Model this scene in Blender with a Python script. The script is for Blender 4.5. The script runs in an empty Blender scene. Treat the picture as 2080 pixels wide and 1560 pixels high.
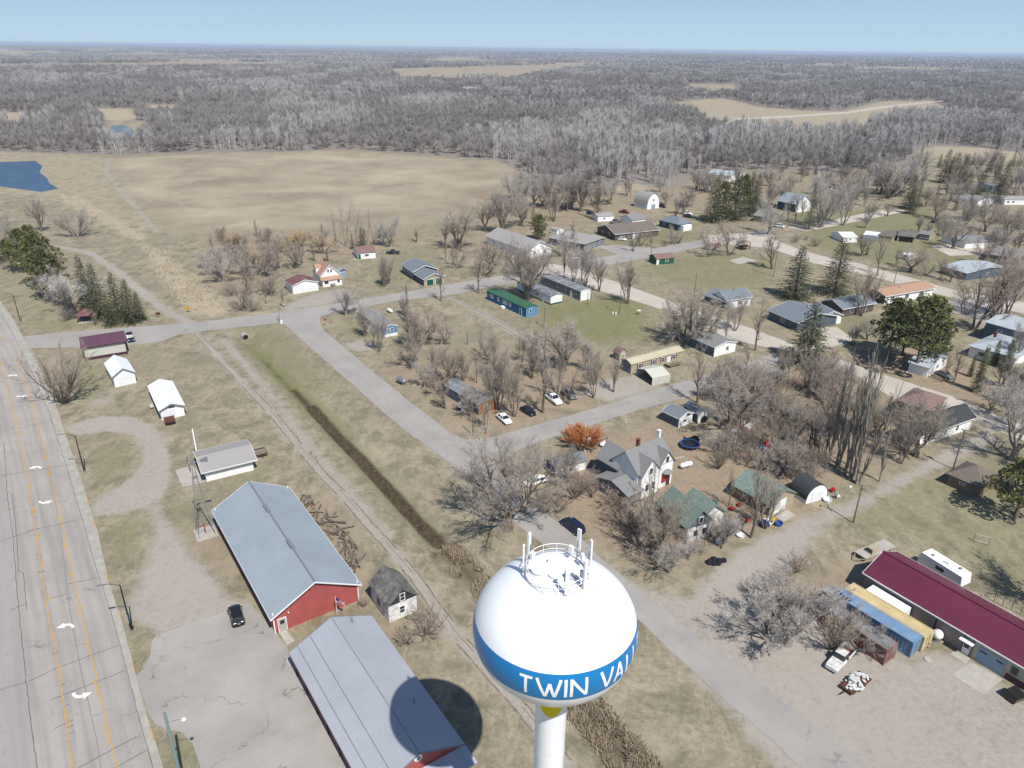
import bpy, math, random
import numpy as np
from mathutils import Vector, Matrix
R = math.radians
SC = bpy.context.scene
COL = SC.collection
# ------------------------------------------------------------------ camera, world, sun
CW, CH, CF = 2080., 1560., 1500.          # the photograph's frame and focal length in its pixels
CAMH = 76.0
PITCH = math.atan(682. / CF); ROLL = R(0.69)
_f = np.array([0, math.cos(PITCH), -math.sin(PITCH)]); _r = np.array([1., 0, 0]); _u = np.cross(_r, _f)
CR = _r * math.cos(ROLL) + _u * math.sin(ROLL); CU = -_r * math.sin(ROLL) + _u * math.cos(ROLL); CFW = _f
cam = bpy.data.cameras.new('camera'); camo = bpy.data.objects.new('camera', cam); COL.objects.link(camo)
m = Matrix(((CR[0], CU[0], -CFW[0], 0), (CR[1], CU[1], -CFW[1], 0), (CR[2], CU[2], -CFW[2], CAMH), (0, 0, 0, 1)))
camo.matrix_world = m
cam.sensor_fit = 'HORIZONTAL'; cam.sensor_width = 36; cam.lens = CF / CW * 36
cam.clip_start = 0.5; cam.clip_end = 90000
SC.camera = camo
SUN_EL, SUN_AZ = 54.3, 151.0              # azimuth clockwise from +Y
w = bpy.data.worlds.new("World"); SC.world = w; w.use_nodes = True
nt = w.node_tree; bg = nt.nodes['Background']
sky = nt.nodes.new('ShaderNodeTexSky'); sky.sky_type = 'NISHITA'; sky.sun_disc = False
sky.sun_elevation = R(SUN_EL); sky.sun_rotation = R(SUN_AZ)
sky.altitude = 300; sky.air_density = 1.0; sky.dust_density = 0.15; sky.ozone_density = 2.5
# low down the air is thick: a clear light blue, as over open country in spring
tg = nt.nodes.new('ShaderNodeTexCoord'); sx = nt.nodes.new('ShaderNodeSeparateXYZ'); nt.links.new(tg.outputs['Generated'], sx.inputs[0])
rp = nt.nodes.new('ShaderNodeValToRGB'); rp.color_ramp.elements[0].position = 0.0; rp.color_ramp.elements[0].color = (.49, .655, .77, 1); rp.color_ramp.elements[1].position = .09; rp.color_ramp.elements[1].color = (.30, .51, .67, 1)
mk_ = nt.nodes.new('ShaderNodeMapRange'); mk_.inputs[1].default_value = .10; mk_.inputs[2].default_value = .40; mk_.interpolation_type = 'SMOOTHSTEP'
vs_ = nt.nodes.new('ShaderNodeVectorMath'); vs_.operation = 'SCALE'; vs_.inputs['Scale'].default_value = 1 / .088 / 1.30
mw = nt.nodes.new('ShaderNodeMix'); mw.data_type = 'RGBA'
nt.links.new(sx.outputs[2], rp.inputs[0]); nt.links.new(sx.outputs[2], mk_.inputs[0]); nt.links.new(rp.outputs[0], vs_.inputs[0]); nt.links.new(vs_.outputs[0], mw.inputs[6]); nt.links.new(sky.outputs[0], mw.inputs[7]); nt.links.new(mk_.outputs[0], mw.inputs[0])
nt.links.new(mw.outputs[2], bg.inputs[0]); bg.inputs[1].default_value = 0.088
sl = bpy.data.lights.new('sun', 'SUN'); sl.energy = 4.2; sl.angle = R(0.53); sl.color = (1.0, 0.955, 0.885)
so = bpy.data.objects.new('sun', sl); COL.objects.link(so)
sd = Vector((math.sin(R(SUN_AZ)) * math.cos(R(SUN_EL)), math.cos(R(SUN_AZ)) * math.cos(R(SUN_EL)), math.sin(R(SUN_EL))))
so.rotation_euler = (-sd).to_track_quat('-Z', 'Y').to_euler(); so.location = (60, -120, 160)
SC.view_settings.view_transform = 'Standard'; SC.view_settings.look = 'None'; SC.view_settings.exposure = 0.46
SC.cycles.max_bounces = 5; SC.cycles.diffuse_bounces = 2; SC.cycles.glossy_bounces = 2
SC.cycles.transparent_max_bounces = 8; SC.cycles.volume_bounces = 0

# ------------------------------------------------------------------ geometry of the view: a pixel of the photo -> its place on the ground
def G(px, py, z=0.):
    d = CR * (px - CW / 2) / CF - CU * (py - CH / 2) / CF + CFW
    t = (z - CAMH) / d[2]
    return Vector((d[0] * t, d[1] * t, z))
def PX(p):
    v = np.array([p[0], p[1], p[2] - CAMH]); z = v @ CFW
    return CW / 2 + CF * (v @ CR) / z, CH / 2 - CF * (v @ CU) / z
def height_at(bx, by, ty):                # how tall a thing is that stands at (bx,by) and reaches up to row ty
    b = G(bx, by); lo, hi = 0.1, 45.
    for _ in range(30):
        mid = (lo + hi) / 2
        if PX((b[0], b[1], mid))[1] > ty: lo = mid
        else: hi = mid
    return lo
def zz(ox, oy, s): return lambda x, y: (ox + x / s, oy + y / s)

# ------------------------------------------------------------------ materials
def lin(c): return tuple((v / 255 / 12.92) if v <= 10 else ((v / 255 + .055) / 1.055) ** 2.4 for v in c)
def AL(r, g, b, k=1.64): return tuple(min(.86, v / k) for v in lin((r, g, b)))   # the albedo that shows as this colour in the sun
MATS = {}
def mat(name, col, rough=.8, var=.12, scale=1.5, metal=0., bump=0., lines=None, spec=.3, col2=None, rnd=0., emit=None):
    if name in MATS: return MATS[name]
    m = bpy.data.materials.new(name); m.use_nodes = True; n = m.node_tree.nodes; l = m.node_tree.links
    b = n['Principled BSDF']; b.inputs['Roughness'].default_value = rough; b.inputs['Metallic'].default_value = metal
    b.inputs['Specular IOR Level'].default_value = spec
    tc = n.new('ShaderNodeTexCoord'); no = n.new('ShaderNodeTexNoise'); no.inputs['Scale'].default_value = scale
    no.inputs['Detail'].default_value = 5; no.inputs['Roughness'].default_value = .65
    l.new(tc.outputs['Object'], no.inputs['Vector'])
    mx = n.new('ShaderNodeMix'); mx.data_type = 'RGBA'
    c2 = col2 or tuple(max(0, c * (1 - 2.2 * var)) for c in col); c1 = tuple(min(.9, c * (1 + var)) for c in col) if not col2 else col
    mx.inputs[6].default_value = (*c2, 1); mx.inputs[7].default_value = (*c1, 1)
    mr = n.new('ShaderNodeMapRange'); mr.inputs[1].default_value = .3; mr.inputs[2].default_value = .68
    l.new(no.outputs[0], mr.inputs[0]); l.new(mr.outputs[0], mx.inputs[0])
    out = mx.outputs[2]
    if rnd:
        oi = n.new('ShaderNodeObjectInfo'); m2 = n.new('ShaderNodeMapRange'); m2.inputs[3].default_value = 1 - rnd; m2.inputs[4].default_value = 1 + rnd
        l.new(oi.outputs['Random'], m2.inputs[0])
        h = n.new('ShaderNodeHueSaturation'); l.new(m2.outputs[0], h.inputs['Value']); l.new(out, h.inputs['Color'])
        m3 = n.new('ShaderNodeMapRange'); m3.inputs[3].default_value = .9; m3.inputs[4].default_value = 1.15
        fr = n.new('ShaderNodeMath'); fr.operation = 'FRACT'; mu = n.new('ShaderNodeMath'); mu.operation = 'MULTIPLY'; mu.inputs[1].default_value = 7.3
        l.new(oi.outputs['Random'], mu.inputs[0]); l.new(mu.outputs[0], fr.inputs[0]); l.new(fr.outputs[0], m3.inputs[0]); l.new(m3.outputs[0], h.inputs['Saturation'])
        out = h.outputs[0]
    if lines:                               # (axis, period, darkness, bump)
        ax, per, dk, bp = lines
        sp = n.new('ShaderNodeSeparateXYZ'); l.new(tc.outputs['Object'], sp.inputs[0])
        a = n.new('ShaderNodeMath'); a.operation = 'MULTIPLY'; a.inputs[1].default_value = 1 / per; l.new(sp.outputs[ax], a.inputs[0])
        fr = n.new('ShaderNodeMath'); fr.operation = 'FRACT'; l.new(a.outputs[0], fr.inputs[0])
        cr = n.new('ShaderNodeMapRange'); cr.inputs[1].default_value = .0; cr.inputs[2].default_value = .22; cr.inputs[3].default_value = 1 - dk; cr.inputs[4].default_value = 1
        l.new(fr.outputs[0], cr.inputs[0])
        mm = n.new('ShaderNodeMix'); mm.data_type = 'RGBA'; mm.blend_type = 'MULTIPLY'; mm.inputs[0].default_value = 1
        l.new(out, mm.inputs[6]); l.new(cr.outputs[0], mm.inputs[7]); out = mm.outputs[2]
        if bp:
            bn = n.new('ShaderNodeBump'); bn.inputs['Strength'].default_value = bp; bn.inputs['Distance'].default_value = .04
            l.new(cr.outputs[0], bn.inputs['Height']); l.new(bn.outputs[0], b.inputs['Normal'])
    elif bump:
        bn = n.new('ShaderNodeBump'); bn.inputs['Strength'].default_value = bump; bn.inputs['Distance'].default_value = .05
        n2 = n.new('ShaderNodeTexNoise'); n2.inputs['Scale'].default_value = scale * 6; n2.inputs['Detail'].default_value = 4
        l.new(tc.outputs['Object'], n2.inputs['Vector']); l.new(n2.outputs[0], bn.inputs['Height']); l.new(bn.outputs[0], b.inputs['Normal'])
    l.new(out, b.inputs['Base Color'])
    MATS[name] = m; return m
def M(name):
    return MATS[name]
mat('white_paint', (.78, .78, .77), .55, .05, .6)
mat('pale_roof', AL(205, 215, 222), .6, .06, .4, lines=(0, .9, .08, .2))
mat('white_siding', (.80, .80, .79), .6, .06, .5, lines=(2, .2, .18, .3))
mat('old_white_board', (.76, .75, .72), .8, .22, 1.4, lines=(2, .22, .3, .4))
mat('grey_siding', AL(150, 155, 165), .7, .08, .5, lines=(2, .2, .18, .3))
mat('blue_siding', AL(45, 120, 175), .6, .08, .5, lines=(0, .3, .15, .3))
mat('lightblue_siding', AL(120, 170, 215), .6, .08, .5, lines=(2, .25, .15, .3))
mat('slate_siding', AL(105, 118, 135), .7, .08, .5, lines=(2, .2, .18, .3))
mat('teal_siding', AL(60, 95, 110), .7, .08, .5, lines=(2, .2, .18, .3))
mat('tan_siding', AL(205, 192, 165), .7, .08, .5, lines=(2, .2, .16, .3))
mat('tan_metal', AL(170, 155, 150), .55, .07, .4, lines=(0, .3, .2, .4))
mat('cream_metal', AL(215, 208, 180), .55, .05, .4, lines=(0, .3, .15, .4))
mat('brown_siding', AL(120, 108, 100), .8, .1, .6, lines=(2, .2, .18, .3))
mat('green_siding', AL(50, 110, 80), .7, .08, .6, lines=(2, .2, .2, .3))
mat('red_siding', AL(206, 108, 104), .6, .08, .4, lines=(2, .23, .3, .4))
mat('orange_board', AL(205, 135, 75), .7, .1, .8, lines=(2, .2, .2, .3))
mat('log_siding', AL(160, 140, 120), .8, .12, .8, lines=(2, .3, .3, .4))
mat('black_gable', AL(75, 72, 70), .9, .2, 1.5, lines=(1, .25, .3, .3))
mat('white_metal_roof', (.72, .74, .76), .5, .03, .3, lines=(0, .9, .06, .2))
mat('steel_roof', AL(176, 187, 197), .45, .05, .15, lines=(0, .9, .07, .25), spec=.4)
mat('lilac_steel_roof', AL(196, 198, 207), .45, .05, .15, lines=(0, .6, .10, .35), spec=.4)
mat('shingle_light', AL(188, 184, 180), .9, .1, 6, lines=(1, .2, .08, .15))
mat('shingle_grey', AL(158, 158, 158), .9, .12, 4, lines=(1, .22, .12, .2))
mat('shingle_bluegrey', AL(140, 150, 160), .9, .12, 4, lines=(1, .22, .12, .2))
mat('shingle_green', AL(145, 165, 154), .9, .16, 2, lines=(1, .22, .12, .2))
mat('shingle_brown', AL(140, 128, 120), .9, .12, 3, lines=(1, .22, .12, .2))
mat('shingle_red', AL(158, 126, 120), .9, .12, 3, lines=(1, .22, .12, .2))
mat('shingle_orange', AL(205, 166, 138), .9, .1, 2, lines=(1, .25, .14, .2))
mat('shingle_black', AL(78, 80, 84), .9, .14, 2, lines=(1, .22, .12, .2))
mat('shingle_old', AL(140, 138, 132), .95, .3, 1.2, lines=(1, .3, .3, .35), bump=.5)
mat('plum_roof', AL(125, 85, 105), .5, .05, .3, lines=(0, .45, .12, .3))
mat('maroon_roof', AL(122, 55, 78), .45, .08, .2, lines=(0, .75, .16, .35))
mat('rust_roof', AL(150, 105, 105), .6, .22, .6, lines=(0, .7, .2, .3))
mat('green_metal_roof', AL(75, 125, 95), .5, .06, .4, lines=(0, .5, .12, .3))
mat('cream_roof', AL(222, 211, 180), .6, .06, .3, lines=(0, .8, .1, .3))
mat('patchy_roof', AL(165, 168, 175), .8, .34, .55)
mat('canvas_white', AL(228, 228, 215), .8, .04, .5)
mat('trim_white', (.74, .74, .75), .6, .03)
mat('trim_grey', AL(140, 145, 155), .6, .05)
mat('plum_trim', AL(95, 60, 75), .6, .08)
mat('glass', (.02, .025, .035), .12, .1, spec=.6)
mat('hollow_shade', (.012, .012, .014), .9, .1)  # near-black colour standing in for the shade inside hollows
mat('concrete', AL(205, 198, 188), .9, .08, .8, bump=.1)
mat('rut_soil', AL(160, 147, 128), .95, .18, .6)
mat('curb_concrete', AL(196, 191, 180), .9, .1, .6)
mat('asphalt_light', AL(182, 177, 173), .92, .07, .25)
mat('black_metal', (.015, .014, .013), .5, .1)
mat('galvanised', AL(170, 175, 180), .45, .1, 1, metal=.3)
mat('pole_green', AL(130, 150, 148), .8, .08, .6)
mat('pole_wood', AL(125, 112, 98), .9, .15, 1.2)
mat('rust', AL(120, 75, 60), .9, .25, 2)
mat('rail_wood', AL(165, 150, 132), .9, .25, 2)
mat('red_paint', AL(190, 40, 40), .5, .06)
mat('hydrant_red', AL(215, 70, 50), .5, .06)
mat('yellow_paint', AL(225, 180, 40), .6, .08)
mat('line_yellow', AL(222, 176, 105), .9, .1, 3)
mat('line_white', (.72, .72, .70), .9, .06, 3)
mat('tar', AL(128, 126, 126), .9, .15, 1)
mat('sign_orange', AL(225, 120, 80), .6, .05)
mat('sign_blue', AL(120, 185, 220), .6, .05)
mat('sign_green', AL(50, 110, 90), .6, .05)
mat('tyre', (.02, .02, .02), .85, .1)
mat('hub', AL(170, 172, 175), .4, .06, metal=.4)
mat('lamp_red', (.35, .02, .02), .35, .02)
mat('lamp_clear', (.7, .7, .68), .25, .02)
mat('car_black', (.012, .013, .016), .22, .05, spec=.6)
mat('car_navy', (.010, .016, .045), .2, .05, spec=.6)
mat('car_white', (.76, .76, .76), .3, .03, spec=.5)
mat('car_silver', AL(150, 152, 155), .3, .04, metal=.4)
mat('car_red', AL(120, 45, 45), .35, .05)
mat('junk_white', (.62, .62, .60), .6, .2, 1.2)
mat('tank_white', (.72, .72, .71), .45, .04)
mat('tank_steel', AL(175, 178, 182), .35, .06, metal=.4)
mat('tower_white', (.80, .81, .83), .33, .015, .4, spec=.5)
mat('tower_blue', AL(20, 116, 176, 1.0), .33, .02, .4, spec=.5)
mat('tower_yellow', AL(225, 200, 30, 1.), .5, .02)
mat('cont_yellow', AL(242, 218, 165), .6, .1, .5, lines=(0, .3, .3, .5))
mat('cont_blue', AL(142, 175, 212), .7, .1, .6, lines=(0, .3, .3, .5))
mat('cont_grey', AL(165, 165, 165), .7, .2, .5)
mat('cont_red', AL(172, 122, 112), .7, .16, .8, lines=(0, .5, .2, .3))
mat('door_white', (.70, .71, .72), .5, .03, lines=(2, .5, .12, .2))
mat('door_green', AL(35, 100, 85), .6, .05, lines=(2, .5, .15, .2))
mat('door_blue', AL(165, 190, 215), .5, .04, lines=(2, .6, .1, .2))
mat('door_cream', AL(205, 200, 185), .6, .04)
mat('brick_red', AL(150, 80, 65), .9, .15, 3)
mat('bark', AL(142, 128, 115), .95, .25, 2)
mat('bark_pale', AL(178, 168, 158), .95, .18, 2)
mat('twig_grey', AL(202, 190, 178), .95, .14, .4, rnd=.14)
mat('twig_pale', AL(218, 210, 202), .95, .12, .4, rnd=.12)
mat('twig_red', AL(198, 176, 164), .95, .14, .4, rnd=.14)
mat('twig_brown', AL(198, 185, 168), .95, .14, .4, rnd=.14)
mat('twig_gold', AL(238, 208, 158), .95, .12, .4, rnd=.1)
mat('twig_orange', AL(222, 145, 92), .95, .14, .4)
mat('needle_pine', (.150, .160, .062), .85, .35, .5, rnd=.2, spec=.15)
mat('needle_spruce', (.105, .118, .056), .85, .35, .6, rnd=.22, spec=.15)
mat('wood_twig', AL(190, 183, 178), .95, .16, .15, rnd=.24)
mat('wood_aspen', AL(228, 223, 218), .95, .1, .15, rnd=.14)
mat('wood_dark', AL(166, 158, 154), .95, .16, .15, rnd=.2)
mat('cattail', AL(192, 172, 145), .95, .25, 1.2)
mat('reed_tan', AL(222, 209, 184), .95, .15, .6)
mat('water_blue', (.015, .042, .11), .3, .25, .06, spec=.5, bump=.1)
mat('water_river', AL(110, 118, 128), .3, .1, .05)
mat('ditch_water', (.035, .035, .028), .35, .4, .5, spec=.3)
mat('toy_red', AL(215, 50, 50), .5); mat('toy_teal', AL(60, 165, 150), .5); mat('toy_blue', AL(70, 100, 180), .5); mat('toy_yellow', AL(235, 205, 70), .5)
mat('trampoline_blue', AL(60, 105, 170), .5)
mat('flag_red', AL(190, 50, 60), .8); mat('flag_blue', AL(60, 70, 130), .8)
mat('awning_teal', AL(110, 200, 190), .6)

# ------------------------------------------------------------------ mesh builder and scene helpers
class MB:
    def __init__(s): s.v = []; s.f = []; s.mi = []
    def add(s, vs, fs, mi=0):
        o = len(s.v); s.v += [tuple(v) for v in vs]; s.f += [tuple(i + o for i in f) for f in fs]; s.mi += [mi] * len(fs); return s
    def box(s, c, d, rz=0., mi=0, taper=1.):
        x, y, z = d[0] / 2, d[1] / 2, d[2] / 2; ca, sa = math.cos(rz), math.sin(rz); vs = []
        for k, (sx, sy) in ((-1, (1, 1)), (1, (taper, taper))):
            for a, b in ((-1, -1), (1, -1), (1, 1), (-1, 1)):
                X, Y = a * x * sx, b * y * sy
                vs.append((c[0] + X * ca - Y * sa, c[1] + X * sa + Y * ca, c[2] + k * z))
        return s.add(vs, [(3, 2, 1, 0), (4, 5, 6, 7), (0, 1, 5, 4), (1, 2, 6, 5), (2, 3, 7, 6), (3, 0, 4, 7)], mi)
    def tube(s, p, q, r0, r1=None, n=8, cap=True, mi=0):
        r1 = r0 if r1 is None else r1; p = Vector(p); q = Vector(q); d = (q - p)
        if d.length < 1e-6: return s
        d.normalize(); a = d.orthogonal().normalized(); b = d.cross(a); vs = []
        for c, r in ((p, r0), (q, r1)):
            for i in range(n):
                t = 2 * math.pi * i / n; vs.append(c + a * math.cos(t) * r + b * math.sin(t) * r)
        fs = [(i, (i + 1) % n, n + (i + 1) % n, n + i) for i in range(n)]
        if cap: fs += [tuple(range(n - 1, -1, -1)), tuple(range(n, 2 * n))]
        return s.add(vs, fs, mi)
    def lathe(s, prof, c=(0, 0, 0), n=32, mi=0, a0=0., a1=2 * math.pi, axis='z'):
        full = abs(a1 - a0 - 2 * math.pi) < 1e-6; k = n if full else n + 1; vs = []
        for r, z in prof:
            for i in range(k):
                t = a0 + (a1 - a0) * i / n; q = (r * math.cos(t), r * math.sin(t), z)
                if axis == 'x': q = (q[2], q[0], q[1])
                vs.append((c[0] + q[0], c[1] + q[1], c[2] + q[2]))
        fs = []
        for j in range(len(prof) - 1):
            for i in range(n):
                i2 = (i + 1) % k if full else i + 1
                fs.append((j * k + i, j * k + i2, (j + 1) * k + i2, (j + 1) * k + i))
        return s.add(vs, fs, mi)
    def prism(s, pts, z0, z1, mi=0):       # polygon in x,y raised from z0 to z1
        n = len(pts); ar = sum(pts[i][0] * pts[(i + 1) % n][1] - pts[(i + 1) % n][0] * pts[i][1] for i in range(n))
        if ar < 0: pts = pts[::-1]
        vs = [(p[0], p[1], z0) for p in pts] + [(p[0], p[1], z1) for p in pts]
        return s.add(vs, [tuple(range(n - 1, -1, -1)), tuple(range(n, 2 * n))] + [(i, (i + 1) % n, n + (i + 1) % n, n + i) for i in range(n)], mi)
    def sideprism(s, prof, y0, y1, mi=0, in0=None):  # polygon in x,z pushed along y; counter-clockwise in x,z
        n = len(prof); ar = sum(prof[i][0] * prof[(i + 1) % n][1] - prof[(i + 1) % n][0] * prof[i][1] for i in range(n))
        if ar < 0: prof = prof[::-1]
        vs = [(p[0], y0, p[1]) for p in prof] + [(p[0], y1, p[1]) for p in prof]
        return s.add(vs, [tuple(range(n)), tuple(range(2 * n - 1, n - 1, -1))] + [(i, n + i, n + (i + 1) % n, (i + 1) % n) for i in range(n)], mi)
    def build(s, name, mats, parent=None, smooth=False, loc=None, rz=None):
        me = bpy.data.meshes.new(name); me.from_pydata(s.v, [], s.f)
        for m_ in (mats if isinstance(mats, (list, tuple)) else [mats]): me.materials.append(MATS[m_] if isinstance(m_, str) else m_)
        if any(s.mi): me.polygons.foreach_set('material_index', s.mi)
        if smooth: me.polygons.foreach_set('use_smooth', [True] * len(me.polygons))
        me.update()
        o = bpy.data.objects.new(name, me); COL.objects.link(o)
        if parent is not None: o.parent = parent
        if loc is not None: o.location = loc
        if rz is not None: o.rotation_euler = (0, 0, rz)
        return o
def tag(o, label=None, cat=None, group=None, kind=None):
    if label: o['label'] = label
    if cat: o['category'] = cat
    if group: o['group'] = group
    if kind: o['kind'] = kind
    return o
def thing(name, label, cat, loc=(0, 0, 0), rz=0., group=None):
    o = bpy.data.objects.new(name, None); COL.objects.link(o); o.location = loc; o.rotation_euler = (0, 0, rz)
    o.empty_display_size = .5
    return tag(o, label, cat, group)

# ------------------------------------------------------------------ the ground: one sheet, its kinds of cover kept as attributes
def gp(ps): return [tuple(G(*p)[:2]) for p in ps]
def seg_dist(X, Y, pl):
    d = np.full(X.shape, 1e9)
    for (ax, ay), (bx, by) in zip(pl[:-1], pl[1:]):
        vx, vy = bx - ax, by - ay; L = vx * vx + vy * vy + 1e-9
        t = np.clip(((X - ax) * vx + (Y - ay) * vy) / L, 0, 1)
        d = np.minimum(d, np.hypot(X - ax - t * vx, Y - ay - t * vy))
    return d
def inside(X, Y, pl):
    c = np.zeros(X.shape, bool); n = len(pl)
    for i in range(n):
        x0, y0 = pl[i]; x1, y1 = pl[(i + 1) % n]
        if y0 == y1: continue
        k = ((y0 > Y) != (y1 > Y)) & (X < (x1 - x0) * (Y - y0) / (y1 - y0) + x0); c ^= k
    return c
def signed(X, Y, pl): d = seg_dist(X, Y, pl + pl[:1]); return np.where(inside(X, Y, pl), d, -d)
def vnoise(X, Y, s, seed=0):
    x = X / s; y = Y / s; xi = np.floor(x).astype(np.int64); yi = np.floor(y).astype(np.int64); fx = x - xi; fy = y - yi
    fx = fx * fx * (3 - 2 * fx); fy = fy * fy * (3 - 2 * fy)
    def h(a, b): v = np.sin((a * 127.1 + b * 311.7 + seed * 74.7) % 6283.185) * 43758.5453; return v - np.floor(v)
    return (h(xi, yi) * (1 - fx) + h(xi + 1, yi) * fx) * (1 - fy) + (h(xi, yi + 1) * (1 - fx) + h(xi + 1, yi + 1) * fx) * fy
def terrain(X, Y):
    r = np.hypot(X, Y); k = np.clip((r - 2200) / 4000, 0, 1)
    return k * (vnoise(X, Y * .6, 1700, 3) - .45) * 26 + k * (vnoise(X, Y, 520, 5) - .5) * 9
DITCH = gp([(500, 684), (545, 730), (600, 790), (650, 845), (710, 905), (765, 965), (830, 1035), (900, 1110), (985, 1190), (1080, 1300), (1180, 1425), (1260, 1520), (1320, 1590), (1420, 1700)])
POND = [(-260, 345), (-120, 330), (0, 329), (72, 327), (86, 338), (80, 350), (96, 362), (100, 372), (119, 383), (84, 390), (40, 384), (0, 379), (-140, 384), (-260, 372)]
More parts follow.
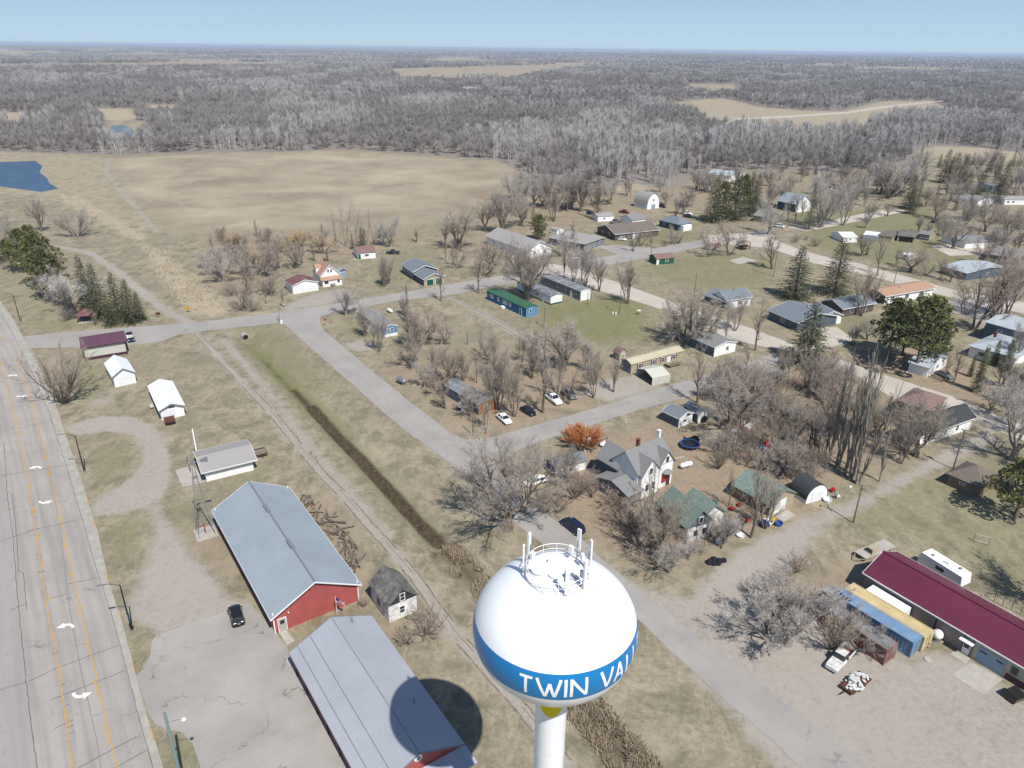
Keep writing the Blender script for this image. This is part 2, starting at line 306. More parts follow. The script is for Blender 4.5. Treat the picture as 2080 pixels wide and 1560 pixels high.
SOFT = {  # channel: [(polygon or line in photo pixels, half width or None, soft edge in metres, strength)]
 'dirt': [([(127, 866), (190, 848), (264, 845), (317, 866), (340, 904), (349, 940), (347, 978), (330, 1010), (296, 1031), (243, 1041), (190, 1050), (186, 1025), (201, 1014), (264, 972), (292, 940), (290, 912), (270, 882), (211, 876), (150, 886)], None, 1.2, 1),
  ([(296, 1025), (330, 1025), (343, 1071), (376, 1101), (402, 1143), (440, 1177), (480, 1225), (545, 1275), (440, 1262), (330, 1300), (245, 1240), (262, 1205), (290, 1173), (296, 1130), (318, 1095), (311, 1058)], None, 2.2, .92),
  ([(1190, 1118), (1292, 1187), (1400, 1215), (1440, 1165), (1502, 1113), (1627, 1054), (1720, 1022), (1922, 917), (2010, 870), (2030, 890), (1970, 922), (1790, 1010), (1700, 1062), (1655, 1092), (1645, 1115), (1590, 1165), (1560, 1200), (1640, 1235), (1720, 1290), (1850, 1345), (1900, 1320), (1975, 1345), (2050, 1400), (2160, 1470), (2300, 1700), (1800, 1800), (1300, 1250)], None, 2.2, .95),
  ([(400, 677), (482, 765), (555, 842), (615, 915), (657, 966), (700, 1008), (742, 1058), (790, 1110), (837, 1165), (920, 1280), (1000, 1372), (1070, 1450), (1150, 1550)], 1.2, .9, .85),
  ([(452, 690), (500, 742), (545, 795), (600, 868), (680, 965), (790, 1090)], 1.2, 1.3, .8),
  ([(125, 502), (187, 515), (225, 542), (275, 582), (325, 622), (375, 652), (400, 662)], 1.9, 1.4, .85),
  ([(222, 322), (214, 345), (240, 385), (280, 425), (318, 470)], 1.5, 1.8, .75),
  ([(30, 482), (80, 492), (150, 508)], 2.0, 1.4, .5),
  ([(560, 634), (600, 607), (655, 592), (700, 584), (712, 606), (640, 622)], None, 2, .8),
  ([(905, 600), (960, 630), (1020, 660), (1080, 695)], 1.9, 1.2, .75),
  ([(1200, 775), (1290, 762), (1340, 782), (1290, 806), (1230, 815), (1180, 800)], None, 1.6, .9),
  ([(692, 698), (738, 690), (775, 705), (725, 716)], None, 1.2, .9),
  ([(1440, 760), (1520, 740), (1600, 715), (1640, 740), (1540, 775), (1450, 790)], None, 2.5, .8),
  ([(215, 785), (245, 778), (262, 800), (200, 830), (160, 835)], None, 1.6, .45),
  ([(740, 692), (860, 700), (890, 690), (850, 680)], None, 2, .35),
  ([(1300, 395), (1230, 390), (1180, 380), (1140, 376)], 3, 3, .5),
  ([(1255, 420), (1310, 433), (1345, 430), (1290, 470)], None, 3, .45),
  ([(880, 1095), (960, 1180), (1040, 1260), (1120, 1340)], 1.2, 2.5, .5),
  ([(830, 870), (900, 940), (960, 1010)], 1.2, 2.5, .45),
 ],
 'green': [([(470, 662), (560, 655), (600, 700), (690, 800), (640, 800), (560, 735), (500, 700)], None, 3, .55),
  ([(505, 695), (560, 748), (620, 812), (690, 880)], 2.8, 2.2, .85), ([(690, 880), (760, 962), (830, 1035), (870, 1075)], 2.6, 1.6, .6),
  ([(1060, 615), (1180, 600), (1330, 600), (1345, 690), (1260, 700), (1180, 700), (1090, 670)], None, 8, .75),
  ([(1170, 665), (1260, 650), (1250, 700), (1190, 700)], None, 6, .9),
  ([(1300, 530), (1430, 510), (1600, 520), (1570, 590), (1400, 590), (1290, 550)], None, 8, .6),
  ([(1660, 1010), (1800, 960), (2120, 900), (2300, 1300), (2100, 1300), (1980, 1180), (1830, 1110), (1690, 1090)], None, 5, .42),
  ([(40, 640), (180, 650), (300, 660), (60, 676)], None, 3, .45),
  ([(0, 530), (110, 555), (130, 640), (50, 645)], None, 4, .35),
  ([(262, 700), (330, 700), (330, 760), (280, 760)], None, 4, .4), ([(175, 735), (215, 735), (225, 800), (130, 830), (120, 810)], None, 3, .5),
  ([(170, 905), (270, 890), (280, 930), (230, 990), (175, 1010)], None, 3, .5), ([(195, 1065), (300, 1050), (280, 1150), (225, 1175)], None, 3, .55),
  ([(300, 1040), (430, 1000), (540, 930), (560, 960), (440, 1020), (400, 1090), (350, 1060)], None, 3, .5),
  ([(245, 1250), (300, 1255), (305, 1340), (275, 1365)], None, 2, .5), ([(315, 1485), (400, 1500), (420, 1600), (340, 1600)], None, 1, .5),
  ([(372, 840), (400, 840), (400, 870), (370, 870)], None, 2, .6),
  ([(690, 650), (800, 640), (790, 690), (700, 690)], None, 3, .5), ([(850, 590), (1000, 600), (1060, 650), (900, 620)], None, 5, .35),
  ([(1600, 430), (1900, 420), (2000, 560), (1800, 540), (1640, 500)], None, 6, .65), ([(1200, 470), (1400, 460), (1440, 490), (1250, 500)], None, 4, .6),
  ([(600, 1290), (690, 1240), (740, 1240), (660, 1290)], None, 1.5, .5), ([(740, 540), (820, 500), (900, 500), (900, 560), (740, 600)], None, 5, .4),
  ([(1880, 580), (2000, 600), (1960, 640), (1870, 630)], None, 3, .8), ([(1700, 640), (1800, 640), (1760, 700), (1660, 700)], None, 3, .6)],
 'leaf': [([(740, 730), (1000, 700), (1240, 720), (1270, 800), (1100, 860), (1000, 895), (940, 890), (860, 830)], None, 7, .7),
  ([(1080, 930), (1330, 850), (1500, 870), (1720, 960), (1640, 1050), (1480, 1110), (1300, 1170), (1180, 1090), (1090, 1010)], None, 4, .75),
  ([(1430, 740), (1720, 740), (1900, 900), (1720, 960), (1500, 880), (1400, 840)], None, 6, .85),
  ([(1560, 1180), (1740, 1130), (1790, 1230), (1700, 1350), (1500, 1290)], None, 4, .7), ([(1700, 730), (1900, 700), (2080, 800), (2050, 850), (1850, 790)], None, 4, .8),
  ([(720, 1260), (870, 1240), (900, 1300), (790, 1320)], None, 2.5, .55), ([(400, 470), (900, 460), (830, 500), (560, 540), (470, 600), (400, 560)], None, 6, .6),
  ([(380, 1080), (450, 1080), (520, 1200), (420, 1160), (370, 1110)], None, 2.5, .55), ([(600, 1010), (680, 1010), (760, 1120), (740, 1180), (690, 1130)], None, 2.5, .6),
  ([(300, 425), (370, 430), (365, 448), (305, 445)], None, 6, .6), ([(880, 345), (1010, 338), (990, 380), (900, 385)], None, 14, .45), ([(480, 345), (600, 350), (560, 362), (470, 356)], None, 10, .35), ([(690, 395), (860, 400), (820, 430), (680, 425)], None, 14, .35), ([(1050, 370), (1300, 350), (1700, 350), (1500, 420), (1180, 460), (900, 520), (860, 480)], None, 10, .55), ([(1000, 1020), (1090, 1030), (1090, 1100), (1000, 1110)], None, 3, .4),
  ([(130, 930), (200, 850), (330, 860), (420, 880), (560, 900), (420, 905), (330, 870)], None, 3, .35),
  ([(1280, 560), (1560, 640), (1700, 700), (1500, 700)], None, 8, .45)],
 'tan': [([(285, 495), (325, 505), (400, 568), (475, 628), (432, 646), (382, 636), (330, 572)], None, 2.5, 1),
  ([(480, 635), (560, 628), (620, 640), (560, 650), (470, 650)], None, 2, .6), ([(108, 390), (165, 398), (235, 438), (305, 482), (275, 492), (200, 450), (130, 415)], None, 3, .9),
  ([(-200, 305), (100, 308), (240, 322), (260, 400), (330, 470), (240, 480), (130, 420), (60, 400), (-200, 400)], None, 12, .55),
  ([(1860, 295), (1960, 290), (2200, 305), (2200, 330), (1900, 325)], None, 12, .8), ([(265, 335), (365, 333), (375, 352), (330, 368), (275, 360)], None, 5, .62), ([(840, 355), (960, 345), (930, 372), (850, 372)], None, 12, .35), ([(420, 420), (560, 410), (600, 440), (440, 450)], None, 12, .35), ([(1140, 372), (1290, 368), (1330, 385), (1180, 395)], None, 6, .8),
  ([(700, 870), (820, 950), (900, 1010), (1010, 1110), (1080, 1180), (1020, 1180), (930, 1100), (820, 990)], None, 3, .45),
  ([(520, 760), (600, 850), (760, 1040), (700, 1000), (560, 860)], None, 3, .45), ([(1180, 1390), (1290, 1450), (1420, 1560), (1370, 1580), (1240, 1470)], None, 2.5, .5),
  ([(590, 480), (900, 450), (1060, 400), (1040, 340), (620, 308), (400, 318), (300, 460)], None, 10, .12)],
 'mud': [([(630, 820), (680, 875), (730, 925), (790, 990), (850, 1055), (890, 1095)], 1.35, .6, 1), ([(596, 786), (632, 824), (680, 875)], .9, 1., 1), ([(880, 1085), (985, 1190), (1080, 1300), (1180, 1425), (1260, 1520), (1420, 1700)], 1.6, 2, .75),
  ([(530, 722), (590, 785), (640, 832), (690, 885)], .5, 1.8, .72)],
 'field': [([(222, 322), (420, 312), (700, 305), (860, 318), (1010, 328), (1055, 352), (1010, 410), (900, 445), (830, 462), (690, 462), (480, 470), (330, 470), (255, 400)], None, 12, 1)],
}
WOODLINE = [(-900, 300), (-200, 302), (0, 308), (130, 312), (240, 315), (330, 312), (450, 308), (560, 309), (700, 304), (860, 315), (1010, 326), (1050, 345), (1090, 372), (1180, 392), (1240, 380), (1290, 372), (1360, 385), (1450, 350),
            (1560, 345), (1700, 352), (1800, 345), (1850, 335), (1866, 306), (1905, 297), (1990, 300), (2090, 312), (2600, 312), (3200, 300)]
CLEAR = [  # open ground in the woodland (photo pixels), and what grows there
 ([(1395, 204), (1470, 199), (1540, 216), (1600, 222), (1710, 226), (1790, 206), (1890, 204), (1925, 219), (1890, 231), (1800, 242), (1760, 256), (1720, 276), (1660, 282), (1560, 276), (1470, 258), (1420, 236)], 'tan', .75),
 ([(1455, 243), (1560, 248), (1690, 268), (1690, 276), (1560, 262), (1440, 256)], 'tan', .5),
 ([(-200, 228), (46, 229), (52, 250), (20, 260), (-200, 262)], 'tan', .9), ([(188, 219), (270, 220), (285, 240), (235, 250), (205, 240)], 'tan', .9),
 ([(216, 250), (292, 246), (298, 282), (250, 292), (218, 284)], 'tan', .5), ([(296, 211), (352, 212), (366, 230), (306, 232)], 'tan', .9), ([(430, 213), (478, 214), (480, 220), (440, 220)], 'tan', .9),
 ([(500, 125), (610, 128), (660, 132), (530, 137), (80, 139), (-200, 141), (-200, 131), (200, 130)], 'field', .8),
 ([(790, 140), (900, 136), (1150, 128), (1240, 136), (1130, 144), (1020, 163), (820, 163)], 'field', .9), ([(1400, 170), (1492, 170), (1500, 190), (1400, 188)], 'field', .8),
 ([(-200, 98), (55, 100), (60, 108), (-200, 110)], 'tan', .7), ([(85, 102), (120, 101), (130, 109), (100, 109)], 'tan', .8), ([(140, 101), (230, 101), (220, 107), (150, 106)], 'field', .8),
 ([(860, 116), (980, 114), (990, 124), (870, 125)], 'tan', .6), ([(1100, 126), (1210, 125), (1260, 133), (1180, 131)], 'tan', .5), ([(1270, 184), (1340, 184), (1340, 192), (1280, 192)], 'tan', .7),
 ([(1330, 246), (1400, 248), (1390, 256), (1335, 254)], 'tan', .8), ([(1660, 127), (1720, 129), (1700, 136), (1650, 134)], 'field', .8), ([(2030, 188), (2200, 190), (2200, 200), (2040, 198)], 'tan', .8),
 ([(1350, 210), (1400, 205), (1400, 225), (1360, 226)], 'tan', .6), ([(945, 178), (975, 176), (975, 188), (945, 188)], 'tan', .5)]
WOODPOLY = gp(WOODLINE); CLEARG = [gp(c[0]) for c in CLEAR]
def wood_mask(X, Y):                       # metres inside the woodland (positive) or outside it
    wl = WOODPOLY; s = np.full(X.shape, -1e9)
    xs = [p[0] for p in wl]; poly = wl + [(60000, wl[-1][1]), (60000, 60000), (-60000, 60000), (-60000, wl[0][1])]
    d = seg_dist(X, Y, [(-60000, wl[0][1])] + wl + [(60000, wl[-1][1])]); s = np.where(inside(X, Y, poly), d, -d)
    for c in CLEARG: s = np.minimum(s, -signed(X, Y, c))
    return s
def build_ground():
    ys = [-3000., -1200., -500., -250., -120., -60., -20.]; y = 0.
    while y < 60000: ys.append(y); y += .55 + max(0, y - 30) * .0052 if y < 700 else y * .035
    ys = np.array(ys)
    u = np.concatenate([-np.geomspace(3.2, .86, 14), np.linspace(-.84, .84, 560), np.geomspace(.86, 3.2, 14)])
    U_, Y = np.meshgrid(u, ys); X = U_ * (np.abs(Y) + 55)
    X = X.ravel(); Y = Y.ravel(); nx, ny = len(u), len(ys)
    Z = terrain(X, Y)
    near = (Y > 0) & (Y < 900)
    d = np.full(X.shape, 99.); d[near] = seg_dist(X[near], Y[near], DITCH); Z -= 1.15 * np.exp(-(d / 2.6) ** 2)
    ch = {}
    for k, lst in SOFT.items():
        a = np.zeros(X.shape)
        for pts, hw, soft, st in lst:
            pl = gp(pts); xs = [p[0] for p in pl]; yy = [p[1] for p in pl]; mg = soft * 2 + (hw or 0) + 1
            b = (X > min(xs) - mg) & (X < max(xs) + mg) & (Y > min(yy) - mg) & (Y < max(yy) + mg)
            if not b.any(): continue
            s = signed(X[b], Y[b], pl) if hw is None else hw - seg_dist(X[b], Y[b], pl)
            a[b] = np.maximum(a[b], np.clip(s / (2 * soft) + .5, 0, 1) * st)
        ch[k] = a
    wm = wood_mask(X, Y); ch['wood'] = np.clip(wm / 12 + .5, 0, 1)
    for (pts, kind, st), pl in zip(CLEAR, CLEARG):
        s = signed(X, Y, pl); ch[kind] = np.maximum(ch[kind], np.clip(s / 16 + .5, 0, 1) * st)
    far = np.clip((Y - 2600) / 800, 0, 1) * (vnoise(X, Y, 900, 9) * .6 + vnoise(X, Y, 330, 4) * .4 > .62)
    ch['field'] = np.maximum(ch['field'], far * .8); ch['wood'] *= 1 - .85 * far
    me = bpy.data.meshes.new('ground'); nv = nx * ny
    co = np.stack([X, Y, Z], 1).astype(np.float32)
    i = np.arange((nx - 1) * (ny - 1)); r_, c_ = i // (nx - 1), i % (nx - 1); a = r_ * nx + c_
    q = np.stack([a, a + 1, a + nx + 1, a + nx], 1).astype(np.int32)
    me.vertices.add(nv); me.vertices.foreach_set('co', co.ravel()); me.loops.add(q.size); me.loops.foreach_set('vertex_index', q.ravel())
    me.polygons.add(len(q)); me.polygons.foreach_set('loop_start', np.arange(0, q.size, 4, dtype=np.int32)); me.polygons.foreach_set('loop_total', np.full(len(q), 4, np.int32))
    me.polygons.foreach_set('use_smooth', np.ones(len(q), bool)); me.update(calc_edges=True)
    for nm, ks in (('cover_a', ('dirt', 'green', 'leaf', 'tan')), ('cover_b', ('wood', 'mud', 'field'))):
        at = me.attributes.new(nm, 'FLOAT_COLOR', 'POINT'); v = np.zeros((nv, 4), np.float32)
        for j, k in enumerate(ks): v[:, j] = ch[k]
        at.data.foreach_set('color', v.ravel())
    o = bpy.data.objects.new('ground', me); COL.objects.link(o); o['kind'] = 'structure'
    m = bpy.data.materials.new('ground_cover'); m.use_nodes = True; n = m.node_tree.nodes; l = m.node_tree.links
    b = n['Principled BSDF']; b.inputs['Roughness'].default_value = .97; b.inputs['Specular IOR Level'].default_value = .1
    tc = n.new('ShaderNodeTexCoord')
    def noise(s, det=5, rough=.6, dist=0., sc=None):
        q = n.new('ShaderNodeTexNoise'); q.inputs['Scale'].default_value = s; q.inputs['Detail'].default_value = det; q.inputs['Roughness'].default_value = rough; q.inputs['Distortion'].default_value = dist
        if sc:
            mp = n.new('ShaderNodeMapping'); mp.inputs['Scale'].default_value = sc; mp.inputs['Rotation'].default_value = (0, 0, R(32)); l.new(tc.outputs['Object'], mp.inputs[0]); l.new(mp.outputs[0], q.inputs['Vector'])
        else: l.new(tc.outputs['Object'], q.inputs['Vector'])
        return q.outputs[0]
    def rng(x, a, b_, c=0., d_=1.):
        q = n.new('ShaderNodeMapRange'); q.inputs[1].default_value = a; q.inputs[2].default_value = b_; q.inputs[3].default_value = c; q.inputs[4].default_value = d_; l.new(x, q.inputs[0]); return q.outputs[0]
    def mix(f, a, b_):
        q = n.new('ShaderNodeMix'); q.data_type = 'RGBA'
        for s_, x in ((0, f), (6, a), (7, b_)):
            if isinstance(x, tuple): q.inputs[s_].default_value = (*x, 1)
            elif isinstance(x, float): q.inputs[s_].default_value = x
            else: l.new(x, q.inputs[s_])
        return q.outputs[2]
    def madd(a, b_, op='ADD'):
        q = n.new('ShaderNodeMath'); q.operation = op
        for s_, x in ((0, a), (1, b_)):
            if isinstance(x, float): q.inputs[s_].default_value = x
            else: l.new(x, q.inputs[s_])
        return q.outputs[0]
    fine = noise(1.3, 7, .78); med = noise(.17, 8, .74, .5); big = noise(.035, 4, .55, .4); streak = noise(.34, 8, .76, .4, (1., .33, 1.)); huge = noise(.004, 4, .6)
    tiny = noise(7., 3, .6)
    lawn = mix(rng(med, .40, .60), AL(146, 139, 115), AL(196, 184, 158)); lawn = mix(rng(streak, .48, .68), lawn, AL(208, 194, 168)); lawn = mix(rng(big, .45, .7, 0, .7), lawn, AL(168, 158, 136))
    lawn = mix(rng(fine, .44, .66, 0, .5), lawn, AL(124, 116, 95))
    grit = noise(.62, 9, .82); lawn = mix(rng(grit, .52, .62, 0, .5), lawn, AL(132, 123, 100)); lawn = mix(rng(grit, .36, .46, .45, 0.), lawn, AL(212, 199, 172))
    at = n.new('ShaderNodeAttribute'); at.attribute_name = 'cover_a'; sa = n.new('ShaderNodeSeparateColor'); l.new(at.outputs['Color'], sa.inputs[0])
    bt = n.new('ShaderNodeAttribute'); bt.attribute_name = 'cover_b'; sb = n.new('ShaderNodeSeparateColor'); l.new(bt.outputs['Color'], sb.inputs[0])
    jit = madd(madd(med, -.5), madd(madd(fine, -.5), .6, 'MULTIPLY'))
    def msk(x, gain=1.5, w=.16): return rng(madd(x, madd(jit, gain, 'MULTIPLY')), .5 - w, .5 + w)
    def msoft(x, gain=1.4): return rng(madd(x, madd(jit, gain, 'MULTIPLY')), .2, .95)
    col = lawn
    fieldc = mix(rng(noise(.02, 7, .68, .2), .34, .66), AL(166, 152, 130), AL(212, 198, 172)); fieldc = mix(rng(med, .5, .72, 0, .45), fieldc, AL(206, 189, 162)); fieldc = mix(rng(fine, .5, .75, 0, .4), fieldc, AL(140, 124, 105))
    fieldc = mix(rng(noise(.012, 3, .5, .8), .6, .72, 0, .55), fieldc, AL(196, 186, 160))
    col = mix(msoft(sb.outputs[2], .4), col, fieldc)
    col = mix(msoft(sa.outputs[1]), col, mix(rng(fine, .35, .7), AL(124, 129, 84), AL(164, 162, 116)))
    col = mix(msoft(sa.outputs[2]), col, mix(rng(fine, .35, .68), AL(156, 136, 116), AL(208, 185, 158)))
    col = mix(msoft(at.outputs['Alpha']), col, mix(rng(fine, .35, .7), AL(188, 171, 144), AL(222, 208, 182)))
    dirtc = mix(rng(fine, .38, .68), AL(180, 171, 160), AL(209, 200, 188)); dirtc = mix(rng(big, .4, .7), dirtc, AL(198, 190, 180)); dirtc = mix(rng(streak, .5, .75, 0, .35), dirtc, AL(166, 155, 140))
    dirtc = mix(rng(grit, .53, .64, 0, .4), dirtc, AL(158, 147, 133)); col = mix(msk(sa.outputs[0], 1.3, .22), col, dirtc)
    col = mix(msk(sb.outputs[1], .9, .25), col, mix(rng(fine, .4, .65), AL(70, 62, 48), AL(120, 104, 80)))
    woodc = mix(rng(fine, .35, .7), AL(150, 140, 132), AL(184, 173, 162)); woodc = mix(rng(huge, .4, .6), woodc, AL(160, 151, 145))
    col = mix(rng(madd(sb.outputs[0], madd(jit, .8, 'MULTIPLY')), .35, .65), col, woodc)
    col = mix(rng(tiny, .3, .75, 0, .16), col, AL(70, 64, 52))
    l.new(col, b.inputs['Base Color'])
    bn = n.new('ShaderNodeBump'); bn.inputs['Strength'].default_value = .5; bn.inputs['Distance'].default_value = .12; l.new(fine, bn.inputs['Height']); l.new(bn.outputs[0], b.inputs['Normal'])
    me.materials.append(m)
build_ground()

# ------------------------------------------------------------------ roads
def resample(pl, step):
    out = [Vector(pl[0])]
    for a, b in zip(pl[:-1], pl[1:]):
        a = Vector(a); b = Vector(b); k = max(1, int((b - a).length / step))
        for i in range(1, k + 1): out.append(a.lerp(b, i / k))
    return out
def arclen_pts(pl, n):
    d = [0.]
    for a, b in zip(pl[:-1], pl[1:]): d.append(d[-1] + (Vector(b) - Vector(a)).length)
    out = []
    for k in range(n):
        s = d[-1] * k / (n - 1); j = 0
        while j < len(d) - 2 and d[j + 1] < s: j += 1
        t = (s - d[j]) / max(1e-6, d[j + 1] - d[j]); out.append(Vector(pl[j]).lerp(Vector(pl[j + 1]), t))
    return out
def road_mat(name, c1, c2, kind='plain'):
    m = bpy.data.materials.new(name); m.use_nodes = True; n = m.node_tree.nodes; l = m.node_tree.links; b = n['Principled BSDF']
    b.inputs['Roughness'].default_value = .93; b.inputs['Specular IOR Level'].default_value = .2
    tc = n.new('ShaderNodeTexCoord')
    def noise(s, det=5, sc=(1, 1, 1), src='Object', rough=.6):
        mp = n.new('ShaderNodeMapping'); mp.inputs['Scale'].default_value = sc; l.new(tc.outputs[src], mp.inputs[0])
        q = n.new('ShaderNodeTexNoise'); q.inputs['Scale'].default_value = s; q.inputs['Detail'].default_value = det; q.inputs['Roughness'].default_value = rough; l.new(mp.outputs[0], q.inputs['Vector']); return q.outputs[0]
    def rng(x, a, b_, c=0., d_=1.):
        q = n.new('ShaderNodeMapRange'); q.inputs[1].default_value = a; q.inputs[2].default_value = b_; q.inputs[3].default_value = c; q.inputs[4].default_value = d_; l.new(x, q.inputs[0]); return q.outputs[0]
    def mix(f, a, b_):
        q = n.new('ShaderNodeMix'); q.data_type = 'RGBA'
        for s_, x in ((0, f), (6, a), (7, b_)):
            if isinstance(x, tuple): q.inputs[s_].default_value = (*x, 1)
            elif isinstance(x, float): q.inputs[s_].default_value = x
            else: l.new(x, q.inputs[s_])
        return q.outputs[2]
    col = mix(rng(noise(.12, 4), .35, .65), c1, c2); col = mix(rng(noise(4., 5, rough=.7), .4, .75, 0, .25), col, tuple(x * .6 for x in c1))
    if kind != 'gravel':
        vo = n.new('ShaderNodeTexVoronoi'); vo.feature = 'DISTANCE_TO_EDGE'; vo.inputs['Scale'].default_value = .085; vo.inputs['Randomness'].default_value = 1.
        nn = n.new('ShaderNodeTexNoise'); nn.inputs['Scale'].default_value = .6; nn.inputs['Detail'].default_value = 4
        l.new(tc.outputs['Object'], nn.inputs['Vector']); ad = n.new('ShaderNodeMix'); ad.data_type = 'RGBA'; ad.inputs[0].default_value = .12; ad.blend_type = 'ADD'
        sc_ = n.new('ShaderNodeVectorMath'); sc_.operation = 'SCALE'; sc_.inputs['Scale'].default_value = 3.; l.new(nn.outputs['Color'], sc_.inputs[0])
        a2 = n.new('ShaderNodeVectorMath'); a2.operation = 'ADD'; l.new(tc.outputs['Object'], a2.inputs[0]); l.new(sc_.outputs[0], a2.inputs[1]); l.new(a2.outputs[0], vo.inputs['Vector'])
        brk = rng(noise(.25, 2), .45, .6)
        cm = n.new('ShaderNodeMath'); cm.operation = 'MULTIPLY'; l.new(rng(vo.outputs['Distance'], .003, .009, .6 if kind == 'lot' else .4, 0.), cm.inputs[0]); l.new(brk, cm.inputs[1])
        col = mix(cm.outputs[0], col, AL(105, 102, 100))
    if kind in ('lanes', 'plain'):
        uv = n.new('ShaderNodeUVMap'); uv.uv_map = 'road'; sp = n.new('ShaderNodeSeparateXYZ'); l.new(uv.outputs[0], sp.inputs[0])
        long_ = n.new('ShaderNodeMapping'); long_.inputs['Scale'].default_value = (1., .03, 1); l.new(uv.outputs[0], long_.inputs[0])
        q = n.new('ShaderNodeTexNoise'); q.inputs['Scale'].default_value = .85 if kind == 'lanes' else .5; q.inputs['Detail'].default_value = 3; l.new(long_.outputs[0], q.inputs['Vector'])
        col = mix(rng(q.outputs[0], .42, .68, 0, .5 if kind == 'lanes' else .25), col, AL(158, 153, 150) if kind == 'lanes' else AL(172, 166, 160))
        if kind == 'lanes':                # outer lanes are the greyer, older surface
            col = mix(rng(sp.outputs[0], 12.2, 12.6, .0, .55), col, AL(178, 174, 171))
    l.new(col, b.inputs['Base Color']); return m
RM_HW = road_mat('highway_surface', AL(186, 179, 172), AL(200, 192, 184), 'lanes')
RM_ST = road_mat('street_surface', AL(180, 175, 170), AL(194, 189, 183), 'plain')
RM_GR = road_mat('gravel_surface', AL(212, 201, 187), AL(226, 217, 204), 'gravel')
RM_LOT = road_mat('lot_surface', AL(180, 175, 169), AL(198, 192, 185), 'lot')
def strip(name, left, right, z, mt, step=1.5, jitter=.12, seed=1, mb=None, mi=0):
    rnd = random.Random(seed); L = gp(left) if mb is None or True else left; Rr = gp(right)
    n = max(2, int(max(sum((Vector(b) - Vector(a)).length for a, b in zip(L[:-1], L[1:])), 10) / step))
    A = arclen_pts(L, n); B = arclen_pts(Rr, n); k = 7; vs = []; uv = []; s = 0.
    for i in range(n):
        if i: s += (A[i] - A[i - 1]).length
        w_ = (B[i] - A[i]).length
        for j in range(k):
            p = A[i].lerp(B[i], j / (k - 1))
            if j in (0, k - 1): p = p + Vector((rnd.uniform(-1, 1), rnd.uniform(-1, 1))) * jitter
            vs.append((p.x, p.y, z)); uv.append((w_ * (1 - j / (k - 1)), s))
    fs = [(i * k + j, i * k + j + 1, (i + 1) * k + j + 1, (i + 1) * k + j) for i in range(n - 1) for j in range(k - 1)]
    me = bpy.data.meshes.new(name); me.from_pydata(vs, [], fs); me.materials.append(mt)
    ul = me.uv_layers.new(name='road'); ul.data.foreach_set('uv', np.array([uv[l.vertex_index] for l in me.loops], np.float32).ravel())
    if sum(p.normal.z for p in me.polygons) < 0: me.flip_normals()
    o = bpy.data.objects.new(name, me); COL.objects.link(o); o['kind'] = 'structure'; return o
def sheet(name, pts, z, mt, kind='structure'):
    pl = gp(pts); mb = MB(); mb.add([(p[0], p[1], z) for p in pl], [tuple(range(len(pl)))]); o = mb.build(name, mt)
    if o.data.polygons[0].normal.z < 0: o.data.flip_normals()
    if kind: o['kind'] = kind
    return o
YR = [(32, 720), (44, 754), (61, 805), (74, 854), (99, 946), (125, 1060), (148, 1168), (169, 1257), (186, 1332), (212, 1442), (238, 1560), (262, 1670)]
YL = [(0, 735), (23, 818), (38, 883), (50, 940), (61, 1003), (74, 1092), (85, 1168), (101, 1266), (112, 1319), (127, 1416), (148, 1560), (165, 1680)]
CURB = [(-40, 560), (0, 612), (26, 648), (50, 690), (78, 745), (112, 820), (132, 880), (152, 940), (180, 1022), (196, 1075), (220, 1179), (245, 1257), (274, 1365), (307, 1484), (330, 1560), (352, 1650)]
INNER = [(-50, 572), (-8, 622), (16, 660), (40, 706), (66, 758), (99, 835), (117, 890), (136, 950), (160, 1030), (176, 1085), (200, 1170), (226, 1245), (253, 1345), (290, 1485), (311, 1560), (330, 1650)]
strip('highway', [(-420, 560), (-420, 690), (-380, 830), (-350, 1000), (-330, 1200), (-310, 1400), (-290, 1700)], INNER, .030, RM_HW, 2.)
strip('kerb', INNER, CURB, .042, MATS['curb_concrete'], 2., .03)
# raised kerb lip and its yellow noses, lane lines, arrows, joints: all one object with the road's paint
def gline(mb, pl, w_, z, mi, dash=None, wob=0., seed=0):
    rnd = random.Random(seed); ps = resample([tuple(p) for p in pl], 1.2); d = 0.
    for a, b in zip(ps[:-1], ps[1:]):
        L = (b - a).length
        if L < 1e-4: continue
        t = (b - a) / L; nrm = Vector((-t.y, t.x)) * w_ / 2; o = Vector((rnd.uniform(-1, 1), rnd.uniform(-1, 1))) * wob
        if dash is None or (d % (dash[0] + dash[1])) < dash[0]:
            k = len(mb.v); mb.add([(*(a - nrm + o), z), (*(b - nrm + o), z), (*(b + nrm + o), z), (*(a + nrm + o), z)], [(0, 1, 2, 3)], mi)
        d += L
def offset(pl, d_):
    out = []
    for i, p in enumerate(pl):
        a = Vector(pl[max(0, i - 1)]); b = Vector(pl[min(len(pl) - 1, i + 1)]); t = (b - a).normalized(); out.append(tuple(Vector(p) + Vector((-t.y, t.x)) * d_))
    return out
mk = MB(); yr, yl = gp(YR), gp(YL)
gline(mk, yr, .16, .036, 0); gline(mk, offset(yr, -.32), .13, .0362, 0, (3., 6.))
gline(mk, yl, .17, .036, 0); gline(mk, offset(yl, .32), .13, .0362, 0, (3., 6.))
gline(mk, gp([(-40, 640), (6, 690)]), .3, .036, 0)
ctr = [tuple((Vector(a) + Vector(b)) / 2) for a, b in zip(arclen_pts(yl, 60), arclen_pts(yr, 60))]
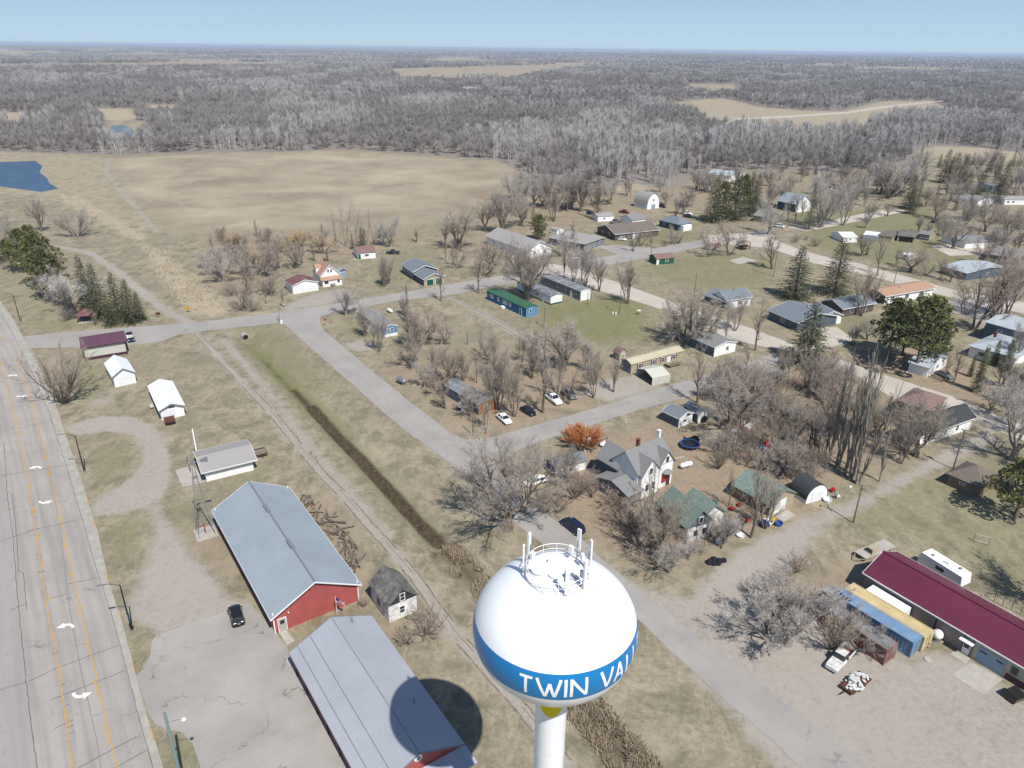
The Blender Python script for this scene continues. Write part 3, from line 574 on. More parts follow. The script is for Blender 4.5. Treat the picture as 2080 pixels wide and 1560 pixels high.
def arrow(px, py, s):                      # a curved turn arrow painted in the middle lane
    c = G(px, py); i = min(range(60), key=lambda k: (Vector(ctr[k]) - c.xy).length); t = (Vector(ctr[min(59, i + 1)]) - Vector(ctr[max(0, i - 1)])).normalized()
    ax = -t if s > 0 else t; nx_ = Vector((ax.y, -ax.x)) if s > 0 else Vector((-ax.y, ax.x)); nx_ = Vector((-ax.y, ax.x))
    n = 10; L_, R_ = [], []
    for k in range(n + 1):
        a = math.pi / 2 * k / n; ctrp = Vector((0, 0)); 
        for rr, lst in ((1.25, L_), (.85, R_)): lst.append((rr * 1.15 * (1 - math.cos(a)) * 1.0 + (0 if rr > 1 else .4 * 1.15) * 1., 1.5 * math.sin(a) * (rr / 1.05)))
    def W_(x, y): p = c.xy + nx_ * (x - .9) * .8 + ax * (y - .9) * .8; return (p.x, p.y, .0365)
    for k in range(n): mk.add([W_(*L_[k]), W_(*L_[k + 1]), W_(*R_[k + 1]), W_(*R_[k])], [(0, 1, 2, 3)], 1)
    e = ((L_[-1][0] + R_[-1][0]) / 2, (L_[-1][1] + R_[-1][1]) / 2)
    mk.add([W_(e[0], e[1] + .75), W_(e[0] + 1.3, e[1]), W_(e[0], e[1] - .75)], [(0, 1, 2)], 1)
for px, py, s in ((28, 763, 1), (41, 805, -1), (76, 950, 1), (88, 1020, -1), (139, 1272, 1), (160, 1412, -1)): arrow(px, py, s)
for a, b in (((0, 812), (8, 806)), ((0, 878), (140, 846)), ((0, 967), (200, 934)), ((0, 1100), (80, 1073)), ((52, 1080), (166, 1054)), ((137, 1187), (205, 1172)), ((103, 1215), (132, 1208)), ((75, 1315), (96, 1310)),
             ((-20, 1408), (56, 1385)), ((56, 1385), (128, 1352)), ((128, 1352), (241, 1311)), ((103, 1422), (255, 1362)), ((110, 1480), (148, 1462)), ((160, 1560), (278, 1496)), ((230, 1562), (345, 1498)), ((10, 693), (45, 688)), ((20, 1240), (56, 1225))):
    gline(mk, gp([a, b]), .12, .0345, 2, wob=.05, seed=a[0])
gline(mk, gp([(8, 900), (14, 1000), (27, 1100), (34, 1200), (48, 1330), (60, 1440), (75, 1560)]), .10, .0345, 2, wob=.06)
gline(mk, gp([(14, 1000), (25, 1004), (34, 1092), (38, 1160), (48, 1165), (54, 1238)]), .10, .0345, 2, wob=.05); gline(mk, gp([(62, 1000), (72, 1080), (86, 1180), (100, 1260), (118, 1350), (132, 1420), (150, 1520)]), .75, .0343, 3, wob=.1)
gline(mk, gp([(99, 955), (122, 1070), (142, 1240), (160, 1340), (196, 1500), (212, 1600)]), .05, .0346, 2)
gline(mk, gp(INNER), .07, .0435, 2, wob=.04)
o = mk.build('lane_markings', ['line_yellow', 'line_white', 'tar', 'asphalt_light']); o['kind'] = 'structure'
kb = MB()
def kerb_run(pl, c_yellow=()):
    g = resample(gp(pl), 2.)
    for i, (a, b) in enumerate(zip(g[:-1], g[1:])):
        t = b - a; c = (a + b) / 2; kb.box((c.x, c.y, .08), (t.length, .16, .15), math.atan2(t.y, t.x), 1 if (i == 0 or i == len(g) - 2) else 0)
kerb_run(CURB[:4]); kerb_run([(127, 866), (132, 880), (152, 940), (180, 1022)]); kerb_run([(190, 1056), (196, 1075), (220, 1179)]); kerb_run([(243, 1240), (245, 1257), (274, 1365)]); kerb_run([(307, 1482), (330, 1560), (352, 1650)]); kerb_run([(60, 700), (78, 745), (112, 820), (125, 858)])
o = kb.build('kerb_lip', ['curb_concrete', 'line_yellow']); o['kind'] = 'structure'
TRK = gp([(400, 677), (482, 765), (555, 842), (615, 915), (657, 966), (700, 1008), (742, 1058), (790, 1110), (837, 1165), (920, 1280), (1000, 1372), (1070, 1450), (1150, 1550)])
mk = MB()
for d_ in (-.85, .8, .2): gline(mk, offset([tuple(p) for p in resample(TRK, 4.)], d_), .3 if abs(d_) > .5 else .14, .012, 0, (17., 4.) if abs(d_) > .5 else (9., 11.), .07, 3)
for d_ in (-.8, .8): gline(mk, offset([tuple(p) for p in resample(gp([(905, 600), (960, 630), (1020, 660), (1080, 695)]), 4.)], d_), .35, .012, 0, None, .06, 4)
o = mk.build('wheel_ruts', 'rut_soil'); o['kind'] = 'structure'
sheet('parking_lot', [(318, 1290), (440, 1249), (505, 1222), (560, 1285), (583, 1316), (592, 1345), (640, 1425), (705, 1540), (760, 1640), (420, 1640), (408, 1560), (391, 1511), (370, 1488), (343, 1482), (317, 1473), (302, 1450), (276, 1372), (292, 1359), (305, 1332), (309, 1302)], .026, RM_LOT)
sheet('walkway', [(566, 1283), (581, 1278), (598, 1302), (583, 1312)], .035, MATS['concrete'])
sheet('building_apron', [(580, 1340), (594, 1332), (640, 1400), (705, 1500), (760, 1590), (742, 1610), (640, 1430)], .033, MATS['concrete'])
sheet('patio_slab', [(356, 955), (392, 945), (416, 975), (418, 978), (371, 990)], .03, MATS['concrete'])
sheet('loading_pad', [(1974, 1345), (2037, 1380), (1998, 1412), (1932, 1371)], .03, MATS['concrete'])
sheet('doorstep_pad', [(1940, 1321), (1971, 1338), (1961, 1348), (1930, 1329)], .034, MATS['concrete'])
sheet('foundation_slab', [(1573, 1049), (1600, 1035), (1617, 1048), (1592, 1060)], .03, MATS['concrete'])
sheet('foundation_slab', [(1480, 529), (1510, 522), (1540, 530), (1500, 537)], .03, MATS['concrete'])
sheet('garden_path', [(1362, 932), (1390, 926), (1391, 929), (1363, 936)], .03, MATS['concrete'])
sheet('driveway', [(1655, 666), (1700, 664), (1735, 690), (1660, 715), (1640, 706), (1680, 690)], .028, RM_GR)
sheet('driveway', [(1210, 500), (1255, 498), (1330, 505), (1300, 520), (1265, 520)], .028, RM_ST)
sheet('driveway', [(1600, 462), (1700, 445), (1800, 424), (1850, 428), (1740, 450), (1640, 470)], .028, RM_GR)
sheet('driveway', [(1890, 500), (1960, 492), (2040, 500), (2030, 515), (1930, 520)], .028, RM_GR)
sheet('driveway', [(1900, 620), (1960, 600), (2090, 650), (2090, 690), (2000, 660)], .028, RM_ST)
strip('street', [(50, 683), (170, 672), (330, 660), (400, 655), (525, 640), (650, 622), (737, 607), (800, 597), (880, 583), (977, 566), (1045, 556), (1135, 540), (1235, 520), (1310, 508), (1411, 490), (1470, 478), (1560, 466)],
      [(54, 707), (160, 706), (258, 703), (330, 693), (366, 679), (400, 674), (525, 661), (640, 646), (700, 630), (800, 612), (930, 597), (980, 586), (1060, 573), (1150, 556), (1210, 542), (1317, 524), (1411, 504), (1480, 492), (1575, 482)], .030, RM_ST)
strip('street', [(560, 650), (582, 661), (600, 679), (653, 726), (706, 772), (748, 810), (786, 844), (833, 882), (896, 927), (940, 962), (1000, 1018), (1055, 1070), (1110, 1112), (1190, 1180), (1302, 1264), (1360, 1321), (1440, 1393), (1520, 1462), (1609, 1543), (1700, 1630)],
      [(672, 628), (652, 640), (649, 655), (659, 673), (695, 702), (748, 747), (790, 781), (833, 817), (875, 848), (913, 878), (940, 896), (1010, 960), (1060, 1004), (1120, 1052), (1180, 1092), (1205, 1120), (1290, 1192), (1400, 1280), (1500, 1352), (1610, 1440), (1720, 1520), (1820, 1600)], .034, RM_ST)
strip('street', [(925, 884), (945, 893), (990, 891), (1090, 863), (1200, 832), (1327, 792), (1411, 769), (1480, 748), (1560, 722), (1610, 706)], [(960, 985), (1000, 958), (1050, 915), (1110, 892), (1200, 864), (1306, 830), (1390, 809), (1440, 790), (1520, 765), (1610, 730)], .038, RM_ST)
strip('gravel_road', [(1120, 536), (1160, 543), (1235, 567), (1295, 588), (1370, 615), (1430, 637), (1517, 664), (1600, 695), (1700, 728), (1785, 758), (1870, 785), (1935, 805), (2035, 847), (2120, 880)],
      [(1088, 552), (1140, 572), (1215, 590), (1285, 610), (1355, 632), (1430, 662), (1480, 690), (1560, 706), (1640, 722), (1710, 745), (1815, 810), (1900, 835), (1970, 852), (2120, 912)], .036, RM_GR)
strip('gravel_road', [(1440, 478), (1500, 474), (1560, 482), (1623, 506), (1669, 520), (1729, 530), (1798, 551), (1854, 565), (1935, 588), (2010, 602), (2140, 625)],
      [(1440, 494), (1500, 498), (1560, 504), (1610, 520), (1650, 534), (1700, 545), (1765, 560), (1830, 578), (1920, 602), (2000, 620), (2140, 650)], .040, RM_GR)
strip('gravel_road', [(1478, 240), (1510, 239), (1600, 235), (1720, 227), (1790, 216), (1880, 207), (1920, 203)], [(1500, 244), (1530, 242.5), (1610, 238.5), (1725, 230), (1800, 219), (1885, 209), (1925, 205)], .03, RM_GR, 8, .3)
strip('far_road', [(1440, 230), (1500, 243), (1580, 256), (1700, 272), (1760, 279)], [(1430, 233), (1490, 247), (1575, 260), (1690, 276), (1750, 284)], .035, RM_ST, 8, .3)
sheet('pond', POND, .03, MATS['water_blue'])
sheet('river', [(226, 256), (250, 253), (262, 258), (275, 268), (270, 280), (238, 282), (222, 270)], .03, MATS['water_river'])

# ------------------------------------------------------------------ landmarks, used to word the labels of the many trees
LAND = []
def land(text, px, py): LAND.append((text, G(px, py)))

# ------------------------------------------------------------------ buildings
class House:
    """A building set out from three corners of its eaves in the photo: A-B runs along the ridge, B-C across it."""
    def __init__(s, name, label, cat, A, B, C, e, rise=1., wall='white_siding', roof='shingle_grey', kind='gable', over=.35, trim=None, swap=False,
                 t=.14, base=None, group=None, prof=None, lift=0., mark=None, endwall=None, L=None, W=None):
        a, b, c = G(*A, e), G(*B, e), G(*C, e)
        u = (b - a).xy; v = (c - b).xy; L0, W0 = u.length, v.length; sg = 1 if u.x * v.y - u.y * v.x > 0 else -1
        au = math.atan2(u.y, u.x); av = math.atan2(v.y, v.x) - sg * math.pi / 2
        while av - au > math.pi: av -= 2 * math.pi
        while av - au < -math.pi: av += 2 * math.pi
        ang = (au * L0 + av * W0) / (L0 + W0); ctr = (a + c) / 2
        if swap: L0, W0 = W0, L0; ang += math.pi / 2
        s.L, s.W, s.e, s.rise, s.over, s.ang = L or L0, W or W0, e, rise, over, ang
        s.lw, s.ww = s.L - 2 * over, s.W - 2 * over; s.t = t
        s.o = thing(name, label, cat, (ctr.x, ctr.y, lift), ang, group); s.ctr = ctr
        if mark: LAND.append((mark, ctr.copy()))
        tocam = Vector((-ctr.x, -ctr.y)); ca, sa = math.cos(ang), math.sin(ang)
        s.cx = 1 if tocam.x * ca + tocam.y * sa > 0 else -1
        s.cy = 1 if -tocam.x * sa + tocam.y * ca > 0 else -1
        s.kind = kind
        P = {'gable': [(-1, 0), (0, rise), (1, 0)], 'flat': [(-1, 0), (1, 0)], 'shed': [(-1, rise if s.cy < 0 else 0), (1, 0 if s.cy < 0 else rise)],
             'shedback': [(-1, 0 if s.cy < 0 else rise), (1, rise if s.cy < 0 else 0)],
             'gothic': [(-1, 0), (-.93, rise * .3), (-.78, rise * .58), (-.52, rise * .82), (-.2, rise * .97), (0, rise), (.2, rise * .97), (.52, rise * .82), (.78, rise * .58), (.93, rise * .3), (1, 0)],
             'quonset': [(math.sin(R(q)), rise * math.cos(R(q))) for q in range(-90, 91, 15)], 'low': [(-1, 0), (-.5, rise * .75), (0, rise), (.5, rise * .75), (1, 0)]}
        s.P = prof or P.get(kind)
        hw, hl = s.W / 2, s.L / 2
        if kind == 'hip':
            rl = max(0., s.L - s.W) / 2 + .01
            mb = MB(); vs = [(-hl, -hw, e), (hl, -hw, e), (hl, hw, e), (-hl, hw, e), (-hl, -hw, e - t), (hl, -hw, e - t), (hl, hw, e - t), (-hl, hw, e - t), (-rl, 0, e + rise), (rl, 0, e + rise)]
            mb.add(vs, [(0, 1, 9, 8), (1, 2, 9), (2, 3, 8, 9), (3, 0, 8), (4, 5, 1, 0), (5, 6, 2, 1), (6, 7, 3, 2), (7, 4, 0, 3), (7, 6, 5, 4)])
            s.roof = mb.build('roof', roof, s.o)
            MB().box((0, 0, (e - t) / 2 + .002), (s.lw, s.ww, e - t - .004)).build('wall', wall, s.o)
        else:
            mb = MB(); n = len(s.P); vs = []
            for x in (-hl, hl):
                vs += [(x, q[0] * hw, e + q[1]) for q in s.P] + [(x, q[0] * hw, e + q[1] - t) for q in s.P]
            fs = []
            for i in range(n - 1):
                fs += [(i, 2 * n + i, 2 * n + i + 1, i + 1), (n + i, n + i + 1, 3 * n + i + 1, 3 * n + i), (i, i + 1, n + i + 1, n + i), (2 * n + i, 3 * n + i, 3 * n + i + 1, 2 * n + i + 1)]
            fs += [(0, n, 3 * n, 2 * n), (n - 1, 3 * n - 1, 4 * n - 1, 2 * n - 1)]
            mb.add(vs, [f[::-1] for f in fs]); s.roof = mb.build('roof', roof, s.o, smooth=False)
            yw = s.ww / 2
            def zr(y):
                y = y / hw
                for (y0, z0), (y1, z1) in zip(s.P[:-1], s.P[1:]):
                    if y0 <= y <= y1: return e + z0 + (z1 - z0) * (y - y0) / (y1 - y0) - t - .006
                return e - t
            pr = [(-yw, 0.0), (yw, 0.0), (yw, zr(yw))] + [(q[0] * hw, e + q[1] - t - .006) for q in reversed(s.P) if abs(q[0] * hw) < yw - .01] + [(-yw, zr(-yw))]
            vs = [(-s.lw / 2, y, z) for y, z in pr] + [(s.lw / 2, y, z) for y, z in pr]; k = len(pr)
            w_ = MB().add(vs, [tuple(range(k - 1, -1, -1)), tuple(range(k, 2 * k))] + [(i, (i + 1) % k, k + (i + 1) % k, k + i) for i in range(k)])
            if endwall: w_.mi = [1, 1] + [0] * k
            w_.build('wall', [wall, endwall] if endwall else wall, s.o)
            if trim:
                tb = MB()
                for x in (-hl - .03, hl + .03):
                    for q0, q1 in zip(s.P[:-1], s.P[1:]):
                        a_, b_ = (q0[0] * hw, e + q0[1]), (q1[0] * hw, e + q1[1])
                        vs = [(x - .03, a_[0], a_[1] + .02), (x - .03, b_[0], b_[1] + .02), (x - .03, b_[0], b_[1] - .2), (x - .03, a_[0], a_[1] - .2)]
                        vs += [(p[0] + .06, p[1], p[2]) for p in vs]
                        tb.add(vs, [(0, 1, 2, 3), (7, 6, 5, 4), (0, 4, 5, 1), (2, 6, 7, 3), (1, 5, 6, 2), (0, 3, 7, 4)])
                for y in (-hw - .02, hw + .02): tb.box((0, y, e - .1 + (s.P[0][1] if y < 0 else s.P[-1][1])), (s.L, .05, .2))
                tb.build('trim', trim, s.o)
        if base: MB().box((0, 0, base[1] / 2), (s.lw + .04, s.ww + .04, base[1])).build('skirting', base[0], s.o)
    def place(s, side, f, z, d=0.):        # the point at fraction f (left to right, seen from outside) on a wall
        k = {'long': s.cy, 'back': -s.cy, 'end': s.cx, 'far': -s.cx}[side]
        if side in ('long', 'back'): x = (f - .5) * s.lw * (-k); return Vector((x, k * (s.ww / 2 + d), z)), (0 if k < 0 else math.pi)
        y = (f - .5) * s.ww * k; return Vector((k * (s.lw / 2 + d), y, z)), (math.pi / 2 if k > 0 else -math.pi / 2)
    def win(s, side, f, w=1., h=1.1, z=1.5, frame='trim_white', shutter=None, name='window', bars=True):
        p, a = s.place(side, f, z, .03); mb = MB()
        for dx, dz, bw, bh in ((0, h / 2, w + .16, .1), (0, -h / 2, w + .16, .1), (-w / 2, 0, .1, h - .1), (w / 2, 0, .1, h - .1)) + (((0, 0, w - .1, .05),) if bars else ()):
            mb.box((p.x + dx * math.cos(a), p.y + dx * math.sin(a), z + dz), (bw, .10, bh), a)
        fr = mb.build(name, frame, s.o); q = MB().box((p.x, p.y, z), (w - .08, .05, h - .08), a).build('pane', 'glass', fr)
        if shutter:
            sb = MB()
            for sx in (-1, 1): sb.box((p.x + sx * (w / 2 + .25) * math.cos(a), p.y + sx * (w / 2 + .25) * math.sin(a), z), (.32, .07, h), a)
            sb.build('shutter', shutter, fr)
        return fr
    def door(s, side, f, w=.95, h=2.05, m='door_white', name='door', glass=False, bars=0):
        p, a = s.place(side, f, h / 2, .02); c = lambda dx: (p.x + dx * math.cos(a), p.y + dx * math.sin(a))
        d = MB().box((*c(0), h / 2), (w, .08, h), a).build(name, m, s.o)
        fr = MB(); fr.box((*c(-w / 2 - .06), h / 2), (.1, .12, h), a); fr.box((*c(w / 2 + .06), h / 2), (.1, .12, h), a); fr.box((*c(0), h + .07), (w + .22, .12, .13), a); fr.build('door_frame', 'trim_white', d)
        if w < 1.5:
            k = MB(); q = Vector((math.sin(a), -math.cos(a))) * .07; k.box((c(w * .38)[0] + q.x, c(w * .38)[1] + q.y, 1.0), (.05, .09, .12), a); k.build('handle', 'hub', d)
        if glass:
            q = Vector((math.sin(a), -math.cos(a))) * .03; MB().box((c(0)[0] + q.x, c(0)[1] + q.y, h * .74), (w * .6, .05, h * .3), a).build('pane', 'glass', d)
        return d
    def chimney(s, x, y, h, m='brick_red', w=.6):
        z0 = s.e + (s.rise * (1 - abs(y) / (s.W / 2)) if s.kind in ('gable', 'hip') else s.rise * .5) - .35
        c = MB().box((x, y, z0 + h / 2), (w, w, h)); c.box((x, y, z0 + h + .06), (w + .14, w + .14, .12)); c.build('chimney', m, s.roof); return c
    def vent(s, x, y, r=.09, h=.45):
        z0 = s.e + (s.rise * (1 - abs(y) / (s.W / 2)) if s.kind in ('gable', 'hip') else s.rise) - .08
        MB().tube((x, y, z0), (x, y, z0 + h), r, n=8).tube((x, y, z0 + h), (x, y, z0 + h + .1), r * 1.6, r * .6, n=8).build('roof_vent', 'galvanised', s.roof)
    def add(s, mb, name, m): return mb.build(name, m, s.o)

H = House
# --- near left
h = H('visitor_shelter', 'plum metal roofed shelter with pale panelled front beside the highway corner', 'building', (161.2, 685), (251.3, 671.3), (258, 696), 3.3, .45, 'canvas_white', 'plum_roof', 'shed', .45, 'plum_trim', base=('plum_trim', .8), mark='the plum roofed shelter')
for f in (.0, 1.): 
    p, a = h.place('long', f, 0); MB().box((p.x, p.y, 1.6), (.28, .3, 3.2), a).build('post', 'plum_trim', h.o)
h.vent(0, -.5, .1, .3)
h = H('garage', 'small white gabled garage with white roof nearest the plum roofed shelter', 'garage', (213.2, 738.4), (225.3, 768), (273.3, 756.4), 2.8, 1.75, 'white_siding', 'white_metal_roof', 'gable', .3, 'trim_grey', mark='the small white garage')
h.door('end', .5, 3.0, 2.3, 'door_white', 'overhead_door')
h = H('shed_building', 'long white metal shed behind the rust coloured trailer', 'shed', (298.7, 783.9), (322, 835.7), (377, 824), 2.5, 1.2, 'white_siding', 'white_metal_roof', 'gable', .4, 'trim_grey', mark='the long white shed')
h.win('end', .5, 1.1, .35, 2.75, 'trim_grey', bars=False); h.door('end', .34, 2.4, 2.1, 'door_white', 'sliding_door')
h = H('picnic_shelter', 'white hall with pale grey shingle roof behind the windmill', 'building', (391, 917.5), (499.7, 893.2), (523, 934), 2.5, 1.2, 'white_paint', 'shingle_light', 'gable', .75, 'trim_white', mark='the white hall with pale shingles', L=None)
h.door('far', .5, 1., 2.05, 'door_white')
h = H('museum_barn', 'big red barn with blue grey steel roof and two ridge vents', 'barn', (428.4, 1037.3), (550, 1258.8), (736, 1187.5), 3.1, 3.6, 'red_siding', 'steel_roof', 'gable', .5, 'trim_white', mark='the big red barn')
h.door('end', .09, 1.05, 2.2, 'door_cream', glass=True)
cap = MB().box((0, 0, h.e + h.rise + .02), (h.L + .02, .26, .07)); cap.build('ridge_cap', 'trim_grey', h.roof)
for x in (-h.L * .185, h.L * .175):
    v = MB(); v.box((x, 0, h.e + h.rise + .16), (2.4, .62, .22)); v.box((x, 0, h.e + h.rise + .30), (2.1, .3, .12)); v.build('ridge_vent', 'galvanised', h.roof)
for sx in (-1, 1):
    for sy in (-1, 1): MB().box((sx * h.lw / 2, sy * h.ww / 2, 1.85), (.16, .16, 3.7)).build('corner_board', 'trim_white', h.o)
p, a = h.place('end', .17, 3.0, .12); MB().tube((p.x - .1, p.y, 3.0), (p.x + .22, p.y, 2.96), .05, .09).build('wall_lamp', 'trim_white', h.o)
barn = h
# --- the big lilac-grey roofed hall at the bottom, with a porch eave along its parking side
e_ = 3.2; a_ = G(755, 1250, e_); b_ = G(957, 1529, e_); u_ = (b_ - a_).normalized(); b_ = a_ + u_ * 25.4; c_ = b_ + Vector((u_.y, -u_.x, 0)) * 11.9
h = H('community_hall', 'long hall with lilac grey metal roof lying partly in the shadow of the water tower', 'building', PX(a_), PX(b_), PX(c_), e_, 2.6, 'red_siding', 'lilac_steel_roof', 'gable', .4, 'trim_grey', mark='the lilac grey roofed hall',
      prof=[(-1, -.45), (-.80, .12), (.034, 2.55), (1, 0)])
hw = h.W / 2
for y in (-.80, -.50, .034): 
    zz_ = e_ + {-.8: .12, -.5: 1.0, .034: 2.55}[y]; MB().box((0, y * hw, zz_ + .015), (h.L, .10, .05)).build('roof_seam', 'galvanised', h.roof)
p_ = MB(); fx = h.cx * h.L / 2                     # the low skirt roof under the front gable
vs = [(fx, -.8 * hw, e_ + .0), (fx, hw, e_ + .0), (fx + h.cx * 2.3, hw + .25, e_ - .75), (fx + h.cx * 2.3, -.8 * hw, e_ - .75)]
p_.add(vs + [(v[0], v[1], v[2] - .12) for v in vs], [(0, 1, 2, 3), (7, 6, 5, 4), (0, 4, 5, 1), (1, 5, 6, 2), (2, 6, 7, 3), (3, 7, 4, 0)] if h.cx > 0 else [(3, 2, 1, 0), (4, 5, 6, 7), (1, 5, 4, 0), (2, 6, 5, 1), (3, 7, 6, 2), (0, 4, 7, 3)]); p_.build('skirt_roof', 'lilac_steel_roof', h.o)
q_ = MB(); q_.lathe([(0, .04), (.42, .04), (.50, .03), (.50, 0)], (h.cx * (h.lw / 2), .2, e_ + 1.35), 24, axis='x') if h.cx > 0 else q_.lathe([(.5, 0), (.5, -.03), (.42, -.04), (0, -.04)], (h.cx * (h.lw / 2), .2, e_ + 1.35), 24, axis='x')
e1 = q_.build('gable_emblem', 'trim_white', h.o)
q_ = MB(); ex = h.cx * (h.lw / 2 + .045)
for y0, z0, y1, z1 in ((-.12, .2, .16, .05), (.16, .05, .10, -.2), (.10, -.2, -.14, -.28), (-.14, -.28, .02, -.02)): q_.tube((ex, .2 + y0, e_ + 1.35 + z0), (ex, .2 + y1, e_ + 1.35 + z1), .06, .05, n=6)
q_.build('emblem_mark', 'flag_blue', e1)
p, a = h.place('far', .30, 0, 1.6)
hr = h.L / 2 - 1.4; mm_ = MB(); mm_.tube((-h.cx * hr, 2.6, e_ + 1.4), (-h.cx * hr, 2.6, e_ + 3.1), .05, n=6)
for t_ in (0, 2.1, 4.2): mm_.tube((-h.cx * hr, 2.6, e_ + 1.9), (-h.cx * hr + .55 * math.cos(t_), 2.6 + .55 * math.sin(t_), e_ + 1.25), .025, n=5)
mm_.build('roof_mast', 'galvanised', h.roof)
h.vent(h.cx * 5.2, 3.4, .07, .8)
for k_ in range(7):
    x = -h.cx * (h.lw / 2 - 1.5 - k_ * 3.6); MB().box((x, -.985 * hw + .1, (e_ - .65) / 2), (.16, .16, e_ - .65)).build('porch_post', 'plum_trim', h.o)

h = H('old_log_cabin', 'weathered white wooden cabin with grey shingle roof between red barn and track', 'cabin', (746, 1184), (787, 1234.5), (852.5, 1208.8), 3.05, 2.3, 'old_white_board', 'shingle_old', 'gable', .28, None, mark='the weathered white cabin', endwall='old_white_board')
yw = h.ww / 2; gb = MB(); gx = h.cx * (h.lw / 2 + .02)
tri = [(gx, -yw * .98, 2.95), (gx, yw * .98, 2.95), (gx, 0, 2.95 + 2.05)]; gb.add(tri + [(v[0] + h.cx * .03, v[1], v[2]) for v in tri], [(0, 1, 2), (5, 4, 3), (0, 3, 4, 1), (1, 4, 5, 2), (2, 5, 3, 0)]); gb.build('gable_boards', 'black_gable', h.o)
h.win('end', .47, .8, 1.25, 1.55, 'trim_white'); h.win('end', .5, .75, 1.25, 3.75, 'trim_white'); h.win('long', .45, .8, 1.0, 1.5, 'trim_grey')

# --- across the street, left to right
h = H('gazebo', 'brown hip roofed park shelter under the dark spruces', 'shelter', (152, 643), (196, 640), (207, 622), 2.3, 1.5, 'rust', 'rust_roof', 'hip', .5, mark='the brown park shelter')
for o_ in list(h.o.children):
    if o_.name.startswith('wall'): bpy.data.objects.remove(o_)
for sx in (-1, 1):
    for sy in (-1, 1): MB().tube((sx * h.lw / 2, sy * h.ww / 2, 0), (sx * h.lw / 2, sy * h.ww / 2, 2.2), .11, n=8).build('post', 'rust', h.o)
MB().box((0, 0, .06), (h.lw + .6, h.ww + .6, .12)).build('floor_slab', 'concrete', h.o)
h = H('garage', 'double white garage with patchy plum roof left of the orange roofed house', 'garage', (577, 568.8), (592.5, 581), (647.5, 572.5), 3.0, 1.5, 'white_siding', 'rust_roof', 'gable', .3, 'trim_white', mark='the double white garage')
h.door('end', .28, 3.0, 2.35, 'door_white', 'overhead_door'); h.door('end', .74, 3.0, 2.35, 'door_white', 'overhead_door')
h = H('orange_roof_house', 'white two storey house with steep orange shingle roof and front porch', 'house', (633, 547), (649, 561), (691, 555), 3.6, 3.5, 'white_siding', 'shingle_orange', 'gable', .35, 'trim_white', mark='the orange roofed white house')
h.win('end', .42, .7, 1.1, 4.9); h.win('end', .58, .7, 1.1, 4.9); h.chimney(-1.5, .3, 1.3)
pr = MB(); x0 = h.cx * h.lw / 2; vs = [(x0, -h.W / 2, 3.0), (x0, h.W / 2, 3.0), (x0 + h.cx * 2.4, h.W / 2 + .2, 2.3), (x0 + h.cx * 2.4, -h.W / 2 - .2, 2.3)]
pr.add(vs + [(v[0], v[1], v[2] - .13) for v in vs], [(0, 1, 2, 3), (7, 6, 5, 4), (0, 4, 5, 1), (1, 5, 6, 2), (2, 6, 7, 3), (3, 7, 4, 0)]); pr.build('porch_roof', 'shingle_orange', h.o)
pw = MB().box((x0 + h.cx * 1.1, 0, 1.15), (2.0, h.W - .6, 2.28)).build('porch', 'white_siding', h.o)
for y, w_ in ((-.28, 1.6), (.3, 1.)):
    f_ = MB().box((x0 + h.cx * 2.12, y * h.W, 1.55), (.08, w_, 1.2)).build('window', 'trim_white', pw); MB().box((x0 + h.cx * 2.15, y * h.W, 1.55), (.06, w_ - .2, 1.0)).build('pane', 'glass', f_)
st = MB()
for k in range(4): st.box((x0 + h.cx * (2.3 + .3 * k), 0, .72 - .2 * k), (.32, 1.5, .14))
for sy in (-.75, .75): st.box((x0 + h.cx * 2.8, sy, 1.0), (1.2, .06, .08)); st.box((x0 + h.cx * 3.35, sy, .55), (.07, .07, 1.)); st.box((x0 + h.cx * 2.25, sy, .8), (.07, .07, 1.1))
st.build('front_steps', 'rail_wood', h.o)
dm = MB(); dm.box((-.6, h.cy * h.W * .36, 4.6), (2.3, 1.9, 1.7)); dr = dm.build('dormer', 'white_siding', h.roof)
MB().add([(-1.9, h.cy * h.W * .36 - 1.2, 5.3), (.7, h.cy * h.W * .36 - 1.2, 5.3), (-.6, h.cy * h.W * .36 - 1.2, 6.3), (-1.9, h.cy * h.W * .36 + 1.2, 5.3), (.7, h.cy * h.W * .36 + 1.2, 5.3), (-.6, h.cy * h.W * .36 + 1.2, 6.3)], [(0, 1, 2), (5, 4, 3), (0, 2, 5, 3), (1, 4, 5, 2), (0, 3, 4, 1)]).build('dormer_roof', 'shingle_orange', dr)
h = H('shed_building', 'grey blue steel shed behind the orange roofed house', 'shed', (680, 549), (688, 552), (706, 549), 2.6, .9, 'slate_siding', 'steel_roof', 'gable', .2)
h.door('end', .5, 2.2, 2.2, 'door_blue', 'sliding_door')
h = H('shed_building', 'white walled shed with red brown shingle roof at the field edge', 'shed', (724.5, 515), (762, 511), (754, 499), 2.5, 1.5, 'white_siding', 'shingle_red', 'gable', .25, mark='the red brown roofed shed')
h.door('long', .08, 1., 2., 'door_green'); h.win('long', .5, 1.6, .9, 1.4)
h = H('ranch_house', 'ranch house with grey green shingle roof in front of the brown field', 'house', (813.8, 537), (838, 553), (890, 546), 3.0, 1.9, 'slate_siding', 'shingle_bluegrey', 'gable', .45, 'trim_white', mark='the green doored ranch house')
for f in (.2, .5, .75): h.win('long', f, 1.2, 1.0, 1.6)
h.win('end', .8, 1., 1., 1.6)
h = H('garage', 'garage wing with two green overhead doors joined to the ranch house', 'garage', (842, 556), (859, 568), (903.5, 560.5), 2.6, 1.6, 'slate_siding', 'shingle_bluegrey', 'gable', .4, 'trim_white', endwall='tan_siding')
h.door('end', .30, 2.5, 2.1, 'door_green', 'overhead_door'); h.door('end', .74, 2.5, 2.1, 'door_green', 'overhead_door')
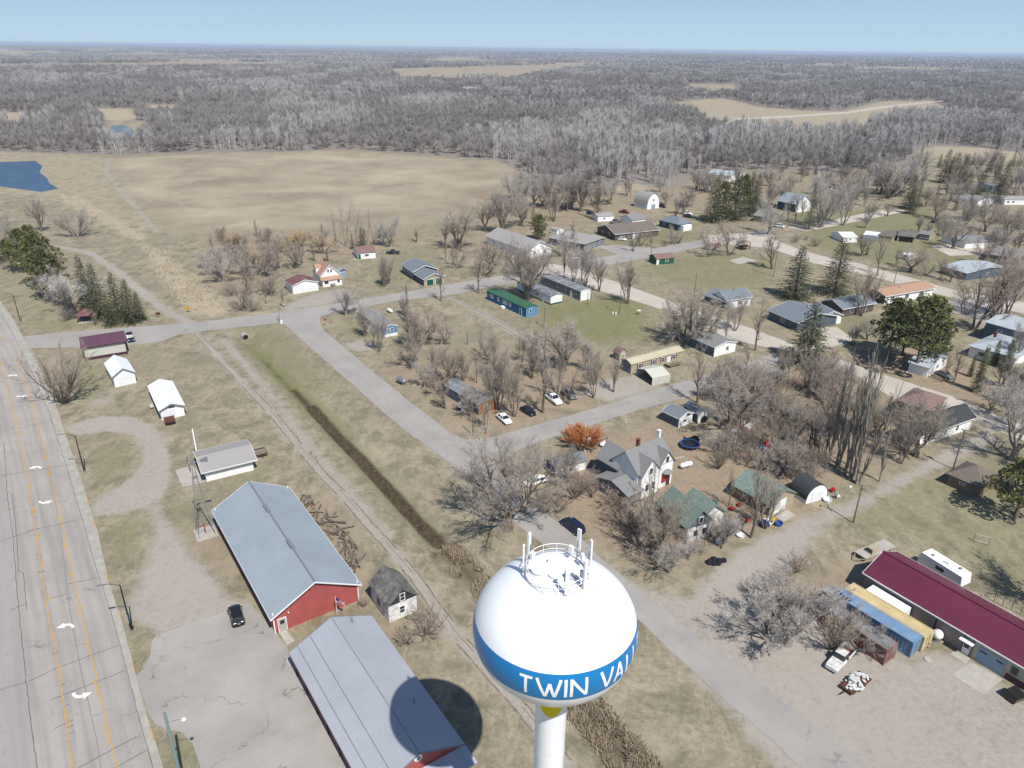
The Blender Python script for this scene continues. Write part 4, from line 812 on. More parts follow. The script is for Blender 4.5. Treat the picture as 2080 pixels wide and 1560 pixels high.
h = H('mobile_home', 'grey mobile home with pale blue gable end behind bare trees on the corner lawn', 'mobile home', (726, 631), (778.8, 667.6), (806, 661), 2.9, .75, 'slate_siding', 'shingle_grey', 'gable', .15, 'trim_white', endwall='lightblue_siding', base=('trim_white', .85), mark='the pale blue ended mobile home')
h.win('end', .3, .6, 1.3, 1.9, 'trim_white'); h.win('end', .6, .9, .9, 2.0)
for f in (.12, .3, .55, .8): h.win('long', f, 1.2, 1., 1.9)
h = H('mobile_home', 'bright blue mobile home with green metal roof', 'mobile home', (987.5, 590), (1068.8, 626), (1094, 621), 3.1, .55, 'blue_siding', 'green_metal_roof', 'gable', .12, endwall='lightblue_siding', mark='the bright blue mobile home')
for f in (.10, .14, .30, .44, .5, .60): h.win('long', f, .9, 1.15, 1.9, 'trim_white')
h.win('end', .38, .9, 1.3, 1.9); h.door('long', .87, .95, 2.2, 'blue_siding')
MB().box((h.place('long', .46, 0, .7)[0].x, h.place('long', .46, 0, .7)[0].y, .3), (1.4, 1.1, .6)).build('entry_step', 'trim_white', h.o)
h = H('mobile_home', 'short white mobile home with dark green skirting behind the bright blue one', 'mobile home', (1049, 573), (1118.8, 602.5), (1143.8, 597.5), 2.9, .5, 'white_siding', 'patchy_roof', 'gable', .12, base=('door_green', .5), mark='the short white mobile home')
for f in (.3, .62): h.win('long', f, 1.1, 1., 1.8)
h.door('long', .78, .95, 2.1)
h = H('mobile_home', 'long white mobile home with grey stained roof right of the short white one', 'mobile home', (1095, 558), (1180, 591), (1202.5, 587.5), 3.4, .45, 'grey_siding', 'patchy_roof', 'gable', .12, 'trim_white', endwall='white_siding', mark='the long white mobile home')
for f in (.25, .45, .65, .88): h.win('long', f, 1.3, 1.1, 2.1, 'trim_white', 'plum_trim')
h.door('long', .78, .95, 2.2)
h = H('cabin', 'small dark green cabin with brown red roof beside the park street', 'cabin', (1332, 527.6), (1365.5, 522.3), (1356, 514.5), 2.35, 1.3, 'green_siding', 'shingle_red', 'gable', .25, mark='the dark green cabin')
h.win('long', .6, 1.3, 1.1, 1.4); h.door('long', .08, .9, 2.0)
h.win('far', .5, .8, 1., 1.4)
h = H('gothic_barn', 'white barn with rounded grey roof and blue door at the woodland edge', 'barn', (1289.5, 409.5), (1315, 416.5), (1338, 412.5), 2.6, 5.6, 'white_siding', 'shingle_light', 'gothic', .3, mark='the round roofed white barn')
h.door('end', .5, 2.6, 2.3, 'door_blue', 'sliding_door'); h.win('end', .5, 1., 1., 4.6); 
for f in (.15, .3, .45, .6, .75): h.win('long', f, .7, .6, 1.5)
MB().box((0, 0, h.e + h.rise + .3), (.7, .7, .8)).lathe([(.6, .7), (0, 1.3)], (0, 0, h.e + h.rise), 8).build('cupola', 'galvanised', h.roof)
h = H('garage', 'white garage with grey roof behind the brown roofed house', 'garage', (1283.5, 448.5), (1310, 444), (1288, 436.5), 2.6, 1.9, 'white_siding', 'shingle_grey', 'gable', .3, mark='the grey roofed garage')
h = H('brown_roof_house', 'long brown roofed house with white gable at the street corner', 'house', (1246, 479), (1325, 465), (1303, 450), 2.9, 2.6, 'brown_siding', 'shingle_brown', 'gable', .5, 'trim_white', mark='the brown roofed house')
for f in (.18, .32, .6): h.win('long', f, 1.4, 1.2, 1.5)
h.door('long', .46, 2.6, 2.2, 'door_white', 'overhead_door'); h.win('end', .3, .9, 1.3, 1.9); h.win('end', .7, .9, 1.3, 1.9)
h = H('teal_bungalow', 'teal bungalow with grey hip roof and white front porch', 'house', (1338, 446.5), (1379, 457), (1405, 452), 3., 2.6, 'teal_siding', 'shingle_bluegrey', 'hip', .5, mark='the teal bungalow')
for f in (.25, .6): h.win('long', f, 1.5, 1.2, 1.7)
MB().box((h.cx * (h.lw / 2 + 1.), 0, 1.25), (1.9, h.ww * .7, 2.5)).build('porch', 'white_siding', h.o); h.chimney(0, 0, 1.6)
h = H('flat_roof_house', 'pale flat roofed house left of the brown roofed house', 'house', (1124, 482), (1190, 499), (1219, 482), 3., .25, 'grey_siding', 'shingle_light', 'flat', .5, mark='the pale flat roofed house')
for f in (.2, .5, .8): h.win('long', f, 1.6, 1.1, 1.6); h.win('end', f, 1.2, 1.1, 1.6)
h = H('white_hip_house', 'big white house with light grey roof hidden by bare elms', 'house', (1012, 480), (1068, 514), (1096, 499), 3.4, 2.9, 'white_siding', 'shingle_light', 'gable', .45, 'trim_white', mark='the big white house')
for f in (.2, .45, .7): h.win('long', f, 1.3, 1.2, 1.8)
h.win('end', .3, 1.2, 1.2, 1.8); h.win('end', .7, 1.2, 1.2, 1.8)
h = H('shed_building', 'tiny white shed right of the rounded green pine', 'shed', (1122, 464), (1131.5, 468), (1142, 464.5), 2.1, .7, 'white_siding', 'shingle_light', 'gable', .15)
h.door('end', .5, .9, 1.8)
h = H('white_shed_row', 'low white outbuilding behind the bare trees left of the round roofed barn', 'shed', (1212, 441), (1240.5, 437), (1236, 430), 2.6, .9, 'white_siding', 'shingle_light', 'gable', .2)
h.win('long', .4, 1., .8, 1.5)
h = H('field_house', 'white house with slate roof in the middle of the bare trees below the park', 'house', (1477, 612), (1525, 602), (1497, 588), 3., 2.1, 'white_siding', 'shingle_bluegrey', 'gable', .4, 'trim_white', mark='the slate roofed house')
h.win('long', .55, 1.5, 1.1, 1.5); h.vent(0, -.4, .15, .8)
h = H('field_house', 'lower slate roofed wing joined to the left of the slate roofed house', 'house', (1436, 600), (1478, 617), (1512, 602), 2.5, 1.3, 'slate_siding', 'shingle_bluegrey', 'gable', .4)
h = H('blue_grey_house', 'blue grey house with pale roof behind the tall spruce', 'house', (1573, 631), (1620, 660), (1690, 640), 2.9, 2., 'slate_siding', 'shingle_bluegrey', 'gable', .5, 'trim_white', mark='the blue grey house')
h.vent(1, .3, .2, .9); h.win('end', .4, 1.4, 1.1, 1.6); h.win('long', .5, 1.4, 1.1, 1.6)
h = H('garage', 'garage with white front gable at the end of the pale curved driveway', 'garage', (1643, 626), (1667, 646), (1703, 638), 2.8, 1.5, 'slate_siding', 'shingle_bluegrey', 'gable', .4, 'trim_white', endwall='white_siding', mark='the white fronted garage')
h.door('end', .5, 3.6, 2.3, 'door_white', 'overhead_door'); h.win('long', .5, 1., .6, 1.8)
h = H('brown_wall_house', 'brown walled house with grey roof left of the orange roofed ranch', 'house', (1713, 631), (1771, 614.5), (1732, 597), 2.9, 1.9, 'brown_siding', 'shingle_bluegrey', 'gable', .5, 'trim_white', mark='the brown walled house')
h.win('far', .5, .9, 1.2, 1.7); h.win('long', .3, 1.5, 1.2, 1.6); h.win('long', .7, 1.5, 1.2, 1.6)
h = H('orange_ranch', 'white ranch house with flat orange shingle roof beside the gravel road', 'house', (1799.6, 606.5), (1877, 582), (1856, 567.5), 3., 1.3, 'white_siding', 'shingle_orange', 'gable', .5, 'trim_white', endwall='brown_siding', mark='the orange roofed ranch')
for f in (.15, .45, .75): h.win('long', f, 1.8, 1.2, 1.6)
h.vent(-2, -1, .12, .6)
h = H('shed_building', 'small white shed with pale green roof on the lawn beyond the gravel road', 'shed', (1711, 484), (1729.5, 480), (1720, 469), 2.3, 1.2, 'white_siding', 'white_metal_roof', 'gable', .2, mark='the small white lawn shed')
h.win('long', .5, .8, .7, 1.4); h.door('far', .5, .9, 1.9)
h = H('storage_box', 'white storage trailer on the lawn left of the tan garage', 'trailer', (1755, 476), (1785, 480), (1788, 472), 2.2, .2, 'door_blue', 'white_metal_roof', 'flat', .02)
h = H('garage', 'tan garage left of the open fronted carport building', 'garage', (1790, 477), (1817, 483), (1823, 470), 2.5, .4, 'tan_siding', 'shingle_brown', 'flat', .3)
h.door('end', .5, 2.2, 2., 'brown_siding', 'overhead_door')
h = H('carport_building', 'open fronted carport building with worn grey roof', 'carport', (1821, 478), (1860, 482), (1867, 469), 2.6, 1.2, 'tan_siding', 'shingle_old', 'gable', .35, mark='the open fronted carport')
MB().box((0, h.cy * (h.ww / 2 + .03), 1.1), (h.lw * .8, .06, 2.2)).build('opening_shade', 'hollow_shade', h.o)  # flat dark panel over the wall paints in the shaded interior
h = H('garage', 'grey roofed garage with pale gable right of the open fronted carport', 'garage', (1864, 474), (1890, 478), (1905, 470), 2.6, 1.2, 'slate_siding', 'shingle_grey', 'gable', .35, endwall='tan_siding')
for f in (.25, .55, .8): h.win('long', f, .7, 1., 1.4)
h = H('garage', 'white garage among the bare trees right of the carport row', 'garage', (1961, 497), (1992, 486), (1972, 472), 2.5, 1., 'white_siding', 'shingle_grey', 'gable', .3, mark='the white garage among trees')
h.door('long', .5, 2.6, 2.1, 'door_white', 'overhead_door')
h = H('low_white_house', 'white house with pale roof behind the tall red twigged trees', 'house', (1938, 543), (1965, 560), (2026, 541), 2.8, 1.2, 'slate_siding', 'pale_roof', 'gable', .4, mark='the pale roofed white house')
h.win('end', .5, 1.4, 1., 1.5)
h = H('tall_grey_house', 'tall grey building with pale single slope roof at the right edge', 'house', (2018, 655), (2100, 684), (2120, 660), 5.4, .9, 'slate_siding', 'pale_roof', 'gable', .3, mark='the tall grey house')
h.win('long', .35, 1.3, .6, 3.9, bars=False)
h = H('white_wing_house', 'low house with pale blue hip roof in front of the tall grey building', 'house', (1972, 702), (2062, 731), (2110, 700), 3.2, 1.8, 'white_siding', 'pale_roof', 'hip', .5)
h.chimney(-3, 0, 1.3); h.win('long', .3, 1.6, 1.2, 1.7); h.win('long', .65, 1.6, 1.2, 1.7)
h = H('pine_house', 'white house half hidden under the big dark pines', 'house', (1838, 735), (1886, 746), (1935, 725), 2.8, 1.7, 'white_siding', 'pale_roof', 'gable', .4, mark='the white house under the pines')
h.win('end', .5, 1.4, 1.1, 1.6); h.door('end', .8)
h = H('red_roof_wing', 'brick red roofed upper house behind the dark roofed white one', 'house', (1808, 812), (1882, 828), (1937, 808), 5.0, 1.8, 'log_siding', 'shingle_red', 'hip', .45, mark='the brick red roofed house')
h.win('end', .4, 1.2, .7, 4.0); h.win('end', .7, 1.2, .7, 4.0)
h = H('dark_roof_house', 'white house with dark shingle roof beside the dirt alley', 'house', (1830, 866), (1870, 893), (1971, 846), 2.9, 2.2, 'white_siding', 'shingle_black', 'gable', .5, 'trim_white', swap=True, mark='the dark roofed white house')
for f in (.12, .2, .28, .5, .72): h.win('long', f, .9, 1.3, 1.5, 'trim_white')
h.door('long', .6)
h = H('hip_garage', 'grey walled garage with brown hip roof beside the dirt alley', 'garage', (1920, 961), (1995, 992), (2038, 966), 2.4, 2.2, 'log_siding', 'shingle_brown', 'hip', .45, mark='the brown hip roofed garage')
h.win('long', .45, 1., .5, 1.5)
h = H('mobile_home', 'tan double mobile home with cream roof and maroon shutters', 'mobile home', (1259, 729), (1282.5, 739.5), (1392, 712), 2.9, .75, 'tan_siding', 'cream_roof', 'gable', .2, swap=True, endwall='grey_siding', mark='the cream roofed mobile home')
for f in (.16, .42, .60, .82): h.win('long', f, 1., 1.25, 1.75, 'trim_white', 'maroon_roof')
h.door('long', .72); h.vent(-2, .8, .12, .4)
wd = MB(); p, a = h.place('long', .74, 0, 1.3)
wd.box((p.x, p.y, .55), (4.2, 2.2, .12), a)
for k in (-2, -.7, .7, 2): wd.box((p.x + k * math.cos(a), p.y + k * math.sin(a) + h.cy * 1.05, .9), (.09, .09, 1.)); 
wd.box((p.x, p.y + h.cy * 1.05, 1.4), (4.2, .08, .08), a); wd.build('deck', 'rail_wood', h.o)
h = H('mobile_home', 'grey mobile home with white gable end behind the cream roofed one', 'mobile home', (1406, 684), (1452, 708), (1492, 694), 2.9, 1., 'slate_siding', 'shingle_grey', 'gable', .2, 'trim_white', endwall='white_siding', mark='the grey roofed mobile home')
h.win('end', .6, 1., 1.1, 1.7); h.win('long', .4, 1.2, 1., 1.7)
h = H('shed_building', 'small barn shaped shed with maroon roof left of the cream roofed mobile home', 'shed', (1245, 714), (1258, 720), (1274, 715.5), 2.0, 1.4, 'brown_siding', 'shingle_red', 'gable', .15, endwall='tan_siding', prof=[(-1, 0), (-.62, .9), (0, 1.4), (.62, .9), (1, 0)])
h.door('end', .5, 1.3, 1.8, 'tan_siding')
# --- canvas carport
a_ = G(1289, 764); b_ = G(1327, 783); c_ = G(1363, 775.5)
u = (c_ - b_).xy; ang = math.atan2(u.y, u.x); L_ = u.length; W_ = (b_ - a_).length; ct = (a_ + c_) / 2
t_ = thing('canvas_carport', 'white canvas carport tent open at its left end', 'carport', (ct.x, ct.y, 0), ang); LAND.append(('the white canvas carport', ct.copy()))
for nm, pr in (('canopy', [(-W_ / 2, 0), (-W_ / 2, 2.1), (0, 3.1), (W_ / 2, 2.1), (W_ / 2, 0), (W_ / 2 - .06, 0), (W_ / 2 - .06, 2.05), (0, 3.03), (-W_ / 2 + .06, 2.05), (-W_ / 2 + .06, 0)]),):
    mb = MB(); n = len(pr)
    for k in range(4):
        q = [pr[k], pr[k + 1], pr[9 - k - 1], pr[9 - k]]
        vs = [(-L_ / 2, y, z) for y, z in q] + [(L_ / 2, y, z) for y, z in q]; mb.add(vs, [(0, 1, 2, 3), (7, 6, 5, 4), (0, 4, 5, 1), (1, 5, 6, 2), (2, 6, 7, 3), (3, 7, 4, 0)])
    mb.build(nm, 'canvas_white', t_)
MB().add([(L_ / 2 - .1, -W_ / 2, 0), (L_ / 2 - .1, W_ / 2, 0), (L_ / 2 - .1, W_ / 2, 2.1), (L_ / 2 - .1, 0, 3.), (L_ / 2 - .1, -W_ / 2, 2.1), (L_ / 2 - .04, -W_ / 2, 0), (L_ / 2 - .04, W_ / 2, 0), (L_ / 2 - .04, W_ / 2, 2.1), (L_ / 2 - .04, 0, 3.), (L_ / 2 - .04, -W_ / 2, 2.1)], [(0, 1, 2, 3, 4), (9, 8, 7, 6, 5)]).build('end_panel', 'canvas_white', t_)
for x in (-L_ / 2 + .1, 0, L_ / 2 - .3):
    f_ = MB()
    for s_ in (-1, 1): f_.tube((x, s_ * (W_ / 2 - .12), 0), (x, s_ * (W_ / 2 - .12), 2.0), .04, n=6); f_.tube((x, s_ * (W_ / 2 - .12), 2.0), (x, 0, 2.95), .04, n=6)
    f_.build('frame', 'galvanised', t_)
h = H('garage', 'grey blue garage with white boarded front and two openings', 'garage', (1340.7, 834), (1379.8, 849.5), (1413.7, 839), 2.4, 1.0, 'slate_siding', 'shingle_bluegrey', 'gable', .2, 'trim_white', endwall='old_white_board', mark='the grey blue garage pair')
h.win('end', .65, 1.0, .45, 2.45, 'trim_grey', bars=False); h.win('end', .42, .9, .5, 1.3, 'trim_grey', bars=False)
h = H('garage', 'narrow garage with open dark doorway right of the grey blue one', 'garage', (1389, 823), (1418, 844), (1442, 837.5), 2.3, .9, 'slate_siding', 'shingle_bluegrey', 'gable', .15, endwall='old_white_board')
p, a = h.place('end', .55, 0, .03); MB().lathe([(0, .03), (.95, .03), (.95, 0)] if h.cx > 0 else [(.95, 0), (.95, -.03), (0, -.03)], (h.cx * (h.lw / 2 + .01), p.y, .75), 20, axis='x').build('opening_shade', 'hollow_shade', h.o)  # dark disc on the wall stands for the shade past the doorway
h = H('grey_roof_garage', 'white garage with grey roof beside the big bare elm', 'garage', (1127.5, 953.8), (1192.5, 934.5), (1172, 915.5), 2.1, 1.1, 'white_siding', 'shingle_bluegrey', 'gable', .25, endwall='slate_siding', mark='the white garage behind the elm')
# --- the tall white farmhouse: main body, two front gables, side wing
g1, g2, g3 = G(1291, 1012), G(1360, 979), None
u = (g2 - g1).xy; ang = math.atan2(u.y, u.x); Lm = u.length
nrm = Vector((-u.y, u.x)).normalized(); Wm = 6.6; ct = (g1.xy + g2.xy) / 2 + nrm * Wm / 2
fh = thing('farmhouse', 'tall white farmhouse with steep grey gables and red door', 'house', (ct.x, ct.y, 0), ang); LAND.append(('the tall white farmhouse', Vector((ct.x, ct.y, 0))))
def gablebody(par, c, L_, W_, e, rise, wallm, roofm, ax=0., over=.35, nm=('wall', 'roof')):
    ca, sa = math.cos(ax), math.sin(ax); T_ = lambda x, y, z: (c[0] + x * ca - y * sa, c[1] + x * sa + y * ca, z)
    k = rise / (W_ / 2 + over); w_ = MB(); pr = [(-W_ / 2, 0), (W_ / 2, 0), (W_ / 2, e + k * over - .16), (0, e + rise - .16), (-W_ / 2, e + k * over - .16)]
    w_.add([T_(-L_ / 2, y, z) for y, z in pr] + [T_(L_ / 2, y, z) for y, z in pr], [(4, 3, 2, 1, 0), (5, 6, 7, 8, 9)] + [(i, (i + 1) % 5, 5 + (i + 1) % 5, 5 + i) for i in range(5)])
    wo = w_.build(nm[0], wallm, par); r_ = MB(); pr = [(-W_ / 2 - over, e), (0, e + rise), (W_ / 2 + over, e)]; hl = L_ / 2 + over
    vs = [T_(-hl, y, z) for y, z in pr] + [T_(-hl, y, z - .15) for y, z in pr] + [T_(hl, y, z) for y, z in pr] + [T_(hl, y, z - .15) for y, z in pr]
    r_.add(vs, [(0, 1, 7, 6), (1, 2, 8, 7), (3, 9, 10, 4), (4, 10, 11, 5), (0, 3, 4, 1), (1, 4, 5, 2), (7, 10, 9, 6), (8, 11, 10, 7), (0, 6, 9, 3), (2, 5, 11, 8)]); return wo, r_.build(nm[1], roofm, par)
gablebody(fh, (0, 0), Lm, Wm, 5.2, 3.4, 'white_siding', 'shingle_grey')
w1, r1 = gablebody(fh, (-Lm * .22, -Wm * .25), Wm * .5 + 1.6, 4.6, 4.9, 3.0, 'white_siding', 'shingle_grey', math.pi / 2, .3, ('gable_wall', 'gable_roof'))
w2, r2 = gablebody(fh, (Lm * .30, -Wm * .25), Wm * .5 + .7, 3.6, 5.1, 2.7, 'white_siding', 'shingle_grey', math.pi / 2, .3, ('gable_wall', 'gable_roof'))
w3, r3 = gablebody(fh, (-Lm / 2 - 1.9, -.6), 3.6, Wm + 1.6, 2.7, 1.3, 'grey_siding', 'shingle_grey', 0, .35, ('porch', 'porch_roof'))
w4, r4 = gablebody(fh, (-Lm * .25, Wm * .62), 5.5, 5.6, 4.2, 2.8, 'slate_siding', 'shingle_grey', math.pi / 2, .3, ('rear_wing', 'rear_roof'))
def fwin(x, y, z, w_, h_, par, nm='window', m_='trim_white', pane='glass'):
    f_ = MB().box((x, y, z), (w_ + .18, .08, h_ + .18)).build(nm, m_, par); MB().box((x, y - .03, z), (w_ - .04, .08, h_ - .04)).build('pane', pane, f_)
yf = -Wm * .25 - (Wm * .5 + 1.6) / 2 - .03
fwin(-Lm * .22, yf, 5.3, .8, 1.2, w1); fwin(-Lm * .30, yf, 2., .8, 1.4, w1); fwin(-Lm * .12, yf, 2., .8, 1.4, w1)
yf2 = -Wm * .25 - (Wm * .5 + .7) / 2 - .03
fwin(Lm * .30, yf2, 5.9, .75, 1.3, w2); fwin(Lm * .27, yf2, 1.95, 1.5, 1.7, w2, 'window', 'brick_red', 'lamp_red')
MB().box((Lm * .38, yf2 - .02, 1.1), (.95, .1, 2.2)).build('door', 'plum_trim', w2)
MB().lathe([(0, .6), (.7, .45), (1.15, .1), (1.2, 0)], (Lm * .30, yf2, 3.2), 16, a0=math.pi, a1=2 * math.pi).build('bay_canopy', 'shingle_grey', w2)
for y in (-3.2, -1.2, 1.2): 
    f_ = MB().box((-Lm / 2 - 3.73, y, 1.5), (.08, 1.4, 1.3)).build('window', 'trim_white', w3); MB().box((-Lm / 2 - 3.77, y, 1.5), (.08, 1.2, 1.1)).build('pane', 'glass', f_)
for x in (-1.4, Lm * .46): MB().box((x, .2, 8.9), (.55, .55, 1.9)).box((x, .2, 9.9), (.68, .68, .12)).build('chimney', 'trim_white' if x > 0 else 'brick_red', fh)
# --- green roofed house and its neighbours
g1, g2, g3 = G(1337, 1052), G(1393, 1102), G(1457, 1071)
u = (g2 - g1).xy; ang = math.atan2(u.y, u.x); Lg = u.length; Wg = 5.2; nn_ = Vector((-u.y, u.x)).normalized(); ct = (g1.xy + g2.xy) / 2 + nn_ * Wg / 2
gh = thing('green_roof_house', 'white front house with worn dark green shingle roof among leaning bare trees', 'house', (ct.x, ct.y, 0), ang); LAND.append(('the dark green roofed house', Vector((ct.x, ct.y, 0))))
ga, gr = gablebody(gh, (0, 0), Lg, Wg, 3.0, 3.0, 'slate_siding', 'shingle_green', 0, .4)
gb_, gr2 = gablebody(gh, (-.5, Wg * .5 + 1.6), Lg * .72, 5.0, 2.6, 2.2, 'old_white_board', 'shingle_green', 0, .35, ('side_wing', 'wing_roof'))
MB().box((Lg / 2 + .04, 0, 2.2), (.05, Wg - .1, 4.3)).build('front_face', 'old_white_board', gh).scale = (1, 1, .62)
for y, z, w_, h_ in ((-.9, 1.5, .8, 1.2), (0, 3.9, .7, 1.1), (1.0, 1.5, .8, 1.2)):
    f_ = MB().box((Lg / 2 + .1, y, z), (.1, w_ + .2, h_ + .2)).build('window', 'trim_white', gh); MB().box((Lg / 2 + .14, y, z), (.06, w_, h_)).build('pane', 'glass', f_)
for x in (-2.5, 0, 2.5):
    f_ = MB().box((x, -Wg / 2 - .04, 1.6), (1.1, .08, 1.2)).build('window', 'trim_grey', gh); MB().box((x, -Wg / 2 - .07, 1.6), (.9, .08, 1.)).build('pane', 'glass', f_)
g1, g2, g3 = G(1497, 1010), G(1572, 1045), G(1613, 1025)
h = H('green_roof_garage', 'tan fronted garage with mossy green roof facing the alley', 'garage', (1483, 984), (1566, 1028), (1622, 1001), 2.5, 2.0, 'log_siding', 'shingle_green', 'gable', .35, endwall='tan_siding', mark='the mossy green roofed garage')
h.door('end', .42, 3.2, 2.2, 'door_white', 'overhead_door')
h = H('quonset_hut', 'rounded hut with black roof and white door right of the green roofed garage', 'shed', (1602, 992), (1638, 1016), (1681, 1003), .9, 2.6, 'trim_white', 'shingle_black', 'quonset', .05, mark='the black roofed hut')
h.door('end', .5, 2.4, 2.0, 'door_white', 'overhead_door')
# --- maroon roofed workshop
e_ = 3.3; a_ = G(1752, 1163.4, e_); b_ = G(2080, 1357, e_); u_ = (b_ - a_).normalized(); Lw = 46.; b_ = a_ + u_ * Lw; n_ = Vector((-u_.y, u_.x, 0)); 
c_ = b_ + n_ * 9.6
ws = h = H('workshop_building', 'long workshop building with maroon metal roof beside the gravel lot', 'building', PX(a_), PX(b_), PX(c_), e_, 2.1, 'tan_metal', 'maroon_roof', 'gable', .3, 'trim_white', mark='the long maroon roofed workshop')
MB().box((0, 0, h.e + h.rise + .03), (h.L, .45, .07)).build('ridge_cap', 'maroon_roof', h.roof)
def along(px, py, z=0.):                     # how far along the workshop's front wall a photo point is
    g = G(px, py, z); return (g - a_).dot(u_)
s0, s1 = along(1977.4, 1342), along(2034.5, 1373.9)
fr = h.cy * (h.ww / 2)
def wx(s): return (s - Lw / 2) if h.place('long', 0, 0)[0].x < 0 else (s - Lw / 2)
MB().box((wx((s0 + Lw) / 2 - .3), fr + h.cy * .03, 1.62), (Lw - s0 + .4, .06, 3.2)).build('cream_wall', 'cream_metal', h.o)
MB().box((wx((s1 + Lw) / 2), fr + h.cy * .08, .5), (Lw - s1 - .6, .06, 1.0)).build('wainscot', 'plum_trim', h.o)
dd = MB().box((wx((s0 + s1) / 2), fr + h.cy * .09, 1.3), (s1 - s0, .08, 2.6)).build('overhead_door', 'door_blue', h.o)
for k in (.2, .8): MB().box((wx(s0 + (s1 - s0) * k), fr + h.cy * .14, 1.95), (.9, .05, .28)).build('pane', 'glass', dd)
sd_ = along(1955, 1330); d_ = MB().box((wx(sd_), fr + h.cy * .05, 1.05), (1.0, .1, 2.1)).build('door', 'trim_white', h.o); MB().box((wx(sd_), fr + h.cy * .12, 1.5), (.7, .04, .9)).build('pane', 'glass', d_)
MB().box((wx(sd_), fr + h.cy * .5, 2.45), (1.8, 1.0, .12)).build('door_canopy', 'trim_white', h.o)
so_ = along(2060, 1378); f_ = MB().box((wx(so_), fr + h.cy * .1, 1.9), (.9, .08, 1.2)).build('window', 'trim_grey', h.o); MB().box((wx(so_), fr + h.cy * .14, 1.9), (.7, .06, 1.)).build('pane', 'glass', f_)
for s_ in (11.5, 15.5, 26): MB().box((wx(s_), fr + h.cy * .07, 1.5), (.12, .12, 3.0)).build('downpipe', 'trim_white' if s_ > 20 else 'plum_trim', h.o)
MB().tube((wx(30.5), h.cy * -.9, h.e + 1.6), (wx(30.5), h.cy * -.9, h.e + 2.5), .22, n=10).lathe([(.42, 2.5), (.42, 2.62), (0, 2.8)], (wx(30.5), h.cy * -.9, h.e), 12).build('roof_vent', 'galvanised', h.roof)
MB().box((0, fr + h.cy * .33, h.e - .05), (h.L, .12, .12)).build('gutter', 'trim_white', h.o)
MB().box((wx(5), fr + h.cy * 1.5, 1.2), (6, 2.4, 2.4)).build('loading_box', 'white_metal_roof', h.o)
# --- far off
h = H('far_farmhouse', 'distant pale farmhouse alone in the woodland near the horizon', 'house', (946, 184), (972, 182), (968, 176), 4, 3.5, 'white_siding', 'shingle_light', 'hip', .5)
h = H('far_house', 'low house in the woodland clearing left of the far gravel road', 'house', (1340, 231), (1366, 229.5), (1362, 224), 3, 4, 'brown_siding', 'shingle_grey', 'gable', .5)
h = H('pale_roof_house', 'pale blue roofed house behind the biggest spruce group', 'house', (1447, 352), (1487, 360), (1500, 350), 3.2, 1.4, 'white_siding', 'pale_roof', 'gable', .4, mark='the pale blue roofed house')
h.win('end', .5, 1.4, 1.1, 1.6)
h = H('steep_roof_house', 'steep blue roofed house with white gable behind the two tall bare cottonwoods', 'house', (1585, 408), (1620, 417), (1643, 411), 4.2, 4.2, 'teal_siding', 'steel_roof', 'gable', .4, endwall='white_siding', mark='the steep blue roofed house')
h.win('end', .4, .9, 1.2, 2); h.win('end', .5, .8, 1.1, 5.2)
h = H('grey_shingle_house', 'grey roofed house right of the biggest spruce group', 'house', (1532, 437), (1560, 443), (1580, 436), 3., 2.3, 'tan_siding', 'shingle_grey', 'gable', .4)
h = H('far_right_house', 'white mobile home with maroon car port at the far right street', 'mobile home', (2037, 407), (2085, 402), (2090, 396), 2.9, .7, 'white_siding', 'shingle_light', 'gable', .2, mark='the far right mobile home')
for f in (.1, .25): h.win('long', f, 1.3, 1., 1.6)
for nm, A, B, C, e_, r_, wl, rf, lb in (('house', (1955, 402), (1990, 410), (2010, 403), 2.9, 1.8, 'white_siding', 'shingle_grey', 'white house glimpsed behind bare trees left of the far right mobile home'),
     ('house', (1985, 378), (2020, 383), (2035, 376), 3., 1.6, 'teal_siding', 'shingle_bluegrey', 'teal house glimpsed between the far right spruces'),
     ('house', (1790, 383), (1820, 388), (1840, 382), 3., 1.6, 'brown_siding', 'shingle_red', 'dark red roofed house behind the big oval tree clump'),
     ('house', (1690, 372), (1715, 377), (1735, 372), 3., 1.6, 'brick_red', 'shingle_red', 'brick coloured house behind the spruce below the far spruce row'),
     ('house', (2028, 440), (2080, 446), (2095, 437), 2.9, 1.4, 'white_siding', 'shingle_light', 'white house at the right edge behind a parked white car'),
     ('house', (1990, 515), (2060, 522), (2100, 508), 3., 1.8, 'tan_siding', 'shingle_grey', 'grey roofed house at the right edge above the pale roofed one'),
     ('house', (1838, 516), (1846, 520), (1858, 517), 2.2, .8, 'white_siding', 'white_metal_roof', 'tiny white hut on the lawn left of the forked bare tree')):
    h = H(nm, lb, 'house', A, B, C, e_, r_, wl, rf, 'gable', .35); h.win('long', .3, 1.2, 1., 1.6, bars=False); h.win('end', .5, 1.2, 1., 1.6, bars=False)

# ------------------------------------------------------------------ the water tower
TC = Vector((3.42, 42.73, 36.89)); TA, TB = 6.126, 4.985
tw = thing('water_tower', 'white water tower with blue band lettered TWIN VALLEY in the foreground', 'water tower', (TC.x, TC.y, 0)); LAND.append(('the water tower', Vector((TC.x, TC.y, 0))))
def ell(z): return TA * math.sqrt(max(0, 1 - (z / TB) ** 2))
def zone(z0, z1, n, off=0.): return [(ell(z0 + (z1 - z0) * i / n) + off, TC.z + z0 + (z1 - z0) * i / n) for i in range(n + 1)]
pr = [(1.30, TC.z - 4.86)] + [(TA * math.cos(R(q)), TC.z + TB * math.sin(R(q))) for q in np.linspace(-77, -13.45, 26)]
MB().lathe(pr, n=128).build('tank_bottom', 'tower_white', tw, smooth=True)
MB().lathe([(TA * math.cos(R(q)), TC.z + TB * math.sin(R(q))) for q in np.linspace(-13.45, 13.45, 14)], n=128).build('tank_band', 'tower_blue', tw, smooth=True)
